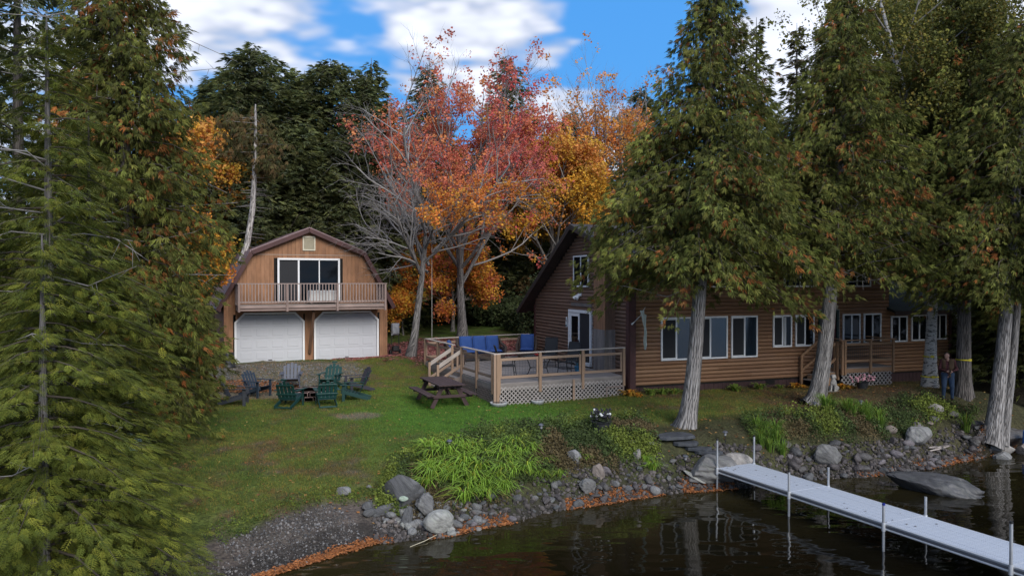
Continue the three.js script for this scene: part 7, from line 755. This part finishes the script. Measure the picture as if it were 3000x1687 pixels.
// ---------- shrubs, ground plants ----------
function shrub(label, x, z, rx, h, n, pal, o = {}) { const r = rng(o.seed ?? (x * 31 + z * 17 | 0)), t = thing(o.name ?? 'shrub', label, 'shrub', onGround(x, z, -0.03), 0, o.group), st = new Geo(), it = []; for (let k = 0; k < n; k++) { const a = r() * 6.283, q = Math.sqrt(r()), y = h * (0.15 + 0.85 * r() ** 0.7) * (1 - 0.45 * q * q), p = V(Math.cos(a) * q * rx, y, Math.sin(a) * q * rx * (o.zr ?? 1)), c = pickCol(pal, r), v = 0.7 + 0.6 * r(); it.push({ m: mat4(p, r() * 6, r() * 6, r() * 6, (o.size ?? 1) * (0.7 + 0.6 * r())), c: [c[0] * v, c[1] * v, c[2] * v] }); if (k % 8 === 0) st.tube([V(p.x * 0.3, 0, p.z * 0.3), V(p.x * 0.7, p.y * 0.5, p.z * 0.7), p], [0.014, 0.01, 0.004], 3, false); } part('stems', st, M.twigDark, t, true); instances('foliage', it, o.leaf ?? SPR.shrub, leafM, t); nSprays += it.length; return t; }
shrub('broad dark green shrub at the back lawn, right of the second maple trunk', -0.2, -51.5, 2.6, 1.9, 900, PAL.bush, { size: 2.2, zr: 0.6 });
shrub('dark green shrub against the wood behind the two maple trunks', -4.2, -53, 2.6, 1.8, 800, PAL.bush, { size: 2.2, zr: 0.6 });
shrub('dark green shrub close to the back corner of the house', 1.9, -47.5, 2.3, 2.2, 800, PAL.bush, { size: 2.0 });
shrub('dark green shrub behind the right corner of the garage', -7.6, -49, 2.4, 2.6, 800, PAL.bush, { size: 2.2 });
shrub('tall dark undergrowth shrub left of the gable end', 2.4, -42.5, 2.0, 4.2, 1100, PAL.bush, { size: 1.8 });
shrub('olive undergrowth bush behind the dark shrub near the gable', 3.5, -53, 3.2, 4.5, 1000, PAL.brownish, { size: 2.6 });
shrub('brown and yellow undergrowth bush behind the garage roof', -12, -50, 3.5, 5.2, 900, [...PAL.brownish, ...PAL.gold.slice(2)], { size: 2.6 });
shrub('rusty undergrowth bush behind the bleached snag', -15.5, -43, 3.0, 6.5, 1000, [...PAL.brownish, ...PAL.gold.slice(2)], { size: 2.3 });
shrub('yellow-brown leaved shrub at the left picture edge close to the camera', -6.25, -8.6, 0.55, 4.0, 130, [[0.33, 0.21, 0.07, 3], [0.28, 0.22, 0.06, 2], [0.18, 0.17, 0.04, 2], [0.38, 0.19, 0.10, 1]], { leaf: SPR.yellowShrub, size: 0.9 });
shrub('shrub with round yellow-green and orange leaves at the bottom left edge', -5.0, -9.4, 0.6, 1.75, 170, [[0.33, 0.21, 0.07, 3], [0.28, 0.22, 0.06, 2], [0.18, 0.17, 0.04, 2]], { leaf: SPR.yellowShrub, size: 0.9 });
// arching strap leaves (daylilies, grasses, hostas)
function blades(n, h, spread, w, seed, segs = 5, curl = 1) { const g = new Geo(), r = rng(seed); for (let k = 0; k < n; k++) { const a = r() * 6.283, out = spread * (0.35 + 0.75 * r()), hh2 = h * (0.6 + 0.5 * r()), q = r() * 0.14, dx = Math.cos(a), dz = Math.sin(a), ww = w * (0.7 + 0.6 * r()), tone = 0.75 + 0.5 * r(), yel = r() < 0.14 ? 1.5 : 1, col = [tone * yel, tone, tone * 0.9]; let prev = null; for (let s = 0; s <= segs; s++) { const t = s / segs, p = V(dx * (q + out * t * t * 0.9 + out * 0.1 * t), hh2 * (1.5 * t - 0.9 * curl * t * t * t) * 1.0, dz * (q + out * t * t * 0.9 + out * 0.1 * t)), sd = V(-dz, 0.1, dx).multiplyScalar(ww * (1 - t ** 2.2) * (0.5 + Math.min(1, t * 3) * 0.5)); const l = p.clone().add(sd), rt = p.clone().sub(sd); if (prev) g.quad(prev[1], rt, l, prev[0], 0, 0, 1, 1, col); prev = [l, rt]; } } return g.build(); }
const lilyM = leafMat({ color: L(0.26, 0.42, 0.05), vertexColors: true, transmission: 0.35 }), reedM = leafMat({ color: L(0.14, 0.24, 0.035), vertexColors: true, transmission: 0.35 }), hostaM = leafMat({ color: L(0.17, 0.25, 0.04), vertexColors: true }), goldM = leafMat({ color: L(0.50, 0.27, 0.035), vertexColors: true });
const lilyG = [1, 2, 3].map((s) => blades(70, 0.50, 0.72, 0.017, s, 6, 1.25)), reedG = [4, 5].map((s) => blades(60, 0.72, 0.5, 0.013, s, 5, 1.0)), hostaG = [6, 7].map((s) => blades(46, 0.34, 0.36, 0.036, s, 4, 1.05)), goldG = [8, 9].map((s) => blades(26, 0.30, 0.32, 0.06, s, 4, 1.15));
function clump(name, label, cat, x, z, s, geo, m, group, turn = 0) { const t = thing(name, label, cat, onGround(x, z, -0.03), turn, group); const p = part('leaves', geo, m, t); p.scale.setScalar(s); return t; }
{ const r = rng(41); const spots = []; for (let k = 0; k < 200 && spots.length < 34; k++) { const x = lerp(-2.2, 0.55, r()), z = lerp(-21.3, -18.95, r()); const [d] = shoreDist(x, z); if (d < 0.75 || d > 3.1 || x < -2.3 + (d < 1.6 ? 1.0 : 0)) continue; if (spots.some((q) => Math.hypot(q[0] - x, q[1] - z) < 0.30)) continue; spots.push([x, z]); } spots.forEach(([x, z], k) => clump('daylily_clump', 'bright green daylily clump in the mass of arching leaves on the lake bank', 'daylily', x, z, 0.85 + r() * 0.45, lilyG[k % 3], lilyM, 'daylilies of the bright bank', r() * 6));
  for (const [x, z] of [[0.9, -20.9], [1.25, -20.6], [0.75, -20.4], [3.75, -21.9], [3.9, -21.75], [1.9, -21.3]]) clump('daylily_clump', 'thin yellow-green daylily clump among the weeds of the bank', 'daylily', x, z, 0.6 + r() * 0.2, lilyG[(r() * 3) | 0], lilyM, 'thin daylilies among the weeds', r() * 6);
  for (let k = 0; k < 9; k++) clump('reed_clump', 'green reed clump behind the second dock post on the shore end of the dock', 'reeds', 7.35 + (k % 3) * 0.3 + r() * 0.15, -23.35 - ((k / 3) | 0) * 0.28 + r() * 0.1, 0.8 + r() * 0.3, reedG[k % 2], reedM, 'reeds behind the dock', r() * 6);
  for (let k = 0; k < 13; k++) { const x = 10.1 + r() * 2.0, z = -24.7 - r() * 0.9 - (x - 10) * 0.25; clump('reed_clump', 'green reed clump in the middle of the bank right of the dock', 'reeds', x, z, 0.75 + r() * 0.35, reedG[k % 2], reedM, 'reeds of the right bank', r() * 6); } }
const HP = (x, z) => { const p = house.localToWorld(V(x, 0, z)); return [p.x, p.z]; };
for (const [x, z, l, s] of [[0.55, 0.55, 'green hosta at the house corner, left end of the hosta row', 1.0], [1.0, 0.6, 'green hosta second from the left along the skirting', 1.05], [1.5, 0.55, 'green hosta third from the left along the skirting', 1.0], [2.2, 0.5, 'green hosta half hidden by the tall cedar trunk', 0.9], [4.25, 0.5, 'round yellow-green hosta below the right large window', 1.15], [5.35, 0.45, 'round green hosta right of the window hosta', 1.1], [6.35, 0.4, 'small faded green hosta in front of the crawl vent', 0.75]]) { const [hx, hz] = HP(x, z); clump('hosta', l, 'hosta', hx, hz, s, hostaG[(x * 2 | 0) % 2], hostaM, undefined, x); }
for (const [x, z, l, s] of [[-0.3, 0.55, 'yellow hosta at the right end of the deck lattice', 1.25], [7.0, 0.5, 'yellow hosta left of the leaning cedar trunk', 1.05], [7.9, 2.0, 'bright yellow hosta beside the dog statue', 1.05]]) { const [hx, hz] = HP(x, z); clump('yellow_hosta', l, 'hosta', hx, hz, s, goldG[(s * 10 | 0) % 2], goldM, undefined, x); const q = clump('yellow_hosta', l.replace('yellow hosta', 'yellow hosta shoot'), 'hosta', hx + 0.28, hz + 0.08, s * 0.7, goldG[1], goldM, undefined, 2); }
clump('fern', 'green fern beside the foot of the double trunked cedar', 'fern', 15.2, -26.2, 1.15, reedG[0], leafMat({ color: L(0.09, 0.15, 0.02), vertexColors: true }), undefined, 1);
// weeds of the banks, lawn grass, fallen leaves: nobody could count these
function scatter(name, label, n, geos, m, f, cat) { const r = rng(n + name.length * 13), items = []; for (let k = 0; k < n; k++) { const it = f(r); if (it) items.push(it); } const per = geos.map(() => []); items.forEach((it, k) => per[k % geos.length].push(it)); geos.forEach((g, k) => { if (!per[k].length) return; const im = new THREE.InstancedMesh(g, m, per[k].length), c = new THREE.Color(); per[k].forEach((it, i) => { im.setMatrixAt(i, it.m); im.setColorAt(i, c.setRGB(...it.c)); }); im.name = numbered(name); im.castShadow = im.receiveShadow = true; im.userData.kind = 'stuff'; scene.add(im); tag(im, label, cat ?? 'plants'); }); nSprays += items.length; }
const leafG = (() => { const g = new Geo(); g.tri(V(-0.5, 0, 0), V(0, 0.1, 0.38), V(0.5, 0.02, 0)).tri(V(-0.5, 0, 0), V(0.5, 0.02, 0), V(0, 0.12, -0.38)); return g.build(); })(), tuftG = [1, 2].map((s) => blades(9, 0.055, 0.035, 0.0035, 60 + s, 2, 0.6)), weedG = leavesGeo(31, 16, 0.05, 0.1, 1), stemG = blades(10, 0.3, 0.12, 0.005, 70, 3, 0.3);
const var3 = (c, r, a = 0.3) => { const v = 1 - a + 2 * a * r(); return [c[0] * v, c[1] * v, c[2] * v]; };
scatter('bank_weeds', 'mixed low weeds and leafy stems covering the lake bank', 34000, [weedG], leafM, (r) => { const side = r() < 0.55, x = side ? lerp(-3.2, 4.6, r()) : lerp(6.8, 17.5, r()), z = lerp(-27.6, -18.2, r()), [d] = shoreDist(x, z), hi = side ? 3.0 : 2.15, lo = side ? 0.5 + (x > 1.2 ? 0.1 : 0) : 0.9; if (d < lo + r() * 0.5 || d > hi + (r() - 0.5)) return null; if (x > 4.2 && x < 7.2) return null; const n = fbm(x * 0.9, z * 0.9, 7, 3), p = V(x, ground(x, z) + r() * 0.3 * (n > 0.45 ? 1 : 0.4), z); const c = n > 0.54 ? [0.17, 0.21, 0.036] : n > 0.48 ? [0.10, 0.145, 0.034] : n > 0.38 ? [0.07, 0.10, 0.03] : [0.13, 0.10, 0.045]; return { m: mat4(p, r() * 6, r() * 6, r() * 6, 0.7 + r() * 0.8), c: var3(c, r, 0.35) }; });
scatter('beach_weeds', 'low bright weeds along the edge between lawn and gravel beach', 1500, [weedG], leafM, (r) => { const x = lerp(-6.6, -2.4, r()), z = lerp(-19.6, -16.2, r()), [d] = shoreDist(x, z); if (Math.abs(d - 1.9 - 0.4 * (fbm(x, z, 3, 2) - 0.5) * 2) > 0.35 || r() < 0.3) return null; return { m: mat4(V(x, ground(x, z) + r() * 0.06, z), r() * 6, r() * 6, r() * 6, 0.5 + r() * 0.5), c: var3(r() < 0.5 ? [0.15, 0.19, 0.03] : [0.08, 0.12, 0.03], r) }; });
scatter('lawn_grass', 'short mown lawn grass', 120000, tuftG, leafMat({ vertexColors: true, color: L(1, 1, 1) }), (r) => { const x = lerp(-11.5, 17, r()), z = lerp(-36, -17.3, r()), k = cover(x, z); if (k.d < 1.1 || r() < Math.max(k.beach, k.bank, k.gravelYard * 0.85, k.forest, k.needles * 0.7, k.leafRed * 0.8)) return null; const v = 0.8 + 0.7 * r(), c = k.c; const dry = r() < (1 - k.lush) * 0.4 ? [1.5, 1.1, 1.0] : [1, 1.12, 0.95]; return { m: mat4(V(x, ground(x, z) - 0.004, z), (r() - 0.5) * 0.5, r() * 6, (r() - 0.5) * 0.5, 0.7 + r() * 0.7), c: [c[0] * v * dry[0] * 1.1, c[1] * v * dry[1] * 1.1, c[2] * v * dry[2] * 1.1] }; }, 'grass');
scatter('fallen_leaves', 'scattered fallen leaves on the lawn and under the trees', 11000, [leafG], leafM, (r) => { const x = lerp(-12, 18, r()), z = lerp(-38, -17.5, r()), k = cover(x, z); if (k.d < 0.6) return null; const clus = fbm(x * 0.8, z * 0.8, 12, 3); if (r() > (k.litter > 0.3 ? 1 : x > 6 ? 0.55 : 0.22 + (clus > 0.54 ? 0.35 : 0) + k.beach * 0)) return null; const c = pickCol([[0.40, 0.22, 0.07, 3], [0.34, 0.15, 0.045, 3], [0.46, 0.32, 0.11, 2], [0.24, 0.11, 0.05, 2]], r); return { m: mat4(V(x, ground(x, z) + 0.012, z), (r() - 0.5) * 0.7, r() * 6, (r() - 0.5) * 0.7, 0.06 + 0.055 * r()), c: var3(c, r) }; }, 'fallen leaves');
scatter('litter_carpet', 'orange-brown fallen leaves heaped on the gravel left of the fire pit', 1600, [leafG], leafM, (r) => { const a = r() * 6.283, q = Math.sqrt(r()), x = -10.4 + Math.cos(a) * q * 2.2, z = -30.2 + Math.sin(a) * q * 1.1; return { m: mat4(V(x, ground(x, z) + 0.015, z), (r() - 0.5), r() * 6, (r() - 0.5), 0.08 + 0.05 * r()), c: var3([0.36, 0.16, 0.07], r) }; }, 'fallen leaves');
scatter('red_leaf_carpet', 'carpet of pinkish red maple leaves under the two maples behind the deck', 22000, [leafG], leafM, (r) => { const x = lerp(-10, 4, r()), z = lerp(-45, -34.5, r()), k = cover(x, z); if (r() > k.leafRed * 1.1) return null; const c = pickCol([[0.36, 0.12, 0.11, 3], [0.30, 0.09, 0.09, 2], [0.40, 0.20, 0.16, 2], [0.26, 0.12, 0.08, 1]], r); return { m: mat4(V(x, ground(x, z) + 0.015, z), (r() - 0.5) * 0.8, r() * 6, (r() - 0.5) * 0.8, 0.09 + 0.06 * r()), c: var3(c, r) }; }, 'fallen leaves');
scatter('needle_drift', 'orange drift of fallen needles washed along the waterline', 16000, [leafG], leafM, (r) => { const left = r() < 0.78, x = left ? lerp(-5.2, 6.2, r()) : lerp(10.2, 17.4, r()); for (let k = 0; k + 1 < shore.length; k++) if (shore[k][0] <= x && shore[k + 1][0] > x) { const [ax, az] = shore[k], [bx, bz] = shore[k + 1], t = (x - ax) / (bx - ax), l = Math.hypot(bx - ax, bz - az), wd = 0.10 + 0.30 * fbm(x * 1.1, 3, 8, 2) * (left ? 1 : 0.7), off = (r() + r() - 0.85) * wd + 0.02; if (fbm(x * 0.9, 1, 5, 2) < (left ? 0.33 : 0.47)) return null; const px = x + (bz - az) / l * off, pz = lerp(az, bz, t) - (bx - ax) / l * off; return { m: mat4(V(px, Math.max(ground(px, pz), 0.0) + 0.008 + 0.02 * r(), pz), (r() - 0.5) * 0.9, r() * 6, (r() - 0.5) * 0.9, 0.035 + 0.045 * r()), c: var3(r() < 0.8 ? [0.44, 0.17, 0.055] : [0.30, 0.12, 0.05], r) }; } return null; }, 'fallen needles');
scatter('deck_leaves', 'a few fallen leaves lying on the dock planks', 26, [leafG], leafM, (r) => { const a = r() * 6, b = r() * 1.1, p = V(5.69 + 0.4206 * a + 0.9072 * b, 0.606, -21.65 + 0.9072 * a - 0.4206 * b); return { m: mat4(p, 0, r() * 6, 0, 0.035 + 0.035 * r()), c: [0.08, 0.06, 0.05] }; }, 'fallen leaves');
console.log('sprays and leaves', nSprays);
scene.traverse((o) => { if (o.isMesh) o.castShadow = o.receiveShadow = true; });
renderer.render(scene, camera);
